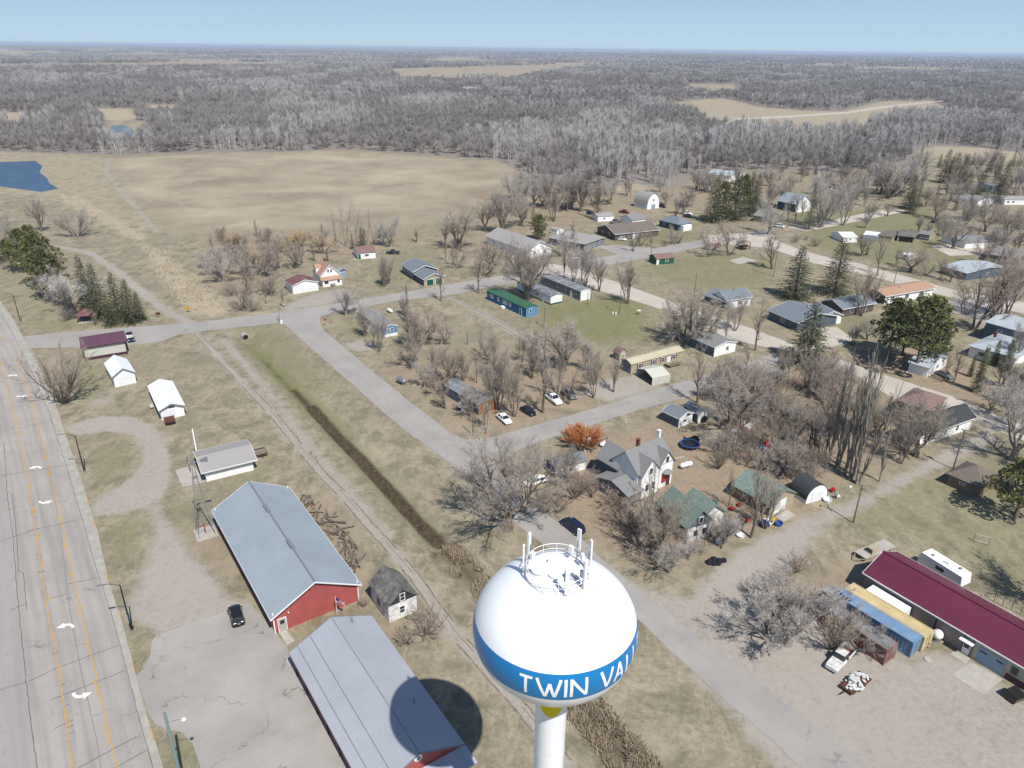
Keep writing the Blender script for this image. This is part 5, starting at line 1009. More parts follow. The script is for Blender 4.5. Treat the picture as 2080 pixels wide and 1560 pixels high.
MB().lathe([(TA * math.cos(R(q)), TC.z + TB * math.sin(R(q))) for q in np.linspace(13.45, 89.9, 34)], n=128).build('tank_top', 'tower_white', tw, smooth=True)
col = MB(); col.lathe([(1.62, 0), (1.45, .4), (1.32, 1.2), (1.25, 4), (1.22, 12), (1.24, TC.z - 6.2), (1.30, TC.z - 5.2), (1.32, TC.z - 4.7)], n=64)
for z in (4, 9, 14, 19, 24, 29): col.lathe([(1.236, z - .015), (1.25, z), (1.236, z + .015)], n=64)
col.build('column', 'tower_white', tw, smooth=True)
yp = MB(); nn_ = 16; vs = []                 # the yellow painted patch at the head of the column, seen from the camera's side
for i in range(nn_ + 1):
    q = -1 + 2 * i / nn_; a = R(-90 - 4) + q * R(62); zb_ = TC.z - 5.0 - 3.06 * math.sqrt(max(0, 1 - q * q)); vs += [(1.345 * math.cos(a), 1.345 * math.sin(a), TC.z - 4.95), (1.335 * math.cos(a), 1.335 * math.sin(a), zb_)]
yp.add(vs, [(2 * i, 2 * i + 1, 2 * i + 3, 2 * i + 2) for i in range(nn_)]); yp.build('yellow_patch', 'tower_yellow', tw, smooth=True)
MB().lathe([(2.3, 0), (2.3, .35), (1.6, .45)], n=40).build('footing', 'concrete', tw)
# the lettering: strokes laid on the tank, angle round it in degrees (0 faces the camera), height in metres
LET = {'T': [((-26.0, .68), (-17.4, .68)), ((-21.7, .70), (-21.7, -.79))], 'W': [((-14.6, .79), (-9.0, -.76)), ((-9.0, -.76), (-6.2, .45)), ((-6.2, .45), (-3.0, -.76)), ((-3.0, -.76), (.9, .79))],
       'I': [((4.1, .79), (4.1, -.79))], 'N': [((7.8, .79), (7.8, -.79)), ((7.8, .75), (17.6, -.72)), ((17.6, .79), (17.6, -.79))],
       'V': [((28.2, .79), (33.0, -.77)), ((33.0, -.77), (37.6, .79))], 'A': [((39.9, -.79), (43.9, .77)), ((43.9, .77), (48.2, -.79)), ((41.4, -.25), (46.6, -.25))],
       'L': [((52.3, .79), (52.3, -.79)), ((52.3, -.70), (58.6, -.70))], 'L ': [((61.8, .79), (61.8, -.79)), ((61.8, -.70), (68.1, -.70))],
       'E': [((71.5, .79), (71.5, -.79)), ((71.5, .70), (78.6, .70)), ((71.5, 0), (77.6, 0)), ((71.5, -.70), (78.6, -.70))],
       'Y': [((80.8, .79), (85.2, .02)), ((89.6, .79), (85.2, .02)), ((85.2, .05), (85.2, -.79))]}
MD = TA * math.pi / 180                    # metres per degree round the tank
for ch, strokes in LET.items():
    mb = MB()
    for si, ((x0, z0), (x1, z1)) in enumerate(strokes):
        a = Vector((x0 * MD, z0)); b = Vector((x1 * MD, z1)); t = (b - a).normalized(); nn = Vector((-t.y, t.x)) * .105; k = 14; lift = .012 + .002 * si
        vs = []
        for i in range(k + 1):
            p = a.lerp(b, i / k)
            for q in (p - nn, p + nn):
                th = q.x / MD; r_ = ell(q.y) + lift; vs.append((r_ * math.sin(R(th)), -r_ * math.cos(R(th)), TC.z + q.y))
        mb.add(vs, [(2 * i, 2 * i + 2, 2 * i + 3, 2 * i + 1) for i in range(k)])
    mb.build('letter', 'tower_white', tw, smooth=True)
rg = MB(); RR = 2.28; ZS = TC.z + 4.63
def ring(r, z, w_): rg.lathe([(r - w_, z), (r, z + w_), (r + w_, z), (r, z - w_), (r - w_, z)], n=72)
ring(RR, ZS + 1.05, .03); ring(RR, ZS + .62, .024); ring(RR, ZS + .25, .024); rg.lathe([(RR - .012, ZS - .02), (RR - .012, ZS + .14), (RR + .012, ZS + .14), (RR + .012, ZS - .02)], n=72)
for k in range(14):
    t = 2 * math.pi * k / 14 + .2; rg.tube((RR * math.cos(t), RR * math.sin(t), ZS - .05), (RR * math.cos(t), RR * math.sin(t), ZS + 1.05), .028, n=6)
rg.build('railing', 'trim_white', tw)
def dome_z(x, y): return TC.z + TB * math.sqrt(max(0, 1 - (x * x + y * y) / TA ** 2))
for x, y, r_, hh in ((-1.15, .1, .72, .34), (-.05, .9, .55, .3), (.1, -.25, .78, .22)):
    z0 = dome_z(x, y) - .12; m_ = MB(); m_.lathe([(r_, z0), (r_, z0 + hh), (r_ + .06, z0 + hh), (r_ + .06, z0 + hh + .07), (r_ * .6, z0 + hh + .17), (0, z0 + hh + .2)], (x, y, 0), 32); m_.build('hatch', 'tower_white', tw, smooth=False)
for ang, top, rru in ((176, 2.15, 1), (146, 2.35, 1), (282, 2.2, 0), (318, 2.3, 1), (48, 2.4, 1), (12, 2.4, 1)):
    t = R(ang); cx, cy = (RR + .16) * math.cos(t), (RR + .16) * math.sin(t); z0 = dome_z(cx, cy)
    a_ = MB(); a_.box((cx, cy, z0 + .35 + top / 2), (.13, .30, top), t); an = a_.build('antenna', 'trim_white', tw)
    m_ = MB(); m_.tube((RR * math.cos(t), RR * math.sin(t), z0 - .05), (RR * math.cos(t), RR * math.sin(t), z0 + top * .75), .04, n=8)
    for zz1 in (.5, top * .6): m_.box(((RR + .07) * math.cos(t), (RR + .07) * math.sin(t), z0 + zz1), (.16, .06, .06), t)
    m_.build('mount', 'galvanised', an)
    if rru:
        s_ = .42; m_ = MB(); m_.box(((RR - .3) * math.cos(t + .16), (RR - .3) * math.sin(t + .16), z0 + 1.1), (.22, .34, .55), t); m_.build('radio_unit', 'trim_white', an)
cb = MB(); cb.tube((.3, -.4, dome_z(.3, -.4) + .1), (1.5, -1.4, dome_z(1.5, -1.4) + .35), .03, n=6).tube((.5, -.2, dome_z(.5, -.2) + .1), (1.7, -1.2, dome_z(1.7, -1.2) + .35), .03, n=6).tube((-.5, .5, dome_z(-.5, .5) + .05), (.2, -.2, dome_z(.2, -.2) + .25), .03, n=6)
cb.box((.62, -1.0, dome_z(.6, -1) + .42), (.35, .22, .8), .3); cb.build('cable_run', 'trim_grey', tw)

# ------------------------------------------------------------------ bare trees
def perp(d):
    a = Vector((0, 0, 1)).cross(d) if abs(d.z) < .95 else Vector((1, 0, 0)).cross(d)
    return a.normalized()
def rot_about(v, ax, a): return v * math.cos(a) + ax.cross(v) * math.sin(a) + ax * ax.dot(v) * (1 - math.cos(a))
def grow_tree(seed, Ht, stems, lean, fork, counts, ratio, trop, wob, twigw, crownlen=.62, spread=.8, base_r=None, first=.3):
    rnd = random.Random(seed); T = MB(); C = MB(); base_r = base_r or Ht * .022
    def twig(p, d, L, w_):
        s_ = perp(d); s_ = rot_about(s_, d, rnd.uniform(0, 6.28)) * w_ / 2; b = p + d * L * .55 + Vector((rnd.uniform(-1, 1), rnd.uniform(-1, 1), rnd.uniform(-.4, 1))) * L * .07
        e = p + d * L + Vector((0, 0, rnd.uniform(-.05, .14))) * L
        C.add([p - s_, p + s_, b + s_ * .7, b - s_ * .7, e], [(0, 1, 2, 3), (3, 2, 4)])
    def branch(p, d, L, r, lev):
        if lev >= len(counts):
            twig(p, d, L * 1.55, twigw * .62 * rnd.uniform(.7, 1.3)); return
        n = (6, 5, 4, 3, 3)[lev]; sides = (7, 6, 4, 3, 3)[lev]; tgt = T if lev < 2 else C
        pts = [p]; ds = [d]; dd = d.copy()
        for i in range(n):
            dd = (dd + Vector((rnd.gauss(0, 1), rnd.gauss(0, 1), rnd.gauss(0, .6))) * wob + Vector((0, 0, trop[min(lev, len(trop) - 1)]))).normalized()
            pts.append(pts[-1] + dd * (L / n)); ds.append(dd)
        for i in range(n):
            r0 = r * (1 - i / n * .75); r1 = r * (1 - (i + 1) / n * .75); tgt.tube(pts[i], pts[i + 1], r0, r1, sides, cap=False)
        k = counts[lev]
        for j in range(k):
            t = first if lev == 0 else .18; t = t + (1 - t) * ((j + rnd.random()) / k); i = min(n - 1, int(t * n)); q = pts[i].lerp(pts[i + 1], t * n - i)
            ax = rot_about(perp(ds[i + 1]), ds[i + 1], rnd.uniform(0, 6.28)); an = R(rnd.uniform(fork[0], fork[1])) * spread
            nd = rot_about(ds[i + 1], ax, an); nl = L * ratio * rnd.uniform(.7, 1.15) * (1.12 - .5 * t if lev == 0 else 1.05 - .35 * t)
            branch(q, nd, nl, max(r * (1 - t * .75) * .62, .012), lev + 1)
        branch(pts[-1], dd, L * ratio * .75, r * .28, lev + 1)
    th = rnd.uniform(0, 6.28)
    for k in range(stems):
        a = th + 2 * math.pi * k / stems + rnd.uniform(-.4, .4); l_ = R(lean * rnd.uniform(.55, 1.15)) if stems > 1 else R(rnd.uniform(0, 3))
        d = Vector((math.sin(l_) * math.cos(a), math.sin(l_) * math.sin(a), math.cos(l_)))
        branch(Vector((math.cos(a), math.sin(a), 0)) * (base_r * .8 if stems > 1 else 0), d, Ht * crownlen * rnd.uniform(.85, 1.1), base_r * (1 if stems < 3 else .62), 0)
    zs = max(v[2] for v in C.v); k = Ht / zs
    for B_ in (T, C): B_.v = [(v[0] * k, v[1] * k, max(v[2] * k, -.1)) for v in B_.v]
    return T, C
def elm(seed, Ht, tw_=.055):               # a trunk that divides low into heavy spreading limbs
    rnd = random.Random(seed); T = MB(); C = MB(); tr = Ht * .035
    T.tube((0, 0, -.1), (0, 0, Ht * .07), tr * 1.35, tr, 10, cap=False).tube((0, 0, Ht * .07), (rnd.uniform(-.2, .2), rnd.uniform(-.2, .2), Ht * .2), tr, tr * .9, 10, cap=False)
    t2, c2 = grow_tree(seed + 1, Ht * .85, 5, 34, (28, 62), (7, 6, 6, 5), .56, (.06, .05, .03, .0), .13, tw_, .62, .9, base_r=tr * .8, first=.22)
    for B_, S_ in ((T, t2), (C, c2)):
        o = len(B_.v); B_.v += [(v[0], v[1], v[2] + Ht * .15) for v in S_.v]; B_.f += [tuple(i + o for i in f) for f in S_.f]; B_.mi += S_.mi
    return T, C
VAR = {}
def variants(key, gens, mats_): 
    VAR[key] = []
    for (T, C), (tm, cm) in zip(gens, mats_):
        xs = [abs(v[0]) for v in C.v] + [abs(v[1]) for v in C.v]; xs.sort(); wd = xs[int(len(xs) * .985)] * 2; ht = max(v[2] for v in C.v)
        def mesh(B_, nm, m_, sm):
            me = bpy.data.meshes.new(nm); me.from_pydata(B_.v, [], B_.f); me.materials.append(MATS[m_])
            if sm: me.polygons.foreach_set('use_smooth', [True] * len(me.polygons))
            me.update(); return me
        VAR[key].append((mesh(T, 'trunk', tm, True), mesh(C, 'crown', cm, False), wd, ht))
variants('elm', [elm(11, 14), elm(12, 14), elm(13, 14), elm(14, 14, .06)], [('bark', 'twig_grey'), ('bark', 'twig_grey'), ('bark_pale', 'twig_pale'), ('bark', 'twig_brown')])
vs_ = dict(counts=(8, 6, 6, 5), ratio=.52)
variants('vase', [grow_tree(21, 14, 4, 20, (22, 48), trop=(.05, .06, .05), wob=.09, twigw=.05, crownlen=.66, **vs_), grow_tree(22, 14, 5, 24, (22, 50), trop=(.05, .06, .05), wob=.1, twigw=.05, crownlen=.66, **vs_), grow_tree(23, 14, 3, 16, (24, 50), trop=(.05, .06, .05), wob=.1, twigw=.05, crownlen=.66, **vs_)],
         [('bark', 'twig_grey'), ('bark_pale', 'twig_pale'), ('bark', 'twig_brown')])
variants('up', [grow_tree(31, 14, 1, 2, (30, 60), (15, 6, 6, 5), .40, (.02, .09, .05), .07, .05, .80, .85, first=.28), grow_tree(32, 14, 1, 2, (30, 62), (14, 6, 6, 5), .43, (.02, .09, .05), .08, .05, .78, .85, first=.25), grow_tree(33, 14, 2, 9, (28, 58), (10, 6, 6, 5), .44, (.03, .08, .05), .08, .05, .76, .85, first=.25)],
         [('bark', 'twig_grey'), ('bark', 'twig_brown'), ('bark', 'twig_grey')])
variants('red', [grow_tree(41, 9, 3, 26, (26, 55), (9, 6, 5, 4), .5, (.06, .06, .04), .11, .05, .62, .9), grow_tree(42, 9, 1, 3, (30, 58), (14, 6, 5, 4), .46, (.03, .08, .05), .09, .05, .72, .9, first=.2)], [('bark', 'twig_red'), ('bark', 'twig_red')])
variants('multi', [grow_tree(51, 11, 9, 33, (18, 40), (6, 5, 5, 4), .5, (.03, .04, .03), .07, .05, .62, .9, base_r=.26), grow_tree(52, 8, 8, 38, (20, 44), (6, 5, 5, 4), .5, (.03, .04, .03), .09, .05, .62, .9, base_r=.2)], [('bark', 'twig_brown'), ('bark_pale', 'twig_pale')])
variants('bush', [grow_tree(61, 3.2, 12, 42, (20, 50), (5, 5, 4), .5, (.03, .03), .1, .035, .7, .9, base_r=.07), grow_tree(62, 3.2, 11, 36, (20, 50), (5, 5, 4), .5, (.03, .03), .1, .035, .7, .9, base_r=.07)], [('bark', 'twig_red'), ('bark', 'twig_brown')])
variants('willow', [grow_tree(71, 8, 5, 26, (20, 46), (7, 6, 5, 4), .5, (.04, .02, -.02), .12, .05, .62, .9, base_r=.22)], [('bark', 'twig_gold')])
variants('poplar', [grow_tree(81, 20, 1, 1, (12, 24), (38, 6, 6, 4), .25, (.0, .10, .08), .03, .05, .93, .9, base_r=.26, first=.06), grow_tree(82, 20, 2, 3, (12, 24), (24, 5, 5, 3), .26, (.02, .10, .08), .04, .05, .9, .9, base_r=.24, first=.08)], [('bark_pale', 'twig_pale'), ('bark_pale', 'twig_brown')])
variants('birch', [grow_tree(91, 13, 2, 6, (25, 50), (9, 5, 4), .33, (.02, .08, .05), .06, .045, .86, .8, base_r=.13, first=.3)], [('bark_pale', 'twig_pale')])
def spruce(seed, Ht, rw=.23, step=.42, q=.42, nb=10, gap=.1):
    rnd = random.Random(seed); T = MB(); C = MB(); T.tube((0, 0, -.1), (0, 0, Ht * .97), Ht * .018, .03, 7, cap=False); z = Ht * .05
    while z < Ht * .985:
        f = z / Ht; rad = rw * Ht * (1 - f) ** .82 * rnd.uniform(.85, 1.12) + .12; k = max(4, int(nb * (1 - f * .5))); a0 = rnd.uniform(0, 6.28)
        for j in range(k):
            if rnd.random() < gap: continue
            a = a0 + 2 * math.pi * j / k + rnd.uniform(-.2, .2); rr = rad * rnd.uniform(.72, 1.1); dr = rnd.uniform(.12, .34); n = max(2, int(rr / .3))
            if rr > .7: T.tube((0, 0, z), (math.cos(a) * rr * .85, math.sin(a) * rr * .85, z - rr * dr * .8), .035, .012, 3, cap=False)
            for i in range(n):
                t = (i + .7 + rnd.uniform(-.3, .3)) / n
                if t < .2: continue
                c = Vector((math.cos(a) * rr * t, math.sin(a) * rr * t, z - rr * dr * t + (.12 * t if t > .8 else 0)))
                for _ in range(3):
                    sz = q * rnd.uniform(.55, 1.1) * (1.1 - .35 * t); side = Vector((-math.sin(a), math.cos(a), 0)); out = Vector((math.cos(a), math.sin(a), rnd.uniform(-.7, .35))).normalized(); o_ = side * rnd.uniform(-.45, .45) * (1.1 - t) * rr * .5
                    d1 = (out + side * rnd.uniform(-.9, .9)).normalized() * sz; d2 = Vector((rnd.uniform(-1, 1), rnd.uniform(-1, 1), rnd.uniform(-.5, .5))).normalized() * sz * .36
                    C.add([c + o_ - d2, c + o_ + d1 * .5 - d2 * .4, c + o_ + d1, c + o_ + d1 * .4 + d2], [(0, 1, 2, 3)])
        z += step * rnd.uniform(.8, 1.2) * (1 - .35 * f)
    return T, C
def pine(seed, Ht, wd=.3, n=46, lo=.18):
    rnd = random.Random(seed); T = MB(); C = MB(); T.tube((0, 0, -.1), (0, 0, Ht * .55), Ht * .024, Ht * .016, 8, cap=False).tube((0, 0, Ht * .55), (.1, 0, Ht * .95), Ht * .016, .04, 7, cap=False)
    for k in range(n):
        f = lo + (1 - lo) * (k + rnd.random()) / n; prof = math.sin(min(1, (1 - f) / .62 + .10) * math.pi / 2) * (1 if f > .35 else .75); a = k * 2.399 + rnd.uniform(-.4, .4); rr = wd * Ht * prof * rnd.uniform(.35, 1.1)
        c = Vector((math.cos(a) * rr, math.sin(a) * rr, Ht * f + rr * .1)); T.tube((0, 0, Ht * f - rr * .22), c, .07, .03, 4, cap=False); cr = Ht * .075 * rnd.uniform(.75, 1.3)
        for _ in range(130):
            v = Vector((rnd.gauss(0, 1), rnd.gauss(0, 1), rnd.gauss(0, .55))); v = v.normalized() * rnd.uniform(.45, 1) ** .5; v.z *= .62; p = c + v * cr
            d1 = (v + Vector((rnd.uniform(-.6, .6), rnd.uniform(-.6, .6), rnd.uniform(-.1, .9)))).normalized() * .34 * rnd.uniform(.6, 1.2); d2 = perp(d1.normalized()); d2 = rot_about(d2, d1.normalized(), rnd.uniform(0, 6.28)) * .10
            C.add([p - d2, p + d1 * .5 - d2 * 1.3, p + d1, p + d1 * .5 + d2 * 1.3, p + d2], [(0, 1, 2, 3, 4)])
    return T, C
variants('spruce', [spruce(101, 14), spruce(102, 14, .21), spruce(103, 14, .28, .45, .5, 11, .05)], [('bark', 'needle_spruce')] * 3)
variants('pine', [pine(111, 14), pine(112, 14, .27, 52, .12), pine(113, 14, .34, 44, .3)], [('bark', 'needle_pine')] * 3)
variants('cedar', [spruce(121, 8, .15, .26, .36, 13, 0.)], [('bark', 'needle_pine')])
variants('fire', [grow_tree(131, 3.6, 60, 46, (8, 26), (6, 6, 5), .5, (.03, .03), .05, .06, .8, .8, base_r=.06)], [('twig_orange', 'twig_orange')])

KINDS = {'elm': ('bare_tree', 'spreading bare tree', 'tree'), 'vase': ('bare_tree', 'bare vase shaped tree', 'tree'), 'up': ('bare_tree', 'upright bare tree', 'tree'), 'red': ('bare_tree', 'reddish rounded bare tree', 'tree'), 'multi': ('bare_tree', 'many stemmed bare tree', 'tree'),
         'bush': ('bare_shrub', 'bare twiggy shrub', 'shrub'), 'willow': ('willow_tree', 'golden twigged willow', 'tree'), 'poplar': ('poplar_tree', 'tall columnar bare poplar', 'tree'), 'birch': ('birch_tree', 'slender pale bare tree', 'tree'), 'spruce': ('spruce_tree', 'conical dark green spruce', 'tree'),
         'pine': ('pine_tree', 'rounded green pine', 'tree'), 'cedar': ('cedar_tree', 'narrow dark evergreen', 'tree'), 'fire': ('willow_shrub', 'dense orange twigged shrub', 'shrub')}
TREES = []; TR = random.Random(7)
def tree(kind, bx, by, ty=None, ws=1., Ht=None, v=None, label=None):
    b = G(bx, by); Hh = Ht or height_at(bx, by, ty); L_ = VAR[kind]; k = (TR.randrange(len(L_)) if v is None else v); tm, cm, wd, ht = L_[k]
    nm, lb, cat = KINDS[kind]; o = bpy.data.objects.new(nm, None); COL.objects.link(o); o.location = b; o.rotation_euler = (0, 0, TR.uniform(0, 6.28)); s_ = Hh / ht; w_ = s_ * ws * TR.uniform(.94, 1.06); o.scale = (w_, w_, s_); o['category'] = cat
    for nm2, me in (('trunk', tm), ('crown', cm)):
        c = bpy.data.objects.new(nm2, me); COL.objects.link(c); c.parent = o
    if Hh > 15 and kind in ('elm', 'vase', 'up', 'poplar'): lb = 'very tall ' + lb.replace('tall ', '')
    elif Hh < 6 and kind not in ('bush', 'fire'): lb = 'small ' + lb
    if label: o['label'] = label
    else: TREES.append((o, lb, b))
    return o
TL = """multi 132 818 700 1.25 0|multi 158 480 414 1.1 1|elm 85 470 395 .8|elm 4 505 418 1.1 2|elm -22 540 430 1|vase 20 480 425 .8
pine 52 552 462 1.05|pine 88 580 470 1.1|pine 100 606 500 1.1|pine 24 548 485 .9|pine 122 598 515 .9|pine 72 540 455 1|elm 152 642 540 1.5 2|elm 120 618 550 1 2|spruce 184 640 517 .95 2|spruce 206 648 532 1 2|spruce 226 662 592 1 2|spruce 243 650 553 1.05 2|spruce 268 655 566 1.15 2|spruce 286 650 592 1.1 2|red 193 662 628 .8|bush 140 650 620 1
elm 455 572 500 1.2 2|elm 430 560 505 1 2|red 500 600 525 1.2|red 540 560 480 1.4|elm 420 545 498 1 2|red 478 540 490 1.3|multi 510 560 485 1.2|bush 470 600 570 1.2|red 498 625 560 1|bush 488 630 600 1.4|bush 515 632 604 1.3|up 555 598 530 1|bush 545 598 560 1.3|up 577 624 578 .8|elm 600 545 490 1.1|up 612 535 478 .8|red 640 530 485 1.1|red 568 545 500 1.3
willow 470 510 470 1.5|willow 600 510 462 1.3|willow 655 515 466 1.4|willow 846 492 457 .7|willow 520 545 500 1.1|spruce 665 530 505 .9|spruce 735 504 458 .8|spruce 716 506 474 .9|birch 703 500 395 1|birch 688 505 400 1|birch 745 498 402 1|birch 725 500 410 1|birch 760 495 420 1|elm 795 500 438 1.1 2|elm 778 498 450 1 2|red 740 498 455 1.2
elm 703 641 575 1|vase 782 582 510 .9|vase 790 577 516 .8|up 776 580 520 .8|up 739 685 600 .7|elm 741 683 635 1|vase 772 714 625 .8|up 829 710 585 .7|elm 820 640 600 1|spruce 828 655 578 .6|elm 852 706 620 1.1|up 840 700 610 1.2|red 870 690 630 1.2|vase 881 766 690 .9|elm 917 778 700 1.1|vase 941 778 710 .8|up 968 778 712 .7|red 905 830 768 1.5|elm 862 785 725 .9 2|red 890 800 745 1.3|elm 835 745 680 1.3
up 1010 830 700 .7|vase 1012 832 705 1|vase 987 874 785 .7|elm 955 846 770 .8|vase 1045 846 745 .9|elm 1030 800 720 1|up 1102 838 690 1.1|vase 1080 770 690 1|elm 1145 752 643 1.25 0|up 1155 821 735 .8|up 1130 800 700 1|vase 1205 808 708 1|up 1247 796 708 .8|elm 905 700 650 1|up 975 720 660 .6
elm 1030 1074 868 1.2 1|vase 1062 1040 880 .9 1|multi 1167 1013 955 1.1|elm 1152 976 905 .9|bush 1112 1030 985 1.4|bush 1128 1042 1000 1.3|bush 1185 985 950 1.5|red 1200 1010 960 1.1|bush 1260 1030 985 1.6|up 1312 1114 925 .6|elm 1337 1135 1000 .9|bush 1290 1080 1030 1.6|bush 1255 1060 1020 1.4|elm 1360 1165 1095 1 2|bush 1335 1150 1100 1.8|elm 1467 1114 1035 .9 2|up 1525 1092 895 .75|up 1479 1030 935 .6|vase 1553 1074 955 .9|elm 1400 1130 1075 .9 2|up 1430 1110 1020 .5
up 1416 818 690 .8|elm 1477 876 738 1.2|red 1464 822 718 1.1|elm 1507 832 715 1.1|up 1534 712 600 .9|elm 1409 698 585 1.25|multi 1388 694 605 1.2|red 1375 690 625 1.3|up 1430 695 600 .8|vase 1493 672 588 .9|up 1473 702 615 .6|up 1448 700 640 .6|elm 1560 800 735 1.2 2|pine 1582 792 742 .8 1
poplar 1683 940 712 1|poplar 1700 950 700 1|poplar 1716 963 690 1.1|poplar 1728 972 735 1|poplar 1742 983 740 1.2|poplar 1734 966 700 1|poplar 1786 978 820 .9|vase 1670 938 800 .9|elm 1655 915 820 1|vase 1829 942 845 .9|elm 1860 927 800 1|red 1885 900 830 1.1|vase 1635 792 710 1|elm 1655 800 725 1|up 1600 780 700 1
elm 2057 934 765 1 2|vase 2078 880 760 1|pine 2060 1055 925 1.1 2|pine 2090 1010 900 1|bush 1990 985 955 1.3|elm 2010 840 770 1.2 2|spruce 1637 738 612 1.6 2|pine 1802 726 602 1.1 2|pine 1858 758 598 1.25 2|pine 1832 722 618 1 0|pine 1893 742 650 .8|cedar 1982 796 705 1|cedar 2017 742 692 1.3|cedar 2042 750 690 1.5|cedar 1970 765 720 1|up 1935 782 688 .9|up 1920 770 700 .9|elm 1905 700 640 1|vase 2058 740 640 .7|spruce 1925 700 655 .7|elm 1760 690 640 1|vase 1730 700 650 .9
vase 1748 642 528 1|up 1770 632 545 .8|up 1782 556 468 .8|elm 1849 553 492 1.5 1|vase 1910 567 518 .8|elm 1930 572 530 .9|up 1978 672 515 .9|red 1999 674 520 1.1|up 2013 650 520 .8|vase 2031 647 500 1|up 2046 642 505 .8|red 1960 640 560 1.2|elm 2070 590 500 1|vase 1666 462 345 1.05 1|vase 1711 457 342 1.05 1|vase 1755 418 372 .7|up 1690 430 380 .8|spruce 1642 466 370 .8|spruce 1613 606 498 1.5 2|spruce 1694 598 482 1.5 2|spruce 1760 518 497 .8|spruce 1845 424 352 1.2 2|spruce 1862 420 360 1.1|spruce 1848 434 380 1.1 2
spruce 1447 451 360 1.15 2|pine 1465 448 366 .9 1|spruce 1491 447 349 1.2 2|pine 1505 442 352 .9|spruce 1521 438 347 1.2 2|spruce 1533 430 352 1|spruce 1629 354 310 1.1|spruce 1718 352 293 1.2|spruce 1656 354 333 1.2|spruce 1640 357 340 1.3|spruce 1915 371 302 1.1|spruce 1935 375 310 1.1|spruce 1950 372 313 1|spruce 1925 372 318 1|spruce 1989 401 329 1|spruce 2034 395 324 1|spruce 1876 368 334 1|spruce 1784 362 300 .6|pine 1790 352 312 .8
up 1600 450 385 1|up 1615 448 380 .9|up 1628 440 388 .8|elm 1562 476 400 1|red 1568 546 468 1.5|red 1439 522 464 1.1|red 1481 519 444 1.2|elm 1365 496 458 1|bush 1376 494 470 1|vase 1375 434 392 1|elm 1388 436 396 1|red 1300 500 455 1.3|up 1285 511 452 .8|bush 1656 500 478 1.3|bush 1617 492 470 .8|bush 1637 488 475 .8|bush 1350 500 485 1
elm 1070 608 462 1.15 1|elm 1074 606 500 .8 0|up 972 596 500 .9|up 896 612 518 .7|elm 1020 473 380 1.1 0|elm 932 506 415 1.25 3|up 905 500 440 1|up 1145 563 478 .6|vase 1164 572 500 .8|vase 1188 582 490 1|vase 1217 592 515 .9|vase 1275 617 520 1|bush 985 560 520 1.4|red 930 545 490 1|up 905 530 480 .8|elm 995 548 480 1.1|red 1005 540 490 1.2|elm 1150 520 465 1.1|bush 1185 525 495 1.5|red 1320 500 470 1|pine 1094 486 434 1.1 1|up 1162 478 438 .9|spruce 1212 446 344 .6|up 1165 500 450 1
elm 1040 405 338 1 2|vase 1060 430 350 1|elm 1085 420 345 1.1 2|vase 1110 425 340 1|elm 1135 420 335 1.1 2|vase 1155 425 340 1|elm 1180 430 345 1|elm 1240 415 355 1.1 2|vase 1005 440 375 .8|elm 985 470 400 1|vase 1125 450 370 1|elm 1060 460 390 1|up 1205 420 360 1|up 1280 400 370 .8|elm 1352 415 380 1|elm 1395 420 375 1|elm 1340 390 355 1|vase 1460 395 340 1|spruce 1083 455 405 .6|willow 1095 462 420 1|willow 1060 452 420 1
vase 1560 425 360 1|elm 1590 420 365 1|vase 1660 410 350 1|elm 1740 405 340 1|multi 1805 402 303 1.05 1|multi 1822 398 310 1 1|vase 1790 396 320 1|elm 1880 420 375 1.1|elm 1900 445 390 1.2|elm 1915 480 420 1.1|elm 1935 505 430 1.1|vase 1960 460 400 1|elm 2000 470 405 1.2|elm 2040 490 415 1.3|vase 2020 520 450 1.1|red 2065 510 440 1.2|birch 1998 440 350 1|birch 1992 440 360 1|elm 1750 520 470 1|bush 1880 560 530 1.2|vase 1820 540 500 .7|elm 1965 410 360 1|vase 2060 395 330 1|up 2078 385 325 1|elm 2020 360 320 1|up 1520 1000 960 .5"""
for row in TL.replace('\n', '|').split('|'):
    q = row.split(); tree(q[0], float(q[1]), float(q[2]), float(q[3]), float(q[4]), v=int(q[5]) if len(q) > 5 else None)
tree('fire', 1182, 905, 866, 1.0, label='dense orange twigged shrub at the road corner beside the swing set'); 
for o_ in (TREES and [bpy.data.objects['willow_shrub']]): o_.scale = (o_.scale[0] * 1.85, o_.scale[1] * 1.85, o_.scale[2] * .92)
tree('bush', 826, 1308, 1268, 1.1, v=1, label='low bare shrub beside the lilac grey roofed hall'); tree('bush', 868, 1288, 1232, 1.1, v=0, label='bare shrub at the front corner of the weathered white cabin'); tree('bush', 738, 1232, 1212, .9, v=0, label='small reddish shrub between red barn and weathered cabin')
tree('elm', 1600, 1310, 1165, 1.15, v=2, label='wide spreading bare tree over the junk vehicles beside the gravel lot'); tree('multi', 1560, 1300, 1190, 1.1, v=1, label='many stemmed bare tree at the roadside end of the grey and red container')
tree('elm', 2110, 1230, 1090, 1., v=0, label='bare tree at the right edge throwing its shadow beside the camper trailer'); tree('multi', 1690, 1318, 1235, 1.1, v=0, label='many stemmed bare tree standing over the wrecked white pickup'); tree('multi', 1745, 1322, 1262, 1.2, v=1, label='low bare tree against the side of the grey and red container')
RB = random.Random(5)
def fill(poly, n, kinds, h0, h1):          # scattered trees where the photograph shows thickets
    xs = [p[0] for p in poly]; ysv = [p[1] for p in poly]; k = 0
    while k < n:
        x, y = RB.uniform(min(xs), max(xs)), RB.uniform(min(ysv), max(ysv))
        if inside(np.array([x]), np.array([y]), poly)[0]: tree(RB.choice(kinds), x, y, Ht=RB.uniform(h0, h1)); k += 1
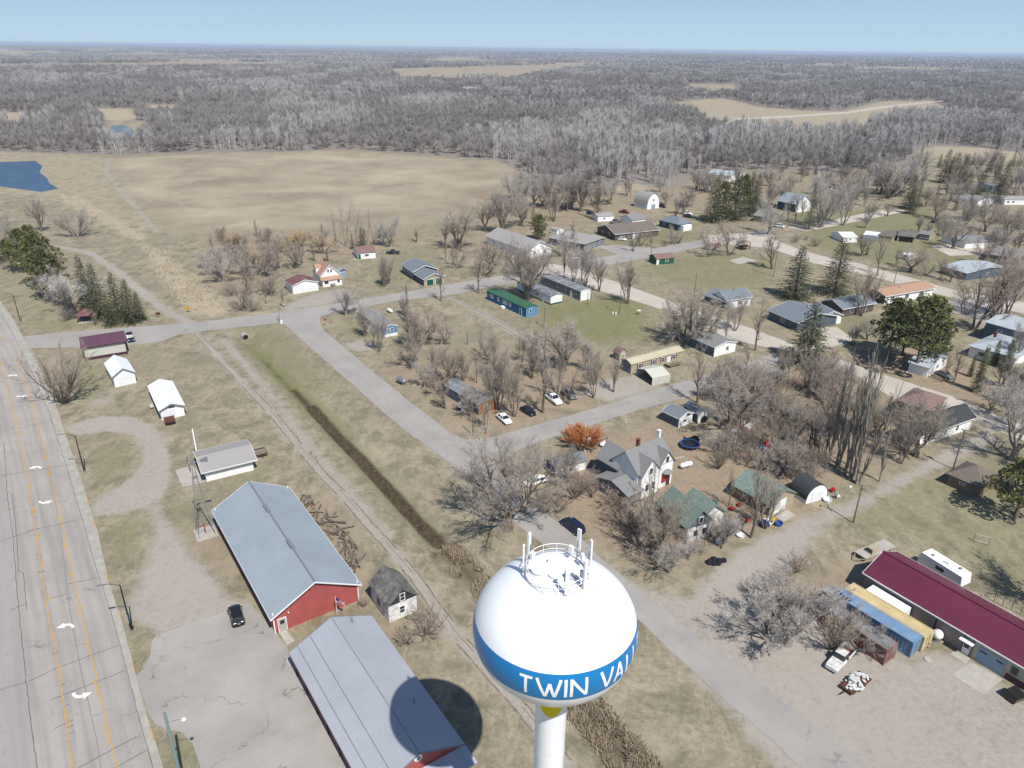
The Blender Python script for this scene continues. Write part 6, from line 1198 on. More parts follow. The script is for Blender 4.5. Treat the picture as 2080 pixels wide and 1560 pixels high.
fill([(1440, 775), (1560, 740), (1700, 745), (1690, 900), (1640, 930), (1560, 900), (1470, 880)], 46, ['elm', 'red', 'multi', 'bush', 'bush', 'up', 'vase'], 4, 10)
fill([(1430, 880), (1560, 885), (1640, 950), (1600, 980), (1470, 960), (1420, 930)], 20, ['bush', 'red', 'bush', 'multi'], 3, 6)
fill([(1580, 960), (1650, 950), (1660, 985), (1620, 985)], 5, ['elm', 'multi'], 6, 9)
fill([(410, 480), (560, 470), (700, 490), (690, 520), (560, 540), (440, 540)], 20, ['red', 'elm', 'multi', 'bush'], 5, 9)
fill([(760, 700), (1000, 690), (1230, 720), (1240, 790), (1060, 820), (900, 780)], 10, ['vase', 'up', 'elm'], 8, 12)
fill([(1040, 380), (1180, 400), (1300, 385), (1290, 410), (1180, 430), (1060, 425)], 16, ['elm', 'vase', 'up'], 10, 15)
fill([(1400, 380), (1560, 365), (1760, 370), (1840, 360), (1860, 385), (1700, 398), (1560, 395), (1420, 400)], 30, ['elm', 'vase', 'up', 'multi'], 9, 15)
fill([(1880, 360), (2085, 340), (2085, 430), (1960, 450), (1900, 420)], 22, ['elm', 'vase', 'up', 'red', 'spruce'], 9, 14)
fill([(1920, 450), (2085, 440), (2085, 560), (2040, 580), (1960, 500)], 14, ['elm', 'vase', 'red'], 8, 12)
fill([(1230, 1010), (1480, 1090), (1370, 1160), (1250, 1080)], 12, ['bush', 'bush', 'multi'], 2.5, 5)
fill([(1510, 1180), (1620, 1150), (1640, 1250), (1540, 1290)], 8, ['bush', 'multi'], 2.5, 4.5)
fill([(1860, 350), (2085, 345), (2085, 420), (1960, 425), (1900, 400)], 16, ['spruce', 'spruce', 'elm', 'vase', 'up'], 8, 14)
fill([(1840, 335), (2085, 328), (2085, 350), (1850, 358)], 26, ['elm', 'vase', 'spruce', 'spruce', 'up', 'multi'], 8, 15)
fill([(1540, 420), (1740, 420), (1900, 450), (1940, 520), (1780, 500), (1660, 500)], 8, ['elm', 'vase', 'red'], 7, 11)
fill([(1690, 770), (1760, 790), (1830, 850), (1800, 930), (1760, 940)], 7, ['red', 'vase', 'elm'], 6, 10)
fill([(1990, 760), (2085, 770), (2085, 850), (2020, 830)], 6, ['elm', 'vase'], 7, 10)

# ------------------------------------------------------------------ vehicles
def loft(mb, secs, mi=0, cap=True):        # secs: (x, half width, z low, z high); eight-sided rings
    n = 8; o = len(mb.v); 
    for x, hw, z0, z1 in secs:
        h_ = z1 - z0
        mb.v += [(x, -hw * .90, z0), (x, -hw, z0 + h_ * .28), (x, -hw, z0 + h_ * .74), (x, -hw * .88, z1), (x, hw * .88, z1), (x, hw, z0 + h_ * .74), (x, hw, z0 + h_ * .28), (x, hw * .90, z0)]
    for i in range(len(secs) - 1):
        for j in range(n): a = o + i * n + j; b = o + i * n + (j + 1) % n; mb.f.append((a, b, b + n, a + n)[::-1]); mb.mi.append(mi)
    if cap: mb.f += [tuple(o + j for j in range(n)), tuple(o + (len(secs) - 1) * n + j for j in range(n - 1, -1, -1))]; mb.mi += [mi, mi]
def car(name, label, cat, px, py, px2, py2, paint, style='sedan', L=4.7, W=1.82, z=0., group=None, S=1.):
    """(px,py) the middle of the vehicle on the ground, (px2,py2) a point it is heading towards"""
    c = G(px, py, z); q = G(px2, py2, z); a = math.atan2(q.y - c.y, q.x - c.x)
    t = thing(name, label, cat, (c.x, c.y, z), a, group); t.scale = (S, S, S); h = L / 2; w_ = W / 2; B_ = MB()
    P = {'sedan': dict(z=.92, hood=1.30, trunk=1.0, rf=1.44, a=.95, b=.30, c=-1.15, d=-1.75), 'suv': dict(z=1.08, hood=1.15, trunk=.0, rf=1.78, a=.95, b=.45, c=-2.0, d=-2.22),
         'van': dict(z=1.05, hood=.85, trunk=.0, rf=1.74, a=1.45, b=.55, c=-2.05, d=-2.35), 'pickup': dict(z=1.12, hood=1.4, trunk=1.9, rf=1.86, a=1.05, b=.55, c=-.75, d=-.95), 'wagon': dict(z=.92, hood=1.2, trunk=0., rf=1.46, a=.95, b=.3, c=-1.9, d=-2.25)}[style]
    zb = P['z']
    loft(B_, [(h, w_ * .80, .38, .62), (h - .12, w_ * .92, .28, zb - .22), (h - .7, w_, .26, zb - .10), (P['a'], w_, .26, zb), (-.2, w_, .26, zb + .02), (-h + .75, w_, .26, zb + (.0 if style != 'pickup' else -.02)), (-h + .12, w_ * .95, .30, zb - .04), (-h, w_ * .88, .40, zb - .16)])
    rfw = w_ * .76
    o = len(B_.v); B_.box(((P['b'] + P['c']) / 2, 0, P['rf'] + .0), (P['b'] - P['c'], rfw * 2 * .97, .06))
    for sx, sy in ((P['a'], P['b']), (P['d'], P['c'])):
        for s_ in (-1, 1): B_.tube((sx, s_ * w_ * .90, zb - .02), (sy, s_ * rfw, P['rf']), .045, n=4)
    md = (P['b'] + P['c']) / 2
    for s_ in (-1, 1): B_.tube((md, s_ * w_ * .92, zb), (md, s_ * rfw * 1.02, P['rf']), .05, n=4)
    if style == 'pickup':
        B_.add([(-.95, -w_ * .8, zb + .004), (-h + .18, -w_ * .8, zb - .02), (-h + .18, w_ * .8, zb - .02), (-.95, w_ * .8, zb + .004)], [(0, 1, 2, 3)], 1)
    for s_ in (-1, 1): B_.box((P['a'] - .1, s_ * (w_ + .1), zb + .05), (.12, .2, .13))
    body = B_.build('body', [paint, 'hollow_shade'], t, smooth=False)
    g_ = MB(); vs = []
    for x, zz1, hw in ((P['a'], zb - .02, w_ * .88), (P['b'], P['rf'] - .02, rfw * .97), (P['c'], P['rf'] - .02, rfw * .97), (P['d'], zb - .02, w_ * .88)): vs += [(x, -hw, zz1), (x, hw, zz1)]
    g_.add(vs, [(0, 1, 3, 2), (2, 3, 5, 4), (4, 5, 7, 6), (0, 2, 4, 6), (1, 7, 5, 3)]); g_.build('window', 'glass', t)
    wr = .33 if style in ('sedan', 'wagon') else .38
    for sx in (1, -1):
        for s_ in (-1, 1):
            x = sx * (h - .85); m_ = MB(); m_.tube((x, s_ * (w_ - .20), wr), (x, s_ * (w_ + .03), wr), wr, n=16); wl = m_.build('wheel', 'tyre', t); MB().tube((x, s_ * (w_ + .02), wr), (x, s_ * (w_ + .045), wr), wr * .58, n=12).build('rim', 'hub', wl)
    for s_ in (-1, 1):
        MB().box((h - .10, s_ * w_ * .66, zb - .30), (.16, .34, .14)).build('headlight', 'lamp_clear', t); MB().box((-h + .07, s_ * w_ * .72, zb - .22), (.12, .26, .18)).build('taillight', 'lamp_red', t)
    if style == 'suv' and L < 4.5:
        m_ = MB(); m_.tube((-h - .02, 0, .98), (-h - .24, 0, .98), .34, n=18); sp = m_.build('spare_wheel', 'tyre', t); MB().tube((-h - .22, 0, .98), (-h - .26, 0, .98), .2, n=14).build('rim', 'hub', sp)
    if style in ('suv', 'van'):
        r_ = MB()
        for s_ in (-1, 1): r_.tube((P['b'] - .1, s_ * rfw * .8, P['rf'] + .1), (P['c'] + .2, s_ * rfw * .8, P['rf'] + .1), .025, n=5)
        r_.build('roof_rail', 'black_metal', t)
    return t
car('parked_suv', 'black boxy SUV with spare wheel parked on the lot beside the red barn', 'car', 481, 1256, 466, 1205, 'car_black', 'suv', 4.4, 1.82)
car('parked_car', 'dark blue SUV half hidden behind the plum roofed shelter', 'car', 266, 691, 275, 712, 'car_navy', 'suv', 4.6, 1.85)
car('parked_minivan', 'navy blue minivan parked on the street beside the big bare elm', 'car', 1163, 1074, 1128, 1046, 'car_navy', 'van', 5.1, 1.98)
car('parked_car', 'white sedan parked beside the patched trailer home near the corner', 'car', 1024, 855, 1060, 885, 'car_white', 'sedan', 4.8, 1.82)
car('parked_car', 'black sedan parked between the white sedan and the white pickup', 'car', 1073, 839, 1110, 862, 'car_black', 'sedan', 4.6, 1.8)
car('parked_pickup', 'white pickup truck parked under the bare trees by the side street', 'pickup', 1124, 815, 1160, 842, 'car_white', 'pickup', 5.6, 1.95)
car('parked_minivan', 'silver minivan parked right of the white pickup', 'car', 1156, 805, 1192, 832, 'car_silver', 'van', 5.1, 1.95)
wc = car('parked_car', 'white car with raised hood beside the white garage behind the elm', 'car', 1088, 982, 1040, 996, 'car_white', 'sedan', 4.7, 1.8)
MB().add([(.95, -.75, .95), (.95, .75, .95), (1.75, .7, 1.55), (1.75, -.7, 1.55), (.95, -.75, .98), (.95, .75, .98), (1.75, .7, 1.58), (1.75, -.7, 1.58)], [(3, 2, 1, 0), (4, 5, 6, 7), (0, 1, 5, 4), (1, 2, 6, 5), (2, 3, 7, 6), (3, 0, 4, 7)]).build('hood', 'car_white', wc)
FAR = [('parked_pickup', 'dark red pickup parked left of the round roofed barn', 'pickup', 1268, 433, 1290, 436, 'car_red', 'pickup'), ('parked_pickup', 'silver pickup parked beside the grey roofed garage', 'pickup', 1249, 453, 1235, 455, 'car_silver', 'pickup'),
       ('parked_pickup', 'dark pickup parked nearest the big spruce group', 'pickup', 1398, 442, 1420, 446, 'car_black', 'pickup'), ('parked_pickup', 'white pickup parked behind the dark pickup by the teal bungalow', 'pickup', 1395, 436, 1415, 439, 'car_white', 'pickup'),
       ('parked_minivan', 'white minivan parked by the street under the red twigged trees', 'car', 1583, 462, 1600, 465, 'car_white', 'van'), ('parked_car', 'white car in front of the brown roofed house', 'car', 1262, 488, 1285, 491, 'car_white', 'sedan'),
       ('parked_pickup', 'dark pickup parked right of the red brown roofed shed', 'pickup', 798, 516, 780, 516, 'car_black', 'pickup'), ('parked_car', 'white car on the far right street near the maroon roofed mobile home', 'car', 2014, 412, 2030, 408, 'car_white', 'sedan'),
       ('parked_car', 'white car parked beside the white wing house at the right edge', 'car', 1925, 674, 1945, 668, 'car_white', 'sedan'), ('parked_car', 'pale car under the dark pines beside the pair of mailboxes', 'car', 1918, 765, 1940, 775, 'car_silver', 'sedan'),
       ('parked_car', 'dark car in front of the low white outbuilding by the cottonwoods', 'car', 1200, 436, 1215, 439, 'car_navy', 'suv'), ('parked_car', 'white car at the right edge below the far mobile home', 'car', 2055, 512, 2040, 520, 'car_white', 'wagon'),
       ('parked_car', 'dark red car left of the white garage among the trees', 'car', 1898, 452, 1910, 449, 'car_black', 'suv'), ('parked_car', 'dark car in front of the grey mobile home at the right edge', 'car', 1345, 419, 1355, 421, 'car_black', 'suv'),
       ('parked_car', 'white van parked at the street end of the big white house', 'car', 1172, 526, 1185, 524, 'car_white', 'van')]
FAR[-2] = ('parked_car', 'dark car parked right of the round roofed barn', 'car', 1345, 421, 1358, 424, 'car_black', 'suv')
for nm, lb, ct_, a_, b_, c_, d_, pt, sty in FAR: car(nm, lb, ct_, a_, b_, c_, d_, pt, sty, 5.4 if sty == 'pickup' else 4.7, 1.9)
# boxes, trailers, containers
def on(px, py, px2, py2, z=0.):
    c = G(px, py, z); q = G(px2, py2, z); return c, math.atan2(q.y - c.y, q.x - c.x)
def container(label, A, B, C, mt, z=2.6, mside=None, L=12.19, W=2.44, end='cont', name='shipping_container', cat='container'):
    a, b, c3 = G(*A, z), G(*B, z), G(*C, z); u = (b - a).normalized(); s_ = 1 if u.cross(c3 - b).z > 0 else -1; n_ = Vector((-u.y, u.x, 0)) * s_
    b0 = Vector((b.x, b.y, 0)); ct = b0 - u * L / 2 + n_ * W / 2; t = thing(name, label, cat, (ct.x, ct.y, 0), math.atan2(u.y, u.x))
    mb = MB(); mb.box((0, 0, z / 2 + .06), (L, W, z - .12)); k = mb
    for i in range(int(L / .55)):
        x = -L / 2 + .4 + i * .55
        mb.box((x, 0, z + .012), (.22, W - .3, .024))
        for sy in (-1, 1): mb.box((x, sy * (W / 2 + .012), z / 2), (.24, .024, z - .4))
    mb.build('shell', [mside or mt], t) if not mside else mb.build('shell', mside, t)
    f_ = MB()
    for sx in (-1, 1):
        for sy in (-1, 1): f_.box((sx * (L / 2 + .0), sy * (W / 2 + .0), z / 2 + .02), (.18, .18, z + .04))
    for sy in (-1, 1): f_.box((0, sy * (W / 2), z + .02), (L, .12, .1)); f_.box((0, sy * W / 2, .08), (L, .12, .16))
    for sx in (-1, 1): f_.box((sx * L / 2, 0, z + .02), (.12, W, .1))
    f_.build('frame', mt, t)
    for sy in (-1, 1):
        d_ = MB().box((L / 2 + .04, sy * W / 4, z / 2 + .03), (.06, W / 2 - .1, z - .3)).build('door', mt, t); MB().tube((L / 2 + .1, sy * W / 6, .3), (L / 2 + .1, sy * W / 6, z - .2), .03, n=6).build('lock_bar', 'galvanised', d_)
    if mside: MB().box((0, 0, z + .03), (L - .2, W - .2, .05)).build('roof', 'cont_grey', t)
    return t
z6 = zz(1440, 1060, 3.25)
container('yellow shipping container alongside the maroon roofed workshop', z6(945, 397), z6(1485, 718), z6(1410, 752), 'cont_yellow')
container('blue shipping container between the yellow one and the bare tree', z6(880, 432), z6(1412, 752), z6(1345, 793), 'cont_blue')
container('grey roofed container trailer with faded red side under the bare tree', z6(800, 510), z6(1245, 800), z6(1170, 850), 'cont_red', z=2.7, mside='cont_red', L=11.6)
c, a = on(1692, 1236, 1720, 1258); t = thing('tank_trailer', 'round ended grey trailer body at the far end of the containers', 'trailer', (c.x, c.y, 0), a); MB().box((0, 0, 1.5), (4.2, 2.4, 2.2), taper=.9).box((0, 0, .35), (4., 2., .3)).build('body', 'cont_grey', t); MB().tube((1.0, -1.1, .4), (1.0, 1.1, .4), .4, n=14).build('wheel', 'tyre', t)
c, a = on(1912, 1172, 1950, 1196); t = thing('camper_trailer', 'white camper trailer parked behind the maroon roofed workshop', 'trailer', (c.x, c.y, 0), a); t.scale = (.85, 1, 1)
b_ = MB(); b_.sideprism([(-4., .6), (4., .6), (4.35, 1.2), (4.1, 2.9), (-3.9, 2.95), (-4.25, 2.4), (-4.3, 1.)], -1.2, 1.2); b_.build('body', 'white_paint', t)
MB().box((.3, 0, 3.08), (1., .7, .25)).build('air_conditioner', 'trim_white', t); MB().box((2.4, .5, 3.0), (.5, .5, .12)).box((-2.4, -.3, 3.0), (.5, .5, .12)).build('roof_hatch', 'trim_grey', t)
for sy in (-1, 1):
    MB().box((0, sy * 1.22, 2.0), (1.6, .05, .6)).build('window', 'glass', t)
    for x in (-.5, .5): MB().tube((x, sy * .95, .36), (x, sy * 1.15, .36), .36, n=14).build('wheel', 'tyre', t)
MB().tube((4.3, 0, .6), (5.4, 0, .55), .06, n=6).build('drawbar', 'black_metal', t)
c, a = on(1776, 1123, 1745, 1136); t = thing('flatbed_trailer', 'worn wooden flatbed trailer with a tan cab body on it by the maroon roofed workshop', 'trailer', (c.x, c.y, 0), a)
MB().box((0, 0, .75), (7.4, 2.3, .16)).build('bed', 'concrete', t); MB().box((1.1, .2, 1.25), (1.9, 1.5, .8), taper=.72).box((.1, -.2, 1.05), (1.2, 1.1, .42)).build('cab_body', 'tan_siding', t); MB().box((1.72, .2, 1.32), (.6, 1.2, .4), taper=.8).build('cab_window', 'glass', t)
MB().tube((3.7, -1., .6), (5., 0, .55), .07, n=6).tube((3.7, 1., .6), (5., 0, .55), .07, n=6).build('drawbar', 'tan_siding', t)
for sy in (-1, 1):
    for x in (-2.2, -1.3): MB().tube((x, sy * .85, .38), (x, sy * 1.1, .38), .38, n=14).build('wheel', 'tyre', t)
def utility_trailer(label, px, py, qx, qy, L, W, mt, stake=True):
    c, a = on(px, py, qx, qy); t = thing('utility_trailer', label, 'trailer', (c.x, c.y, 0), a); MB().box((0, 0, .62), (L, W, .12)).build('bed', mt, t); r_ = MB()
    for sy in (-1, 1): r_.box((0, sy * W / 2, .78), (L, .05, .18))
    r_.box((L / 2, 0, .78), (.05, W, .18)); r_.box((-L / 2, 0, .78), (.05, W, .18)); r_.tube((L / 2, 0, .55), (L / 2 + 1.1, 0, .5), .05, n=6)
    if stake:
        for k in range(5): r_.box((-L / 2, (k - 2) * W / 4.2, 1.1), (.06, .06, .8))
        r_.box((-L / 2, 0, 1.5), (.06, W, .06))
    r_.build('rail', 'black_metal', t)
    for sy in (-1, 1): MB().tube((-.2, sy * (W / 2 - .25), .34), (-.2, sy * (W / 2 - .05), .34), .34, n=12).build('wheel', 'tyre', t)
utility_trailer('rusty flat trailer parked at the gable end of the long white shed', 345, 857, 350, 874, 4.2, 2.1, 'rust')
utility_trailer('flat rusty trailer at the right end of the white hall', 530, 924, 537, 936, 2.6, 2.2, 'rail_wood', False)
c, a = on(309, 830, 314, 842); t = thing('picnic_bench', 'pale wooden bench table beside the long white shed', 'bench', (c.x, c.y, 0), a); MB().box((0, 0, .72), (1.9, .75, .06)).build('tabletop', 'canvas_white', t); [MB().box((x, 0, .35), (.1, .7, .7)).build('leg', 'rail_wood', t) for x in (-.6, .6)]
# wrecks under the tree
c, a = on(1704, 1346, 1680, 1372); t = thing('wrecked_pickup', 'wrecked white pickup shell among weeds on the gravel lot', 'pickup', (c.x, c.y, 0), a)
b_ = MB(); loft(b_, [(2.6, .8, .4, .9), (2.3, .9, .35, 1.0), (1., .92, .35, 1.05), (-.2, .92, .35, 1.05)]); b_.build('body', 'junk_white', t)
MB().box((-.2, 0, 1.45), (1.6, 1.55, .75), taper=.8).build('window', 'glass', t); MB().box((-.2, 0, 1.86), (1.3, 1.35, .09)).build('cab_roof', 'junk_white', t); MB().box((-1.9, .86, .8), (2.3, .1, .45)).box((-1.9, -.86, .8), (2.3, .1, .45)).box((-3., 0, .8), (.1, 1.7, .45)).build('bed_side', 'junk_white', t); MB().box((-1.9, 0, .5), (2.2, 1.6, .1)).build('bed', 'rust', t)
c, a = on(1737, 1392, 1765, 1370); t = thing('junk_trailer', 'junk trailer heaped with pale scrap in front of the wrecked pickup', 'trailer', (c.x, c.y, 0), a); MB().box((0, 0, .5), (4.4, 1.9, .12)).build('bed', 'rust', t)
b_ = MB(); b_.box((-.2, .3, .85), (.9, .9, .6)); b_.build('washing_machine', 'junk_white', t)
b_ = MB()
for k in range(26): b_.box((TR.uniform(-2.1, 2.1), TR.uniform(-.9, .9), TR.uniform(.6, .85)), (TR.uniform(.2, 1.2), TR.uniform(.1, .4), TR.uniform(.05, .25)), TR.uniform(0, 3))
b_.build('scrap', 'junk_white', t); MB().tube((-2.2, 0, .45), (-3.4, .1, .4), .06, n=6).build('drawbar', 'black_metal', t)
for x in (-.4, .4):
    for sy in (-1, 1): MB().tube((x, sy * .8, .3), (x, sy * 1., .3), .3, n=12).build('wheel', 'tyre', t)
c, a = on(2058, 1420, 2076, 1434); t = thing('dumpster', 'dark lidded dumpster standing on the gravel lot', 'dumpster', (c.x, c.y, 0), a)
MB().sideprism([(-.7, .15), (.7, .15), (.9, 1.1), (-.7, 1.35)], -.95, .95).build('bin', 'car_black', t)
for sy in (-.48, .48): MB().add([(-.72, sy - .44, 1.37), (.95, sy - .44, 1.12), (.95, sy + .44, 1.12), (-.72, sy + .44, 1.37), (-.72, sy - .44, 1.43), (.95, sy - .44, 1.18), (.95, sy + .44, 1.18), (-.72, sy + .44, 1.43)], [(3, 2, 1, 0), (4, 5, 6, 7), (0, 1, 5, 4), (1, 2, 6, 5), (2, 3, 7, 6), (3, 0, 4, 7)]).build('lid', 'black_metal', t)
def ptank(label, px, py, qx, qy, L, D, mt='tank_white', zc=None):
    c, a = on(px, py, qx, qy); r_ = D / 2; zc = zc or r_ + .25; t = thing('propane_tank', label, 'tank', (c.x, c.y, 0), a)
    pr = [(.001, -L / 2)] + [(r_ * math.sin(R(q)), -L / 2 + r_ * (1 - math.cos(R(q)))) for q in (25, 50, 75, 90)] + [(r_ * math.sin(R(q)), L / 2 - r_ * (1 - math.cos(R(q)))) for q in (90, 75, 50, 25)] + [(.001, L / 2)]
    MB().lathe(pr, (0, 0, zc), 24, axis='x').build('tank', mt, t, smooth=True); MB().lathe([(.2, 0), (.2, .16), (.17, .24), (0, .28)], (0, 0, zc + r_ - .02), 14).build('valve_dome', mt, t)
    MB().box((-L * .28, 0, (zc - r_ * .5) / 2), (.16, D * .7, zc - r_ * .5)).box((L * .28, 0, (zc - r_ * .5) / 2), (.16, D * .7, zc - r_ * .5)).build('saddle', 'concrete', t)
ptank('steel milk tank on legs beside the diagonal street', 816, 780, 832, 788, 3.3, 1.35, 'tank_steel', 1.1); ptank('white propane tank on the lawn right of the tall white farmhouse', 1393, 950, 1404, 947, 3., 1., zc=.75); ptank('white propane tank behind the pale blue ended mobile home', 792, 635, 799, 639, 3., 1., zc=.75)
c = G(1901, 1300); t = thing('fuel_tank', 'round white tank at the end of the yellow container', 'tank', (c.x, c.y, 0)); MB().lathe([(.001, 0.3)] + [(.75 * math.sin(R(q)), 1.05 - .75 * math.cos(R(q))) for q in range(20, 180, 20)] + [(.001, 1.8)], n=20).build('tank', 'tank_white', t, smooth=True); MB().lathe([(.55, 0), (.55, .4)], n=16).build('stand', 'galvanised', t)
c = G(1888, 1312); t = thing('pallet_stack', 'wooden pallets leaning on the end of the yellow container', 'pallets', (c.x, c.y, 0), 1.0); b_ = MB()
for k in range(6): b_.box((k * .22 - .5, 0, .62), (.05, .12, 1.25)); b_.box((k * .22 - .5, .25, .6), (.05, .12, 1.2))
b_.box((0, .12, .3), (1.3, .3, .08)).box((0, .12, 1.0), (1.3, .3, .08)); b_.build('slats', 'cont_yellow', t)
c = G(1884, 1340); t = thing('well_cover', 'small round concrete well cover by the blue container', 'manhole', (c.x, c.y, 0)); MB().lathe([(.5, 0), (.5, .14), (0, .16)], n=20).build('lid', 'concrete', t)
# ------------------------------------------------------------------ poles, lamps, signs, hydrants
def street_lamp(label, px, py, ty, hx, hy, extras=False):
    b = G(px, py); Hh = height_at(px, py, ty); q = G(hx, hy, Hh + .3); a = math.atan2(q.y - b.y, q.x - b.x); Lr = (q.xy - b.xy).length
    t = thing('street_lamp', label, 'street lamp', b, a); MB().lathe([(.13, 0), (.11, Hh * .5), (.075, Hh)], n=12).build('pole', 'black_metal', t, smooth=True); MB().lathe([(.28, 0), (.28, .1), (.18, .3), (.14, .55)], n=14).build('base', 'galvanised', t)
    m_ = MB(); pts = [Vector((Lr * k / 6, 0, Hh - .12 + .55 * math.sin(k / 6 * 2.2))) for k in range(6)]
    for p, q_ in zip(pts[:-1], pts[1:]): m_.tube(p, q_, .045, .04, 6)
    m_.build('arm', 'black_metal', t); e = pts[-1]; MB().box((e.x + .42, 0, e.z), (.95, .3, .14), taper=.8).build('lamp_head', 'trim_grey', t)
    if extras:
        MB().box((0, -.02, 2.9), (.06, .85, .65)).box((0, .0, 2.15), (.06, .6, .45)).build('route_sign', 'sign_blue', t); MB().box((-.05, 0, 1.35), (.3, .5, .75)).build('control_box', 'black_metal', t)
street_lamp('black curved arm street lamp with blue route signs on its pole', 268.7, 1284.6, 1188, 205, 1190, True); street_lamp('black curved arm street lamp above the grass triangle by the highway', 172.4, 961, 885, 122, 883); street_lamp('black curved arm street lamp at the far left beyond the cross street', 42, 655, 598, 8, 597)
MB().box((0, 0, 0), (.3, .02, .3))
def pole(label, px, py, ty, arms=1, r_=.15, mt='pole_wood', lampdir=None, transformer=False, name='utility_pole', Ht=None, side=0):
    b = G(px, py); Hh = Ht or height_at(px, py, ty); t = thing(name, label, 'pole', b, side); MB().lathe([(r_, 0), (r_ * .65, Hh), (0, Hh + .05)], n=10).build('shaft', mt, t, smooth=True)
    for k in range(arms): 
        MB().box((.1, 0, Hh - .5 - k * 1.0), (.12, 2.3, .12)).build('crossarm', mt, t); m_ = MB()
        for y in (-1., -.4, .4, 1.): m_.tube((.1, y, Hh - .42 - k), (.1, y, Hh - .25 - k), .05, .03, 6)
        m_.build('insulator', 'trim_white', t)
    if transformer: MB().tube((.35, .1, Hh - 2.4), (.35, .1, Hh - 1.4), .26, n=12).build('transformer', 'galvanised', t)
    if lampdir is not None:
        m_ = MB(); d = Vector((math.cos(lampdir), math.sin(lampdir), 0)); m_.tube(Vector((0, 0, Hh - 1.3)), Vector((0, 0, Hh - 1.0)) + d * 1.3, .035, n=6); m_.build('lamp_arm', 'galvanised', t); m_ = MB(); e = Vector((0, 0, Hh - 1.0)) + d * 1.75; m_.lathe([(.02, .12), (.16, .08), (.24, -.04), (.2, -.12), (0, -.14)], tuple(e), 14); m_.build('lamp_head', 'trim_white', t)
    return t
b0 = G(377, 1618); tp = pole('greenish wooden pole with white lamp at the bottom edge of the photo', 377, 1618, 1449, 0, .22, 'pole_green', lampdir=.1); MB().box((-.55, 0, 9.2), (.5, .05, .05)).box((-.3, .2, 9.4), (.35, .05, .35)).build('bracket', 'galvanised', tp)
pole('leaning wooden pole beside the dirt alley near the dark roofed house', 1936, 953, 872, 1, transformer=True); pole('wooden pole with green box where the alley meets the green roofed garage', 1733, 1062, 985, 1, lampdir=2.5)
for lb, x, y, ty in (('wooden pole on the lawn right of the bright blue mobile home', 1105, 664, 620), ('wooden pole with meter boxes on the green lawn', 1258, 637, 572), ('wooden pole on the park lawn behind the slate roofed house', 1410, 600, 553), ('wooden pole at the park edge beside the tall left spruce', 1571, 562, 490), ('thin wooden pole in front of the brown roofed house', 1322, 520, 470),
                    ('tall thin pole behind the park street corner', 1589, 470, 455), ('short pole among the trees left of the two-track path', 907, 673, 640), ('short pole with meter box on the bare lawn', 950, 700, 672), ('pale wooden pole left of the double white garage', 541, 617, 572), ('wooden pole beside the orange roofed ranch', 1816, 575, 530), ('wooden pole at the end of the long white mobile home', 1193, 619, 593), ('wooden pole at the top of the gravel road', 1062, 545, 500)):
    pole(lb, x, y, ty, 0 if 'short' in lb or 'thin' in lb or 'pale' in lb or 'end of' in lb else 1, .12)
pole('white pole with a lamp at the street junction', 568, 654, 613, 0, .13, 'trim_grey', lampdir=.5); pole('pale wooden pole at the corner beside the patched trailer home', 961, 885, 822, 0, .14)
c = G(568, 656); t = thing('junction_box', 'small grey cabinet at the foot of the white junction pole', 'box', (c.x + .7, c.y - .3, 0), .3); MB().box((0, 0, .45), (.6, .4, .9)).box((0, 0, .92), (.68, .48, .06)).build('cabinet', 'trim_white', t)
t = thing('tall_white_pole', 'tall white metal pole standing behind the white hall', 'pole', G(403, 937)); hp = height_at(403, 937, 871); MB().lathe([(.14, 0), (.10, hp), (0, hp + .1)], n=12).build('shaft', 'trim_white', t, smooth=True); MB().box((0, 0, hp), (.5, .1, .08)).build('cap', 'galvanised', t)
def sign(label, px, py, Hh, w_, h_, mt, a=-1.3, name='road_sign', shape='box', post='galvanised', cat='sign'):
    t = thing(name, label, cat, G(px, py), a); MB().box((0, 0, Hh / 2), (.07, .07, Hh)).build('post', post, t); m_ = MB()
    if shape == 'oct': m_.lathe([(0, -.015), (w_ / 2, -.015), (w_ / 2, .015), (0, .015)], (0.06, 0, Hh - h_ / 2), 8, axis='x')
    else: m_.box((.06, 0, Hh - h_ / 2), (.03, w_, h_))
    m_.build('panel', mt, t); return t
sign('red sign on a post at the curved street corner', 661, 662, 2.4, .85, .85, 'hydrant_red', shape='oct'); sign('green street name sign beside the corner hydrant', 969, 888, 2.9, .8, .22, 'sign_green', -1.0)
sign('yellow warning sign at the marsh end of the dirt track', 382, 634, 1.9, 1.1, 1.1, 'yellow_paint'); t = sign('small brown board by the entrance of the dirt track', 322, 644, 1.5, 1.3, .8, 'rust')
def hydrant(label, px, py, m_='hydrant_red'):
    t = thing('fire_hydrant', label, 'hydrant', G(px, py)); MB().lathe([(.2, 0), (.2, .08), (.13, .1), (.13, .62), (.17, .64), (.15, .76), (.05, .86), (0, .9)], n=14).build('barrel', m_, t, smooth=True); MB().tube((-.24, 0, .5), (.24, 0, .5), .06, n=8).tube((0, -.22, .42), (0, 0, .42), .075, n=8).build('outlet', m_, t)
hydrant('red hydrant on the verge left of the double white garage', 529, 630); hydrant('orange red hydrant at the corner beside the street name sign', 987, 882)
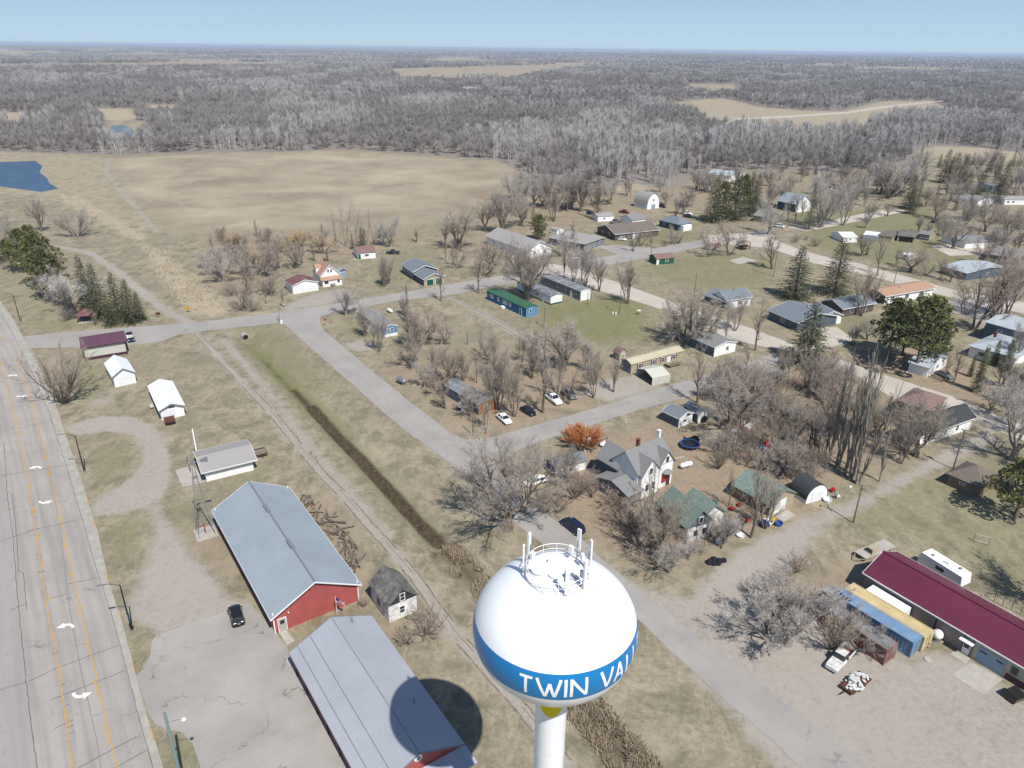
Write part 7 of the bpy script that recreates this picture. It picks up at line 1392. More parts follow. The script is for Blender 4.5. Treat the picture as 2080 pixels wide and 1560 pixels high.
# windmill
wb = G(418, 1083); t = thing('windmill', 'galvanised farm windmill on its lattice tower beside the red barn', 'windmill', wb, R(-58)); LAND.append(('the windmill', wb)); Hw = 13.3; f_ = MB()
for sx in (-1, 1):
    for sy in (-1, 1): f_.tube((sx * 1.35, sy * 1.35, 0), (sx * .12, sy * .12, Hw), .05, .035, 5)
lv = [.0, 2.2, 4.3, 6.3, 8.2, 10., 11.8]
for k in range(1, 7):
    r0 = 1.35 - (1.23) * lv[k] / Hw; rm = 1.35 - 1.23 * lv[k - 1] / Hw; c4 = [(1, 1), (-1, 1), (-1, -1), (1, -1)]
    for j in range(4):
        a_, b_ = c4[j], c4[(j + 1) % 4]; f_.tube((a_[0] * r0, a_[1] * r0, lv[k]), (b_[0] * r0, b_[1] * r0, lv[k]), .03, n=4); f_.tube((a_[0] * rm, a_[1] * rm, lv[k - 1]), (b_[0] * r0, b_[1] * r0, lv[k]), .016, n=4)
f_.build('lattice', 'galvanised', t); MB().box((0, 0, Hw - 2.2), (.95, .95, .06)).build('platform', 'rail_wood', t)
hd = MB(); hd.tube((0, 0, Hw), (0, 0, Hw + .6), .07, n=8).box((0, .1, Hw + .6), (.3, .7, .3)).build('gearbox', 'galvanised', t)
fan = MB(); fc = Vector((.0, -.55, Hw + .6))
for k in range(18):
    a_ = 2 * math.pi * k / 18; d = Vector((math.cos(a_), .0, math.sin(a_))); s_ = Vector((-math.sin(a_), .5, math.cos(a_))).normalized()
    if k in (3, 4, 5): continue
    p0, p1 = fc + d * .45, fc + d * 1.35; fan.add([p0 - s_ * .05, p0 + s_ * .05, p1 + s_ * .17, p1 - s_ * .17], [(0, 1, 2, 3)])
for rr in (.6, 1.2):
    for k in range(24): a_ = 2 * math.pi * k / 24; b_ = 2 * math.pi * (k + 1) / 24; fan.tube(fc + Vector((math.cos(a_), 0, math.sin(a_))) * rr, fc + Vector((math.cos(b_), 0, math.sin(b_))) * rr, .018, n=4)
fan.build('fan', 'tank_steel', t); tv = MB(); tv.tube((0, .3, Hw + .6), (0, 1.6, Hw + .6), .04, n=5); tv.add([(-.012, 1.2, Hw + .35), (-.012, 2.4, Hw + .1), (-.012, 2.4, Hw + 1.1), (-.012, 1.2, Hw + .85), (.012, 1.2, Hw + .35), (.012, 2.4, Hw + .1), (.012, 2.4, Hw + 1.1), (.012, 1.2, Hw + .85)], [(0, 1, 2, 3), (7, 6, 5, 4), (0, 4, 5, 1), (2, 6, 7, 3), (1, 5, 6, 2)]); tv.build('tail_vane', 'tank_steel', t)
MB().tube((0, 0, 0), (0, 0, 2.0), .09, n=8).box((0, -.3, 1.6), (.06, .7, .06)).build('pump', 'red_paint', t); MB().box((0, 0, .06), (3.9, 3.4, .12)).build('plinth', 'concrete', t)
# flagpole with its flag
c = G(685, 1248); Hf = height_at(685, 1248, 1212); t = thing('flagpole', 'white flagpole flying a striped flag between red barn and hall', 'flagpole', c, R(-20)); MB().lathe([(.05, 0), (.035, Hf), (0, Hf + .08)], n=8).build('shaft', 'trim_white', t)
fl = MB(); n = 10
def fp(x, z): return (x, .10 * math.sin(x * 4.2) * (x / 1.4), z - .22 * x)
for r_ in range(7):
    for i in range(n):
        x0, x1 = 1.5 * i / n, 1.5 * (i + 1) / n; z1, z0 = Hf - .1 - r_ * .125, Hf - .1 - (r_ + 1) * .125; mi = 2 if (r_ < 4 and i < 4) else (0 if r_ % 2 == 0 else 1); fl.add([fp(x0, z0), fp(x1, z0), fp(x1, z1), fp(x0, z1)], [(0, 1, 2, 3)], mi)
fl.build('flag', ['flag_red', 'trim_white', 'flag_blue'], t); c = G(715, 1222); t = thing('short_flagpole', 'bare short white pole in front of the red barn', 'flagpole', c); MB().lathe([(.05, 0), (.04, 2.4), (0, 2.45)], n=8).build('shaft', 'trim_white', t)
# ------------------------------------------------------------------ yards
c = G(1401, 908); t = thing('trampoline', 'round blue edged trampoline with sagging net behind the farmhouse', 'trampoline', (c.x, c.y, 0)); f_ = MB()
f_.lathe([(2.05, .86), (2.12, .92), (2.05, .96), (1.8, .93), (1.8, .89)], n=40).build('rim', 'trampoline_blue', t); MB().lathe([(0, .86), (1.82, .90)], n=40).build('mat', 'car_black', t); 
for k in range(12): a_ = 2 * math.pi * k / 12; MB().tube((2.05 * math.cos(a_), 2.05 * math.sin(a_), 0), (2.05 * math.cos(a_), 2.05 * math.sin(a_), .9), .03, n=5).build('leg', 'galvanised', t)
m_ = MB()
for k in range(5):
    a_ = .2 + k * .4; b_ = a_ + .4; h0, h1 = 1.6 + .5 * math.sin(k * 1.3), 1.6 + .5 * math.sin(k * 1.3 + 1.3); m_.add([(2. * math.cos(a_), 2. * math.sin(a_), .95), (2. * math.cos(b_), 2. * math.sin(b_), .95), (2. * math.cos(b_), 2. * math.sin(b_), h1), (2. * math.cos(a_), 2. * math.sin(a_), h0)], [(0, 1, 2, 3)])
m_.build('net', 'car_black', t)
def picnic(label, px, py, a):
    t = thing('picnic_table', label, 'table', G(px, py), a); MB().box((0, 0, .75), (1.9, .75, .06)).build('tabletop', 'rail_wood', t)
    for s_ in (-1, 1): MB().box((0, s_ * .7, .45), (1.9, .27, .05)).build('bench', 'rail_wood', t); MB().tube((s_ * .65, -.7, 0), (s_ * .65, .2, .72), .05, n=4).tube((s_ * .65, .7, 0), (s_ * .65, -.2, .72), .05, n=4).box((s_ * .65, 0, .42), (.06, 1.5, .08)).build('leg', 'rail_wood', t)
picnic('wooden picnic table on the grass left of the farmhouse', 1230, 935, R(55))
c = G(1190, 913); t = thing('swing_set', 'white A frame swing set beside the orange shrub', 'swing set', (c.x, c.y, 0), R(58)); f_ = MB()
for sx in (-1.6, 1.6):
    for sy in (-.8, .8): f_.tube((sx, sy, 0), (sx, 0, 2.1), .05, n=6)
f_.tube((-1.6, 0, 2.1), (1.6, 0, 2.1), .05, n=6); f_.build('frame', 'trim_white', t)
for x in (-.9, -.2, .8):
    m_ = MB(); m_.tube((x - .2, 0, 2.1), (x - .2, 0, .5), .012, n=4).tube((x + .2, 0, 2.1), (x + .2, 0, .5), .012, n=4).box((x, 0, .5), (.45, .2, .04)); m_.build('swing', 'toy_yellow', t)
c = G(1226, 907); t = thing('porch_swing', 'white cushioned swing seat in a dark frame right of the swing set', 'swing', (c.x, c.y, 0), R(40)); f_ = MB()
for sx in (-1., 1.):
    for sy in (-.7, .7): f_.tube((sx, sy, 0), (sx, 0, 1.8), .04, n=6)
f_.tube((-1., 0, 1.8), (1., 0, 1.8), .05, n=6); f_.build('frame', 'black_metal', t); MB().box((0, 0, .5), (1.5, .55, .12)).box((0, .3, .8), (1.5, .1, .55)).build('seat', 'trim_white', t)
c = G(1455, 1143); t = thing('rubbish_bags', 'heap of shiny black rubbish bags at the lot edge', 'bags', (c.x, c.y, 0)); 
for k, (x, y, r_) in enumerate(((-1.2, -.2, .62), (-.4, .3, .68), (-.6, -.5, .55), (.5, .1, .6), (1.3, .35, .5), (.2, -.5, .45))):
    MB().lathe([(.001, 0), (r_ * .9, .05), (r_, r_ * .5), (r_ * .75, r_ * 1.05), (r_ * .3, r_ * 1.3), (.001, r_ * 1.45)], (x, y, 0), 9).build('bag', 'car_black', t)
# scattered toys and junk: each a thing
TY = [('toy_slide', 'toy slide', 'toy_red'), ('toy_car', 'toy car', 'toy_blue'), ('plastic_tub', 'plastic tub', 'toy_teal'), ('toy_wagon', 'toy wagon', 'toy_yellow'), ('lawn_chair', 'lawn chair', 'trim_white')]
CN = {'toy_red': 'red', 'toy_blue': 'blue', 'toy_teal': 'teal', 'toy_yellow': 'yellow', 'trim_white': 'white'}
JUNK = []
def junk(px, py, kind, mt, S=1.):
    t = thing(kind, None, kind.split('_')[-1], G(px, py), TR.uniform(0, 6)); t.scale = (S, S, S)
    if kind == 'toy_slide': MB().add([(-1, -.25, .05), (1, -.25, 1.1), (1, .25, 1.1), (-1, .25, .05), (-1, -.25, .12), (1, -.25, 1.17), (1, .25, 1.17), (-1, .25, .12)], [(3, 2, 1, 0), (4, 5, 6, 7), (0, 1, 5, 4), (1, 2, 6, 5), (2, 3, 7, 6), (3, 0, 4, 7)]).build('chute', mt, t); MB().tube((1., -.25, 0), (1., -.25, 1.3), .05, n=6).tube((1., .25, 0), (1., .25, 1.3), .05, n=6).build('ladder', mt, t)
    elif kind == 'toy_car': MB().box((0, 0, .35), (1., .6, .35)).box((-.1, 0, .65), (.55, .5, .3), taper=.8).build('body', mt, t); [MB().tube((x, y - .04, .16), (x, y + .04, .16), .16, n=10).build('wheel', 'tyre', t) for x in (-.35, .35) for y in (-.32, .32)]
    elif kind == 'plastic_tub': MB().lathe([(0, .04), (.5, .04), (.62, .42), (.66, .42), (.54, 0), (0, 0)], n=16).build('tub', mt, t); MB().lathe([(.66, .40), (.70, .42), (.66, .45)], n=16).build('rim', mt, t)
    elif kind == 'toy_wagon': MB().box((0, 0, .42), (1.0, .55, .1)).box((0, .26, .52), (1., .04, .2)).box((0, -.26, .52), (1., .04, .2)).build('body', mt, t); MB().tube((.5, 0, .4), (1.1, 0, .7), .025, n=5).build('handle', 'black_metal', t); [MB().tube((x, y - .04, .15), (x, y + .04, .15), .15, n=10).build('wheel', 'tyre', t) for x in (-.35, .35) for y in (-.3, .3)]
    else: MB().box((0, 0, .42), (.55, .55, .05)).box((-.27, 0, .72), (.05, .55, .6)).build('seat', mt, t); [MB().box((x, y, .2), (.05, .05, .42)).build('leg', mt, t) for x in (-.24, .24) for y in (-.24, .24)]
    JUNK.append((t, CN[mt] + ' ' + kind.replace('_', ' '), G(px, py)))
for px, py, k, mt, S in ((1490, 880, 'toy_car', 'trim_white', 1.3), (1498, 885, 'toy_wagon', 'toy_blue', 1.3), (1515, 869, 'plastic_tub', 'trim_white', 1.8), (1512, 876, 'toy_slide', 'toy_red', 1.2), (1520, 896, 'plastic_tub', 'toy_teal', 2.), (1530, 893, 'plastic_tub', 'toy_teal', 1.4), (1508, 903, 'toy_slide', 'trim_white', 1.3), (1497, 908, 'lawn_chair', 'trim_white', 2.2), (1502, 918, 'toy_slide', 'toy_teal', 1.6), (1547, 900, 'toy_slide', 'toy_red', 1.3), (1556, 906, 'toy_car', 'toy_red', 1.3),
                         (1562, 905, 'toy_wagon', 'toy_yellow', 1.2), (1540, 910, 'plastic_tub', 'toy_blue', 1.8), (1568, 908, 'toy_car', 'toy_blue', 1.2), (1553, 916, 'toy_wagon', 'trim_white', 1.3), (1563, 897, 'lawn_chair', 'toy_yellow', 1.), (1485, 1036, 'toy_car', 'toy_red', .9), (1500, 1028, 'toy_wagon', 'toy_red', .9), (1518, 1062, 'lawn_chair', 'toy_red', 1.2), (1560, 1063, 'plastic_tub', 'trim_white', 1.3), (1572, 1060, 'toy_wagon', 'toy_yellow', 1.3), (1580, 1066, 'plastic_tub', 'toy_blue', 1.2), (1552, 1068, 'toy_car', 'toy_blue', 1.5), (1504, 1090, 'plastic_tub', 'trim_white', 1.1), (1460, 1108, 'lawn_chair', 'trim_white', 1.4), (1368, 935, 'toy_car', 'toy_yellow', 1.), (1445, 1028, 'plastic_tub', 'toy_teal', 1.6), (1672, 1010, 'plastic_tub', 'trim_white', 1.5), (1700, 1012, 'lawn_chair', 'trim_white', 1.4), (1690, 998, 'toy_car', 'toy_red', 1.), (1680, 1018, 'plastic_tub', 'trim_white', 1.2), (1455, 505, 'toy_slide', 'toy_red', 1.8), (1450, 508, 'toy_slide', 'trim_white', 1.8)):
    junk(px, py, k, mt, S)
# timber play fort in the park, fence, posts, timber heap, patched trailer home
c = G(1510, 506); t = thing('play_fort', 'brown timber play fort in the park between reddish trees', 'playground', (c.x, c.y, 0), .5); f_ = MB()
for x in (-2, 0, 2):
    for y in (-1.5, 1.5): f_.box((x, y, 1.6), (.2, .2, 3.2))
f_.box((0, -1.5, 2.2), (4.2, .12, .2)).box((0, 1.5, 2.2), (4.2, .12, .2)); f_.build('post', 'rust', t); MB().box((0, 0, 1.3), (4.2, 3.2, .15)).build('deck', 'rust', t); MB().box((0, 0, 3.25), (4.4, 3.4, .1), taper=.7).build('canopy', 'rail_wood', t)
fz = thing('goal_frame', 'small pale goal frame on the lawn above the camper trailer', 'frame', G(1992, 1104), R(-35)); [MB().box((x, 0, .8), (.1, .1, 1.6)).build('post', 'rail_wood', fz) for x in (-1.1, 1.1)]; [MB().box((0, 0, z), (2.3, .08, .08)).build('bar', 'canvas_white', fz) for z in (.3, 1.62)]
a_, b_ = G(2018, 1222), G(2090, 1258); fz = thing('kennel_fence', 'low dark mesh fence on the lawn behind the workshop ridge', 'fence', a_, math.atan2((b_ - a_).y, (b_ - a_).x)); Lf = (b_ - a_).length; f_ = MB()
for k in range(5): MB().tube((Lf * k / 4, 0, 0), (Lf * k / 4, 0, 1.5), .04, n=6).build('post', 'black_metal', fz)
MB().box((Lf / 2, 0, 1.45), (Lf, .04, .04)).box((Lf / 2, 0, .9), (Lf, .02, .02)).box((Lf / 2, 0, .4), (Lf, .02, .02)).build('rail', 'galvanised', fz)
RT = random.Random(3)
for i, (x0, y0, x1, y1, n, lb) in enumerate(((612, 1010, 660, 1060, 26, 'scattered old timbers behind the upper half of the red barn'), (655, 1050, 700, 1105, 30, 'heaped old boards behind the middle of the red barn'), (690, 1105, 735, 1150, 34, 'long stacked timbers behind the red barn nearest the weathered cabin'))):
    c = G((x0 + x1) / 2 + 4, (y0 + y1) / 2); t = thing('timber_pile', lb, 'timber', (c.x, c.y, 0), R(33)); d = (G(x1, y1) - G(x0, y0)).length
    for j in range(2):
        m_ = MB()
        for k in range(n // 2): m_.box((RT.gauss(0, .8), RT.uniform(-d / 2, d / 2), .08 + RT.random() * (.6 if i == 2 else .4)), (RT.uniform(1.2, 3.0), RT.uniform(.16, .36), .12), (RT.gauss(1.1 + .3 * j, .25) if i == 2 else RT.gauss(1.4, .8)))
        m_.build('board', ('rail_wood', 'pole_wood')[j], t)
h = H('patched_trailer_home', 'dilapidated trailer home with patchy silver roof and orange end behind bare trees', 'mobile home', (893, 778), (972, 822), (1008, 812), 2.6, .5, 'slate_siding', 'patchy_roof', 'low', .1, endwall='orange_board', mark='the patched trailer home')
h.win('end', .45, .8, 1.3, 1.4, 'trim_white'); h.win('long', .6, 1.8, 1., 1.5, 'trim_grey'); h.win('long', .3, 1., 1., 1.5, 'trim_grey')
c = G(934, 832); t = thing('water_heater', 'white cylinder tank standing in front of the patched trailer home', 'tank', (c.x, c.y, 0)); MB().lathe([(.42, .6), (.42, 1.7), (.2, 1.85), (0, 1.88)], n=18).build('tank', 'tank_white', t, smooth=True); MB().box((0, 0, .3), (.9, .9, .6)).build('stand', 'black_metal', t)
c = G(941, 838); t = thing('garden_chair', 'white garden chair beside the white cylinder tank', 'chair', (c.x, c.y, 0), 1.); MB().box((0, 0, .45), (.6, .6, .06)).box((-.3, 0, .85), (.06, .6, .8)).build('seat', 'trim_white', t); [MB().box((x, y, .22), (.06, .06, .45)).build('leg', 'trim_white', t) for x in (-.26, .26) for y in (-.26, .26)]
c = G(498, 683); t = thing('culvert', 'round concrete culvert mouth at the head of the ditch', 'culvert', (c.x, c.y, 0), math.atan2(DITCH[1][1] - DITCH[0][1], DITCH[1][0] - DITCH[0][0])); MB().lathe([(.95, -1.6), (.95, .3), (.78, .3), (.78, -1.6)], (0, 0, -.25), 24, axis='x').build('pipe', 'concrete', t); MB().lathe([(.78, .22), (0, .24)], (0, 0, -.25), 20, axis='x').build('opening_shade', 'hollow_shade', t)  # dark disc closes the pipe, painted shade in place of depth
t = thing('satellite_dish', 'white satellite dish on a post on the green lawn', 'dish', G(1298, 639)); MB().tube((0, 0, 0), (0, 0, 1.1), .05, n=8).build('post', 'galvanised', t); MB().lathe([(0, 0), (.35, .06), (.6, .2), (.62, .22)], (0, 0, 1.15), 18).build('dish', 'trim_white', t)
for i, (x, y) in enumerate(((1245, 638), (1251, 639))): t = thing('meter_pedestal', ('left' if i == 0 else 'right') + ' of two white meter boxes at the lawn pole', 'box', G(x, y)); MB().box((0, 0, .5), (.35, .3, 1.0)).build('cabinet', 'trim_white', t); MB().box((0, 0, 1.03), (.42, .36, .06)).build('cap', 'galvanised', t)
for i, (x, y) in enumerate(((1833, 763), (1840, 764))): t = thing('mailbox', ('left' if i == 0 else 'right') + ' of two white mailboxes beside the gravel road under the pines', 'mailbox', G(x, y), .6); MB().box((0, 0, .5), (.1, .1, 1.)).build('post', 'rail_wood', t); MB().box((0, 0, 1.15), (.55, .28, .3)).build('box', 'trim_white', t)
c = G(1027, 905)
# antenna tower on the horizon and far silos
for lb, x, y, h_, r_ in (('faint grain elevator standing on the horizon at the right', 1846, 118, 68, 11), ('pair of tiny white silos near the horizon', 1180, 112, 40, 8), ('tiny white silo in the far fields right of centre', 955, 115, 34, 6), ('tiny white farm silo in the far fields at the left', 690, 119, 26, 6)):
    g = G(x, y + 1.5); g = g * min(1., 9000. / g.length); z0 = float(terrain(np.array([g.x]), np.array([g.y]))[0]); t = thing('silo', lb, 'silo', (g.x, g.y, z0)); z0 = min(z0, 5.); t.location.z = z0; m_ = MB(); m_.lathe([(r_, -9), (r_, h_ * .9), (r_ * .5, h_ * .97), (0, h_)], n=14); m_.build('body', 'curb_concrete', t); MB().box((r_ * 1.6, 0, h_ * .25), (r_ * 1.6, r_, h_ * .5)).build('annex', 'curb_concrete', t)

# ------------------------------------------------------------------ woodland
def wood_tree(seed, Ht, wd, n, w_, kind):  # a light bare tree for the woods: stem, limbs and a crown of thin twigs
    rnd = random.Random(seed); T = MB(); nst = 3 if kind == 'aspen' else 1
    def blade(p, e, w1, w2, mi):
        d = (e - p).normalized(); s_ = rot_about(perp(d), d, rnd.uniform(0, 6.28)); T.add([p - s_ * w1, p + s_ * w1, e + s_ * w2, e - s_ * w2], [(0, 1, 2, 3)], mi)
    for k in range(nst):
        o = Vector((rnd.uniform(-1, 1), rnd.uniform(-1, 1), 0)) * (1.8 if nst > 1 else 0); tp = o + Vector((rnd.uniform(-.6, .6), rnd.uniform(-.6, .6), Ht * (.92 if kind == 'aspen' else .6)))
        T.tube(o, tp, .16 if kind == 'aspen' else .22, .05, 4, cap=False, mi=0)
        m_ = n // nst
        for i in range(m_):
            if kind == 'aspen':
                f = rnd.uniform(.38, 1.0); p = o.lerp(tp, min(1, f)); a = rnd.uniform(0, 6.28); l_ = Ht * rnd.uniform(.08, .2); d = Vector((math.cos(a) * .5, math.sin(a) * .5, 1)).normalized(); blade(p, p + d * l_, w_ * .8, w_ * .25, 1)
            else:
                a = rnd.uniform(0, 6.28); u_ = rnd.random(); el_ = R(8 + 80 * u_ ** .8); d = Vector((math.cos(a) * math.cos(el_) * wd / Ht * 1.25, math.sin(a) * math.cos(el_) * wd / Ht * 1.25, math.sin(el_) * .68 + .02)); L0 = Ht * .62
                r0, r1 = rnd.uniform(.1, .8), 0; r1 = min(1.05, r0 + rnd.uniform(.18, .4)); p = Vector((0, 0, Ht * .30)) + d * L0 * r0; e = Vector((0, 0, Ht * .30)) + d * L0 * r1 + Vector((rnd.uniform(-1, 1), rnd.uniform(-1, 1), rnd.uniform(-.2, .9))) * Ht * .05
                blade(p, e, w_ * (1.25 - r0), w_ * .3, 1)
    return T
WT = [wood_tree(201, 12, 5.2, 250, .10, 'a'), wood_tree(202, 10.5, 4.6, 240, .10, 'b'), wood_tree(203, 13, 5.4, 250, .10, 'c'), wood_tree(204, 14, 3., 170, .10, 'aspen'), wood_tree(205, 9, 4.4, 220, .10, 'e')]
def far_clump(seed, L_, n):                # a run of distant trees
    rnd = random.Random(seed); T = MB()
    for i in range(n):
        x, y = rnd.uniform(-L_ / 2, L_ / 2), rnd.uniform(-9, 9); h = rnd.uniform(7, 13); a = rnd.uniform(0, 3.14); w2 = rnd.uniform(1.6, 3.6)
        T.add([(x - w2 * math.cos(a), y - w2 * math.sin(a), h * .12), (x + w2 * math.cos(a), y + w2 * math.sin(a), h * .12), (x + w2 * .8 * math.cos(a), y + w2 * .8 * math.sin(a), h * .7), (x, y, h), (x - w2 * .8 * math.cos(a), y - w2 * .8 * math.sin(a), h * .75)], [(0, 1, 2, 3, 4)], 1)
    return T
WM = [('wood_dark', 'wood_twig'), ('wood_dark', 'wood_dark'), ('wood_dark', 'wood_twig'), ('wood_aspen', 'wood_aspen'), ('wood_dark', 'wood_twig'), ('wood_dark', 'wood_dark')]
def stuff_object(name, label, protos, mats_, pts, kinds, scl, rot):
    """One object: its mesh holds the few tree shapes and the points they stand on; geometry nodes repeat them."""
    mb = MB(); gk = []; slots = []
    for k, (T, ms) in enumerate(zip(protos, mats_)):
        loc_ = []
        for m_ in ms:
            if m_ not in slots: slots.append(m_)
            loc_.append(slots.index(m_))
        o = len(mb.v); mb.v += T.v; mb.f += [tuple(i + o for i in f) for f in T.f]; mb.mi += [loc_[min(i, len(loc_) - 1)] for i in T.mi]; gk += [k + 1] * len(T.v)
    nv = len(mb.v); n = len(pts); me = bpy.data.meshes.new(name); me.from_pydata(mb.v + [tuple(p) for p in pts], [], mb.f)
    for m_ in slots: me.materials.append(MATS[m_])
    me.polygons.foreach_set('material_index', mb.mi)
    a = me.attributes.new('gk', 'INT', 'POINT'); a.data.foreach_set('value', np.array(gk + [0] * n, np.int32)); a = me.attributes.new('pk', 'INT', 'POINT'); a.data.foreach_set('value', np.concatenate([np.full(nv, -1), kinds]).astype(np.int32))
    a = me.attributes.new('sc', 'FLOAT_VECTOR', 'POINT'); a.data.foreach_set('vector', np.concatenate([np.ones((nv, 3)), scl]).astype(np.float32).ravel()); a = me.attributes.new('rt', 'FLOAT_VECTOR', 'POINT'); q = np.zeros((nv + n, 3), np.float32); q[nv:, 2] = rot; a.data.foreach_set('vector', q.ravel())
    me.update(); ob = bpy.data.objects.new(name, me); COL.objects.link(ob); tag(ob, label, None, None, 'stuff')
    g = bpy.data.node_groups.new(name, 'GeometryNodeTree'); g.interface.new_socket('Geometry', in_out='INPUT', socket_type='NodeSocketGeometry'); g.interface.new_socket('Geometry', in_out='OUTPUT', socket_type='NodeSocketGeometry')
    N, Lk = g.nodes, g.links; gi = N.new('NodeGroupInput'); go = N.new('NodeGroupOutput')
    def attr(nm, ty): x = N.new('GeometryNodeInputNamedAttribute'); x.data_type = ty; x.inputs[0].default_value = nm; return x.outputs[0]
    def eq(sock, v):
        x = N.new('FunctionNodeCompare'); x.data_type = 'INT'; x.operation = 'EQUAL'; Lk.new(sock, x.inputs[2]); x.inputs[3].default_value = v; return x.outputs[0]
    def sep(geo, sel): x = N.new('GeometryNodeSeparateGeometry'); x.domain = 'POINT'; Lk.new(geo, x.inputs[0]); Lk.new(sel, x.inputs[1]); return x.outputs[0]
    ga, pa, sa_, ra = attr('gk', 'INT'), attr('pk', 'INT'), attr('sc', 'FLOAT_VECTOR'), attr('rt', 'FLOAT_VECTOR'); m2p = N.new('GeometryNodeMeshToPoints'); Lk.new(sep(gi.outputs[0], eq(ga, 0)), m2p.inputs[0]); jn = N.new('GeometryNodeJoinGeometry')
    for k in range(len(protos)):
        ip = N.new('GeometryNodeInstanceOnPoints'); Lk.new(m2p.outputs[0], ip.inputs['Points']); Lk.new(eq(pa, k), ip.inputs['Selection']); Lk.new(sep(gi.outputs[0], eq(ga, k + 1)), ip.inputs['Instance']); Lk.new(ra, ip.inputs['Rotation']); Lk.new(sa_, ip.inputs['Scale']); Lk.new(ip.outputs[0], jn.inputs[0])
    Lk.new(jn.outputs[0], go.inputs[0]); md = ob.modifiers.new('scatter', 'NODES'); md.node_group = g; return ob
rs = np.random.RandomState(4)
def scatter(y0, y1, sp, mg, half=.80):
    n = int(half * (y1 ** 2 - y0 ** 2) / (sp * sp)); Y = np.sqrt(rs.uniform(y0 ** 2, y1 ** 2, n)); X = rs.uniform(-half, half, n) * Y; m_ = wood_mask(X, Y) + (vnoise(X, Y, 30, 2) - .5) * 8 > mg; return X[m_], Y[m_]
def wkinds(X, Y):
    a = vnoise(X, Y, 95, 11) * .6 + vnoise(X, Y, 33, 12) * .4; b = vnoise(X, Y, 140, 13) * .55 + vnoise(X, Y, 45, 14) * .45; r = rs.uniform(size=X.shape)
    k = np.where(b > .56, np.where(r < .6, 1, 4), np.where(r < .4, 0, np.where(r < .75, 2, 4))); k = np.where((a > .64) & (r < .6), 3, k); k = np.where((X > -20) & (Y < 900) & (Y > 420) & (a > .52) & (r < .75), 3, k); return k
X1, Y1 = scatter(380, 1150, 6.4, 5); X2, Y2 = scatter(1150, 2000, 9.5, 4); X3, Y3 = scatter(2000, 3600, 16, 4)
X = np.concatenate([X1, X2, X3]); Y = np.concatenate([Y1, Y2, Y3]); S_ = np.concatenate([rs.uniform(.8, 1.0, X1.size) ** .5 * rs.uniform(.85, 1.4, X1.size), rs.uniform(.9, 1.4, X2.size), rs.uniform(1.1, 1.5, X3.size)]); W_ = np.concatenate([rs.uniform(.9, 1.25, X1.size), rs.uniform(1.15, 1.6, X2.size), rs.uniform(1.6, 2.4, X3.size)])
K = wkinds(X, Y); Z = terrain(X, Y) - .1
# the foremost rank stands as trees of their own
edge = wood_mask(X, Y); cand = np.where((edge < 24) & (Y < 900) & (np.abs(X) < .70 * Y))[0]; cand = cand[np.argsort(Y[cand] + edge[cand] * 6)][:285]
FM = []
for T, ms in zip(WT, WM):
    me = bpy.data.meshes.new('woodland_tree'); me.from_pydata(T.v, [], T.f); [me.materials.append(MATS[q]) for q in ms]; me.polygons.foreach_set('material_index', T.mi); me.update(); FM.append(me)
for i in cand:
    k = int(K[i]); o = bpy.data.objects.new('woodland_tree' if k != 3 else 'aspen_tree', FM[k]); COL.objects.link(o); o.location = (X[i], Y[i], Z[i]); o.rotation_euler = (0, 0, rs.uniform(0, 6.28)); s_ = float(S_[i]); o.scale = (s_ * 1.05, s_ * 1.05, s_); o['category'] = 'tree'
    px_, py_ = PX((X[i], Y[i], 0)); zn = 'beside the pond' if px_ < 130 else 'behind the brown field' if px_ < 1060 else 'behind the round roofed barn' if px_ < 1420 else 'behind the right hand spruces' if px_ < 1830 else 'beside the far tan hill'
    o['label'] = ('pale trunked aspen' if k == 3 else 'bare grey tree') + ' in the woodland front rank ' + zn; o['group'] = ('aspens' if k == 3 else 'bare trees') + ' of the woodland edge ' + zn
keep = np.ones(X.size, bool); keep[cand] = False
X, Y, Z, S_, W_, K = X[keep], Y[keep], Z[keep], S_[keep], W_[keep], K[keep]
stuff_object('woodland', 'leafless grey woodland filling the land between field and horizon', WT, WM, np.stack([X, Y, Z], 1), K, np.stack([S_ * W_, S_ * W_, S_], 1), rs.uniform(0, 6.28, X.size))
n = 7000; Y = np.exp(rs.uniform(np.log(3300), np.log(26000), n)); X = rs.uniform(-.82, .82, n) * Y; far = (vnoise(X, Y, 900, 9) * .6 + vnoise(X, Y, 330, 4) * .4 > .60); m_ = (wood_mask(X, Y) > 10) & (~far | (rs.uniform(size=n) < .12)); X, Y = X[m_], Y[m_]
s_ = np.clip(Y / 5500, .9, 2.6)[:, None] * rs.uniform(.8, 1.2, (X.size, 1)); stuff_object('distant_woods', 'far belts of bare woods fading toward the horizon', [far_clump(301, 150, 60), far_clump(302, 90, 46)], [WM[0], WM[5]], np.stack([X, Y, terrain(X, Y) - .3], 1), rs.randint(0, 2, X.size), np.concatenate([s_ * 1.6, s_ * 1.6, np.clip(s_, .9, 1.35)], 1), rs.uniform(-.35, .35, X.size))
# ------------------------------------------------------------------ cattails in the ditch, reeds on the marsh strip
def blades(name, label, mt, sel, n, h0, h1, w_, lean=.5):
    mb = MB(); rnd = random.Random(len(name)); k = 0
    while k < n:
        p = sel(rnd)
        if p is None: continue
        h = rnd.uniform(h0, h1); a = rnd.uniform(0, 6.28); l_ = rnd.uniform(0, lean) * h; s_ = Vector((math.cos(a + 1.6), math.sin(a + 1.6), 0)) * w_ * rnd.uniform(.6, 1.4); e = Vector((p[0] + math.cos(a) * l_, p[1] + math.sin(a) * l_, p[2] + h)); m_ = Vector(p).lerp(e, .55) + Vector((0, 0, h * .12))
        mb.add([Vector(p) - s_, Vector(p) + s_, m_ + s_ * .8, m_ - s_ * .8, e], [(0, 1, 2, 3), (3, 2, 4)]); k += 1
    return tag(mb.build(name, mt), label, None, None, 'stuff')
DV = [Vector(p) for p in DITCH]
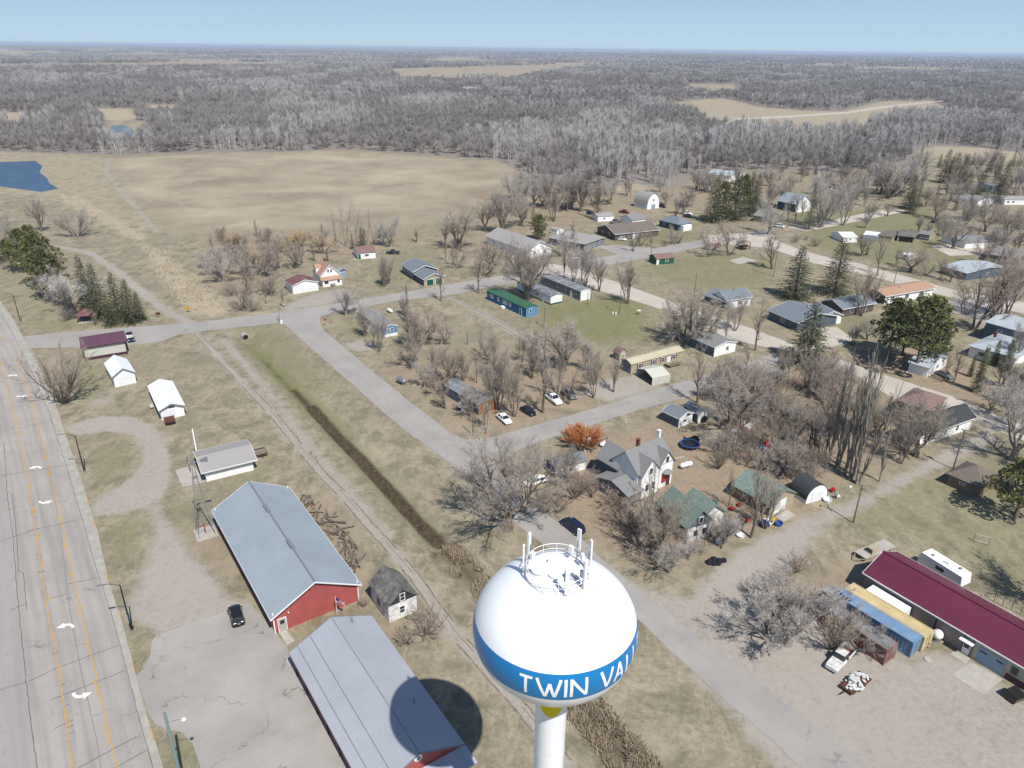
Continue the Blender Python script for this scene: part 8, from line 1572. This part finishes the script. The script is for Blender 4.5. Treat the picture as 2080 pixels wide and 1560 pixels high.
def ditch_pt(i0, i1, hw):
    def f(r):
        i = r.randrange(i0, i1); t = r.random(); p = DV[i].lerp(DV[i + 1], t); d = (DV[i + 1] - DV[i]).normalized(); o = r.gauss(0, hw); q = p + Vector((-d.y, d.x)) * o
        if abs(o) > hw * 2.1 or vnoise(np.array([q.x]), np.array([q.y]), 2.2, 8)[0] < .30: return None
        return (q.x, q.y, -1.15 * math.exp(-(o / 2.6) ** 2))
    return f
blades('cattails', 'matted brown cattails lying in the lower ditch', 'cattail', ditch_pt(7, 12, 1.4), 15000, .3, 1.15, .038, 1.2)
#blades('dry_reeds', 'thin dry reeds along the wet part of the ditch', 'reed_tan', ditch_pt(3, 8, 1.9), 260, .3, .8, .03, .8)
MP = [gp(q[0]) for q in SOFT['tan'][:1] + SOFT['tan'][2:3]]
def marsh(r):
    pl = MP[0] if r.random() < .72 else MP[1]; x = r.uniform(min(p[0] for p in pl), max(p[0] for p in pl)); y = r.uniform(min(p[1] for p in pl), max(p[1] for p in pl))
    if not inside(np.array([x]), np.array([y]), pl)[0] or vnoise(np.array([x]), np.array([y]), 5, 8)[0] < .35: return None
    return (x, y, 0)
blades('marsh_reeds', 'pale tan marsh reeds standing along the drainage swale', 'reed_tan', marsh, 6000, .3, .9, .06, .8)
# ------------------------------------------------------------------ labels for the trees and the scattered yard things
def rel(p, q):
    a, b = PX(p), PX(q); dx, dy = a[0] - b[0], a[1] - b[1]
    if abs(dx) > abs(dy) * 1.1: return 'right of' if dx > 0 else 'left of'
    return 'in front of' if dy > 0 else 'behind'
ORD = ['leftmost', 'second from left', 'third from left', 'fourth from left', 'fifth from left', 'sixth from left', 'seventh from left', 'eighth from left']
NUM = ['', '', 'two', 'three', 'four', 'five', 'six', 'seven', 'eight']
def name_all(items):
    by = {}
    for o, lb, p in items:
        r_ = sorted(LAND, key=lambda q: (q[1].xy - p.xy).length)[0]; by.setdefault((lb, rel(p, r_[1]), r_[0]), []).append((o, p))
    for (lb, rl, lm), lst in by.items():
        lst.sort(key=lambda q: PX(q[1])[0]); n = len(lst)
        for i, (o, p) in enumerate(lst):
            base = lb + ' ' + rl + ' ' + lm
            if n == 1: o['label'] = base
            elif n <= 8: o['label'] = base + ', ' + ORD[i]
            else: o['label'] = base; o['group'] = lb + 's ' + rl + ' ' + lm
name_all(TREES); name_all(JUNK)
for o in COL.objects:
    if 'label' in o.keys() and len(o['label'].split()) > 16: print('LONG', o['label'])
# ------------------------------------------------------------------ the air between here and the horizon
hz = MB().box((0, 29000, 33), (110000, 66000, 104)).build('haze', MATS['hollow_shade']); hz.data.materials.clear(); hz['kind'] = 'stuff'; hz['label'] = 'thin blue haze hanging over the land toward the horizon'
hm = bpy.data.materials.new('haze_air'); hm.use_nodes = True; nn = hm.node_tree.nodes; nn.remove(nn['Principled BSDF']); pv = nn.new('ShaderNodeVolumePrincipled'); pv.inputs['Color'].default_value = (.68, .80, 1., 1); pv.inputs['Density'].default_value = 6.5e-5; pv.inputs['Anisotropy'].default_value = 0.
hm.node_tree.links.new(pv.outputs[0], nn['Material Output'].inputs['Volume']); hz.data.materials.append(hm); SC.cycles.volume_max_steps = 16
